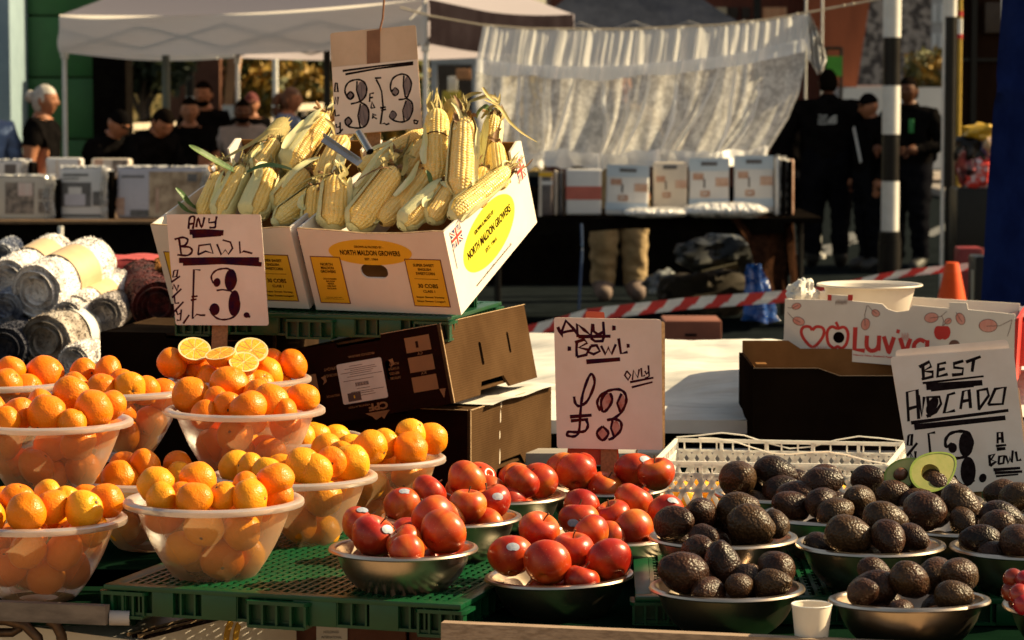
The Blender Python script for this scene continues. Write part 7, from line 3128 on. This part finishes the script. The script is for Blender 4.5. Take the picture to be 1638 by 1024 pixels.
def backpack(e, J, k, hp):
    q = MB()
    q.box((0, .22, 1.2), (.3, .17, .46), bev=.06, seg=4)
    q.build('backpack', CL_BLACK, e)
    q = MB()
    q.box((.10, -.152, 1.30), (.05, .006, .12), bev=.002)
    q.build('green_badge', mat('green_badge_cloth', (.02, .22, .05), rough=.6), e)


person(1453, 124, 25.0, 1.74, R(-35), 'man in black with backpack and green badge behind the banded pole', hair='short', skin=SKIN_D, arms='front', sleeve=1.1, stout=1.35, extra=backpack)
person(1270, 158, 26.5, 1.58, R(200), 'person in black partly behind the right end of the net curtain', hair='short', sleeve=1.1)
person(992, 112, 21.6, 1.78, R(5), 'person in khaki trousers standing behind the net curtain', mat('dull_jacket', (.10, .075, .055), rough=.9), CL_KHAKI, hair='short', arms='down', sleeve=1.1,
       shoes=mat('pale_shoes', (.16, .11, .09), rough=.8), stout=1.3, legw=1.25)

# ------------------------------------------------------------------ buildings, bank, trees
GREENW = mat('green_panel', (.006, .085, .014), (.005, .07, .012), scale=5, rough=.5)
e = empty('green_container', P(85, 460, 28.5), 'dark green panelled cabin behind the left gazebo pole', 'building')
e.location.z = 0
o0 = e.location
x0, x1 = P(20, 300, 28.5).x, P(165, 300, 28.5).x
q = MB()
for k in range(6):
    q.box(((x0 + x1) / 2 - o0.x, 0, .2 + .62 * k), (x1 - x0, .06, .60), bev=.012)
q.box(((x0 + x1) / 2 - o0.x, .17, 1.75), (x1 - x0 - .02, .24, 3.5))
q.build('wall', GREENW, e)
q = MB()
q.box((x0 - o0.x - .06, -.02, 1.8), (.10, .1, 3.6))
q.box((P(171, 0, 28.2).x - o0.x, .05, 1.1), (.34, .5, 2.2), bev=.02)  # wide black block paints the dark open doorway beside the cabin
q.build('dark_block', BLACKCLOTH, e)
e = empty('blue_cabin', (P(-20, 0, 27.5).x, 27.5, 0), 'pale blue cabin wall cut by the left edge', 'building')
q = MB()
xr = P(15, 0, 27.5).x - e.location.x
q.box((xr - .6, .8, 1.9), (1.2, 1.6, 2.6), bev=.02)
q.box((xr - .6, .8, .3), (1.3, 1.7, .6), bev=.02)
q.build('wall', mat('pale_blue_wall', (.22, .31, .36), (.19, .27, .32), scale=4, rough=.7), e)
q = MB()
q.box((xr - .55, -.05, 1.0), (1.3, .12, .10), bev=.01)
q.build('ledge', POLEWHITE, e)

BRICK = mat('red_brown_cladding', (.13, .028, .012), (.09, .02, .010), scale=6, rough=.8, stretch=(6, 1, .3), bump=.5, bscale=9, btype='X', bdist=.03)
RUST = mat('rust_slab', (.23, .055, .016), (.17, .04, .012), scale=3, rough=.8, stretch=(1, 1, .2))
TERRA = mat('terracotta', (.50, .25, .11), (.42, .2, .09), scale=5, rough=.8)
e = empty('red_brown_building', (3.6, 48, 0), 'red brown clad building with orange and dark windows behind the net curtain', 'building')
o0 = e.location
q = MB()
xa, xb = P(880, 0, 48).x, P(1372, 0, 48).x
q.box(((xa + xb) / 2 - o0.x, 3, 5), (xb - xa, 6, 10))
q.build('wall', BRICK, e)
WIN_L = mat('window_warm_panel', (.55, .22, .10), (.62, .34, .18), scale=2, rough=.4, stretch=(9, 1, .2))  # streaky orange pane colour
WIN_D = mat('window_dark', (.03, .022, .02), rough=.15)
WIN_C = mat('window_cream', (.45, .36, .24), rough=.4)
for x0, x1, m in ((1135, 1162, WIN_C), (1164, 1180, WIN_D), (1186, 1200, WIN_D), (1220, 1258, WIN_L), (1100, 1128, WIN_D)):
    for y0, y1 in ((12, 30), (-40, -14)):
        a, c = P(x0, y1, 48), P(x1, y0, 48)
        q = MB()
        q.box(((a.x + c.x) / 2 - o0.x, -.02, (a.z + c.z) / 2), (c.x - a.x, .08, c.z - a.z))
        w = q.build('window', m, e)
for x in (1210, 1335):
    q = MB()
    a = P(x, 0, 47.8)
    q.box((a.x - o0.x, -.3, 5), (.12, .12, 10))
    q.build('pipe', POLEBLACK, e)
q = MB()
a = [P(x, y, 46.5) - o0 for x, y in ((1285, -60), (1410, -40), (1374, 190), (1346, 190), (1340, 90))]
# leaning tapered slab in front of the facade
q.plate([[(p.x, p.z) for p in (a[3], a[2], a[1], a[0])]], -1.5 + (a[0].y - 0) * 0, -.9, Matrix(((1, 0, 0, 0), (0, 0, -1, -1.4), (0, 1, 0, 0), (0, 0, 0, 1))))
q.build('leaning_pier', RUST, e)
q = MB()
c0, c1 = P(1322, 122, 45), P(1347, 90, 45)
q.box(((c0.x + c1.x) / 2 - o0.x, -3, (c0.z + c1.z) / 2), (c1.x - c0.x, .06, c1.z - c0.z))
o = q.build('green_board', mat('bright_green_board', (.07, .32, .02), rough=.5), e)
q = MB()
for x in (1322, 1347):
    p = P(x, 76, 45)
    q.tube([(p.x - o0.x, -2.9, 0), (p.x - o0.x, -2.9, p.z)], .03, 6)
p0, p1 = P(1322, 77, 45), P(1347, 77, 45)
q.tube([(p0.x - o0.x, -2.9, p0.z), (p1.x - o0.x, -2.9, p1.z)], .03, 6)
q.build('board_frame', POLEBLACK, e)

e = empty('ribbed_building', (-5.5, 55, 0), 'brown ribbed building with a leaning terracotta pier, seen under the gazebo', 'building')
o0 = e.location
q = MB()
xa, xb = P(262, 0, 55).x, P(352, 0, 55).x
for k in range(22):
    x = xa + (xb - xa) * (k + .5) / 22
    q.box((x - o0.x, 0, 3.9), ((xb - xa) / 22 * .7, .16, 6.9), mi=0)
q.box(((xa + xb) / 2 - o0.x, 2.5, 3.9), (xb - xa, 4.8, 7), mi=0)
q.build('wall', mat('brown_rib', (.19, .075, .04), (.15, .06, .034), scale=4, rough=.8), e)
q = MB()
p = [P(x, y, 54) - o0 for x, y in ((362, 168), (376, 168), (392, 60), (372, 60))]
q.plate([[(k.x, k.z) for k in p]], 0, .5, Matrix(((1, 0, 0, 0), (0, 0, -1, p[0].y), (0, 1, 0, 0), (0, 0, 0, 1))))
q.build('leaning_pier', TERRA, e)
q = MB()
p0, p1 = P(360, 188, 54) - o0, P(378, 168, 54) - o0
q.box(((p0.x + p1.x) / 2, p0.y - .3, p1.z / 2), (p1.x - p0.x, .5, p1.z))
q.build('pier_base', POLEWHITE, e)

e = empty('glass_tower', (P(1478, 0, 120).x, 120, 0), 'grey glass office block far away behind the shoppers', 'building')
q = MB()
w = 90 * 120 / FPX
q.box((0, 5, 15), (w, 10, 30))
q.build('wall', mat('grey_concrete', (.40, .38, .37), (.34, .32, .32), scale=2, rough=.7), e)
q = MB()
for r_ in range(17):
    for c_ in range(8):
        q.box((-w / 2 + w * (c_ + .5) / 8, -.02, 1.2 + r_ * 1.25), (w / 8 * .72, .1, .78))
tag(q.build('window', mat('grey_glass', (.50, .50, .51), (.62, .61, .6), scale=.6, rough=.4), e), kind='stuff')
e = empty('mottled_house', (P(1400, 0, 95).x, 95, 0), 'mottled stone house end beside the leaning pier', 'building')
q = MB()
q.box((.6, 3, 3.2), (2.6, 6, 6.4))
q.build('wall', mat('mottled_stone', (.36, .30, .26), (.07, .055, .05), scale=3.2, rough=.9, lo=.45, hi=.55), e)
q = MB()
q.plate([[(-.8, 6.4), (2.0, 6.4), (.6, 7.8)]], -6.1, .1, XZ)
q.build('roof', DARKGREY, e)
e = empty('low_wall', (P(1450, 0, 70).x, 70, 0), 'low sand-coloured wall behind the white vans', 'wall')
q = MB()
q.box((1.0, 0, .95), (7, .5, 1.1))
q.box((1.0, 0, 1.56), (7.1, .6, .1))
q.box((1.0, 0, .2), (7, .5, .4))
q.build('wall', mat('sand_wall', (.46, .34, .24), (.36, .22, .14), scale=3, rough=.8), e)  # sandy base colour of the wall itself
VANP = mat('van_paint', (.66, .65, .63), (.6, .59, .57), scale=2, rough=.3)
VANG = mat('van_glass', (.03, .035, .04), rough=.08)


def van(px, pyt, Y, L, label):
    t = P(px, pyt, Y)
    e = empty('parked_van', (t.x, Y, 0), label, 'van', 'parked white vans')
    H = t.z
    q = MB()
    pr = [(-L / 2, .35), (L / 2, .35), (L / 2, .95), (L / 2 - .75, 1.15), (L / 2 - 1.3, H), (-L / 2 + .05, H), (-L / 2, H - .12)]
    q.plate([pr], 0, 1.8, XZ)
    q.build('body', VANP, e)
    q = MB()
    q.plate([[(L / 2 - .95, 1.18), (L / 2 - 1.36, H - .12), (L / 2 - 1.9, H - .12), (L / 2 - 1.9, 1.18)]], 0, .02, XZ)
    q.build('window', VANG, e)
    for x in (-L / 2 + .8, L / 2 - .8):
        q = MB()
        Mw = Matrix.Translation((x, -.02, .33)) @ Matrix.Rotation(math.pi / 2, 4, 'X')
        q.lathe([(.001, 0), (.2, .0), (.33, .0), (.33, -.22), (.2, -.22)], 24, Mw)
        wl = q.build('wheel', POLEBLACK, e)
        q = MB()
        q.lathe([(.001, .03), (.12, .025), (.19, .005)], 16, Mw)
        q.build('rim', POLEWHITE, wl)


van(1392, 137, 52, 2.6, 'white van between the large man and the banded pole')
van(1496, 140, 48, 3.6, 'white van right of the man with the backpack')
# glazed kiosk under the gazebo
e = empty('glazed_kiosk', (P(728, 0, 34).x, 34, 0), 'pale framed glazed kiosk seen under the gazebo roof', 'kiosk')
q = MB()
xa, xb = P(694, 0, 34).x - e.location.x, P(800, 0, 34).x - e.location.x
zt = P(700, 97, 34).z
for x in (xa, (xa + xb) * .5 + .1, xb):
    q.box((x, 0, zt / 2), (.08, .1, zt), bev=.008)
q.box(((xa + xb) / 2, 0, zt), (xb - xa + .08, .12, .1), bev=.008)
q.box(((xa + xb) / 2, 0, .1), (xb - xa, .09, .2))
q.build('frame', mat('pale_frame', (.4, .4, .4), rough=.5), e)
q = MB()
q.box(((xa + xb) / 2, 1.2, zt / 2), (xb - xa, .06, zt))
q.build('back_wall', mat('kiosk_dark', (.05, .035, .025), rough=.8), e)
for x0, x1, y0, y1, m, nm in ((706, 735, 146, 172, mat('lemon_panel', (.5, .38, .03), rough=.5), 'yellow_panel'), (714, 730, 122, 150, POLEWHITE, 'white_panel'),
                              (728, 752, 110, 127, TERRA, 'orange_panel')):
    a, c = P(x0, y1, 34), P(x1, y0, 34)
    q = MB()
    q.box(((a.x + c.x) / 2 - e.location.x, .5 if nm != 'white_panel' else .7, (a.z + c.z) / 2), (c.x - a.x, .04, c.z - a.z), bev=.01)
    q.build(nm, m, e)
# dark shop at the right
e = empty('dark_shop', (P(1600, 0, 26).x, 26, 0), 'dark shuttered shop front behind the yellow pole', 'building')
xa = P(1540, 0, 26).x - e.location.x
q = MB()
q.box((xa + 2.2, .2, 2.5), (4.4, .4, 5))
q.build('wall', mat('dark_shop_wall', (.03, .014, .008), (.018, .009, .006), scale=3, rough=.8, spec=.1, stretch=(1, 1, .2)), e)
q = MB()
for k in range(4):
    q.box((xa + .1 + .42 * k, -.03, 2.2), (.05, .1, 4.4))
for k in range(6):
    q.box((xa + .75, -.02, .5 + .7 * k), (1.5, .06, .03))
q.build('shutter_frame', POLEBLACK, e)
q = MB()
q.box((P(1600, 0, 26).x - e.location.x + .1, -.06, P(0, 20, 26).z - .05), (.5, .1, .28), bev=.01)
q.build('name_board', mat('dull_board', (.05, .03, .018), rough=.7), e)
# colourful goods in front of it
e = empty('bag_stack', (P(1562, 0, 19.5).x, 19.5, 0), 'stack of colourful printed bags before the dark shop', 'bags')
o0 = e.location
for (x, y, s_, m, sd) in ((1570, 212, (.12, .1, .06), mat('yellow_bag', (.5, .3, .02), rough=.4), 1.2), (1552, 240, (.10, .1, .10), POLEBLACK, 2.5),
                          (1580, 235, (.08, .1, .08), mat('tan_bag', (.45, .3, .16), (.1, .1, .25), scale=14, rough=.3), 3.3),
                          (1566, 272, (.13, .1, .13), mat('red_white_bag', (.6, .05, .04), (.6, .5, .55), scale=9, rough=.25, lo=.46, hi=.54), 4.1),
                          (1545, 262, (.07, .1, .12), mat('black_red_bag', (.02, .015, .02), (.3, .05, .05), scale=12, rough=.3), 5.9)):
    q = MB()
    crumple(q, P(x, y, 19.5) - o0, s_[0], s_[1], s_[2], sd, 12)
    q.build('bag', m, e, angle=30)
q = MB()
zz = P(1566, 300, 19.5).z
q.box((.05, .1, zz / 2), (.36, .35, zz), bev=.02)
q.build('stand', POLEBLACK, e)
q = MB()
c = P(1550, 395, 17.5)
q.box((0, 0, c.z / 2), (.16, .2, c.z), bev=.02)
o = q.build('red_box', mat('dark_red_box', (.22, .012, .012), rough=.5), None, origin=V((0, 0, 0)))
o.location = (c.x, 17.5, 0)
tag(o, 'dark red box on the ground behind the traffic cone', 'box')
# guard rail
e = empty('guard_rail', (-6, 40, 0), 'white guard rail running along the foot of the bank', 'railing')
o0 = e.location
q = MB()
for (xa, ya), (xb, yb) in (((150, 205), (470, 192)), ((470, 172), (560, 168))):
    a, c = P(xa, ya, 38), P(xb, yb, 44)
    for dz in (0, -.28):
        q.bar(a + V((0, 0, dz)) - o0, c + V((0, 0, dz)) - o0, .05, .09)
    for t in range(7):
        p = a.lerp(c, t / 6)
        q.box((p.x - o0.x, p.y - o0.y, p.z / 2), (.06, .06, p.z))
q.build('rail', mat('cream_rail', (.6, .5, .38), rough=.6), e)  # even cream base colour


# vegetation --------------------------------------------------------------
def crown(c, rx, ry, rz, n, size, mats, seed, gap=.35):
    r_ = random.Random(seed)
    off = V((r_.random() * 9, seed, 0))
    b = MB()
    cnt = 0
    while cnt < n:
        p = V((r_.uniform(-1, 1), r_.uniform(-1, 1), r_.uniform(-1, 1)))
        L = p.length
        if L > 1 + .25 * noise.noise(p * 2 + off) or (noise.noise(p * 2.2 + off) < -gap + .12):
            continue
        if L < .45 and r_.random() < .6:
            continue
        cnt += 1
        q = V((c[0] + p.x * rx, c[1] + p.y * ry, c[2] + p.z * rz))
        d = V((r_.gauss(0, 1), r_.gauss(0, 1), r_.gauss(0, 1))).normalized()
        t = d.cross(V((r_.gauss(0, 1), r_.gauss(0, 1), r_.gauss(0, 1)))).normalized()
        w = size * r_.uniform(.6, 1.3)
        k = noise.noise(p * 3 + off) + r_.gauss(0, .15)
        mi = 0 if k < 0 or len(mats) == 1 else (1 if k < .25 or len(mats) == 2 else 2)
        b.add([q - d * w, q + t * w * .45, q + d * w, q - t * w * .45], [(0, 1, 2, 3)], mi)
    return b


LF_D = mat('leaf_dark', (.012, .022, .008), (.02, .03, .012), scale=2, rough=.7)
LF_G = mat('leaf_green', (.05, .085, .018), (.07, .10, .025), scale=2, rough=.6)
LF_Y = mat('leaf_yellow', (.36, .20, .02), (.30, .20, .03), scale=2, rough=.6)
LF_O = mat('leaf_olive', (.14, .13, .03), (.10, .10, .025), scale=2, rough=.6)
BARK = mat('bark', (.06, .04, .025), rough=.9)


def plant(name, px, py, Y, rx, rz, n, size, mats, label, cat, seed):
    c = P(px, py, Y)
    e = empty(name, (c.x, Y, 0), label, cat, 'trees and bushes on the bank')
    zc = c.z
    crown((0, 0, zc), rx, rx * .8, rz, n, size, mats, seed).build('crown', mats, e)
    q = MB()
    q.tube([(0, 0, 0), (.05, 0, zc * .5), (0, 0, zc)], [rx * .07, rx * .055, rx * .03], 8)
    for k in range(5):
        a = k * 1.3
        q.tube([(0, 0, zc * .55), (.3 * rx * math.cos(a), .3 * rx * math.sin(a), zc * .8), (.65 * rx * math.cos(a), .6 * rx * math.sin(a), zc + .3 * rz)],
               [rx * .05, rx * .035, rx * .012], 6)
    q.build('trunk', BARK, e)


plant('tree', 222, 78, 46, .95, .72, 3000, .13, [LF_D, LF_D, LF_O], 'dark dense tree beneath the left of the gazebo roof', 'tree', 1)
plant('bush', 232, 90, 52, 1.0, .5, 1200, .12, [LF_Y, LF_O], 'yellow autumn bush peeping over the dark tree', 'bush', 2)
plant('bush', 415, 118, 56, 1.0, .9, 1800, .12, [LF_G, LF_O, LF_Y], 'green and rust bush just right of the leaning pier', 'bush', 3)
plant('bush', 455, 140, 54, .9, .5, 1400, .12, [LF_Y, LF_Y, LF_O], 'bright yellow bush behind the girl with the ponytail', 'bush', 4)
plant('bush', 500, 105, 58, 1.2, 1.1, 2000, .13, [LF_G, LF_G, LF_O], 'green bush left of the three for sign', 'bush', 5)
plant('bush', 1502, 112, 72, .9, .55, 1000, .12, [LF_O, LF_Y], 'small olive tree above the far low wall', 'bush', 6)
plant('bush', 600, 120, 60, 2.2, 1.6, 2500, .16, [LF_G, LF_O, LF_Y], 'wide green bush hidden behind the three for sign', 'bush', 7)


def structure(b, name, m):
    o = b.build(name, m)
    tag(o, kind='structure')
    return o


DRY = mat('dry_grass_bank', (.34, .24, .09), (.16, .14, .05), scale=1.2, rough=.95, bump=.9, bscale=6, bdist=.2)
q = MB()
q.grid(lambda u, v: (-34 + 36 * u, 57 + 40 * v, -.1 + 4.6 * v ** .7 + .9 * noise.noise(V((u * 7, v * 4, 3))) * v), 60, 24)
structure(q, 'bank', DRY)
r_ = random.Random(3)
q = MB()
for k in range(7000):
    x, v = r_.uniform(-14, 2), r_.random() * .5
    u = (x + 34) / 44
    z = -.1 + 4.6 * v ** .7 + .9 * noise.noise(V((u * 7, v * 4, 3))) * v
    a = r_.random() * 3.14
    h = r_.uniform(.2, .55)
    dx_, dy_ = .05 * math.cos(a), .05 * math.sin(a)
    y = 57 + 40 * v
    q.add([(x - dx_, y - dy_, z), (x + dx_, y + dy_, z), (x + r_.gauss(0, .1), y + r_.gauss(0, .1), z + h)], [(0, 1, 2)])
tag(q.build('dry_grass', DRY), 'dry yellow grass on the bank beyond the road', 'grass', kind='stuff')
ASPH = mat('asphalt', (.011, .014, .016), (.007, .009, .010), scale=5, rough=.9, spec=.15, bump=.4, bscale=160, bdist=.004)
q = MB()
q.add([(-250, -40, 0), (250, -40, 0), (250, 400, 0), (-250, 400, 0)], [(0, 1, 2, 3)])
structure(q, 'ground', ASPH)
q = MB()
q.add([(-60, -30, .004), (60, -30, .004), (60, 9.5, .004), (-60, 9.5, .004)], [(0, 1, 2, 3)])  # unseen light paving, added to throw warm reflections into the bowls
structure(q, 'bounce_paving', mat('warm_paving', (.34, .26, .18), (.25, .19, .13), scale=3, rough=.85, spec=.1, bump=.3, bscale=40))
LINE = mat('road_paint', (.12, .12, .12), (.07, .07, .07), scale=9, rough=.8)
q = MB()
for (xa, ya), (xb, yb), w in (((1325, 408), (1372, 372), .09), ((1300, 398), (1420, 378), .1), ((1480, 378), (1560, 340), .09)):
    a, c = G(xa, ya, .004), G(xb, yb, .004)
    d = (c - a).normalized()
    n_ = V((-d.y, d.x, 0)) * w
    q.add([a + n_, a - n_, c - n_, c + n_], [(0, 1, 2, 3)])
structure(q, 'road_markings', LINE)
q = MB()
a, c = G(1532, 322, 0), G(1700, 322, 0)
q.box(((a.x + c.x) / 2 + 4, a.y + 6, .06), (c.x - a.x + 8, 12, .12), bev=.02)
structure(q, 'pavement', mat('pavement_slab', (.30, .26, .24), (.24, .21, .19), scale=3, rough=.9))
# ------------------------------------------------------------------ light
AZ, EL = R(11), R(35)          # sun to the right, a little beyond the stall
S = V((math.cos(EL) * math.cos(AZ), math.cos(EL) * math.sin(AZ), math.sin(EL)))
sun = bpy.data.lights.new('sun', 'SUN')
sun.energy = 5.0
sun.angle = R(.5)
sun.color = (1, .80, .46)
so = bpy.data.objects.new('sun', sun)
COL.objects.link(so)
so.rotation_euler = S.to_track_quat('Z', 'Y').to_euler()
w = bpy.data.worlds.new("World")
sc.world = w
w.use_nodes = True
t = w.node_tree
bg = t.nodes['Background']
sky = t.nodes.new('ShaderNodeTexSky')
sky.sky_type = 'NISHITA'
sky.sun_disc = False
sky.sun_elevation = EL
sky.sun_rotation = math.pi / 2 - AZ
sky.dust_density = 1.5
mx = t.nodes.new('ShaderNodeMix')
mx.data_type = 'RGBA'
mx.blend_type = 'MULTIPLY'
mx.inputs[0].default_value = 1
mx.inputs[7].default_value = (1.0, .79, .56, 1)
t.links.new(sky.outputs[0], mx.inputs[6])
t.links.new(mx.outputs[2], bg.inputs['Color'])
bg.inputs['Strength'].default_value = .095
vs = sc.view_settings
vs.view_transform = 'Standard'
vs.look = 'None'
vs.gamma = 1
vs.exposure = 1.0
sc.cycles.max_bounces = 10
sc.cycles.transparent_max_bounces = 24
sc.cycles.sample_clamp_indirect = 6
sc.cycles.caustics_reflective = False
sc.cycles.caustics_refractive = False
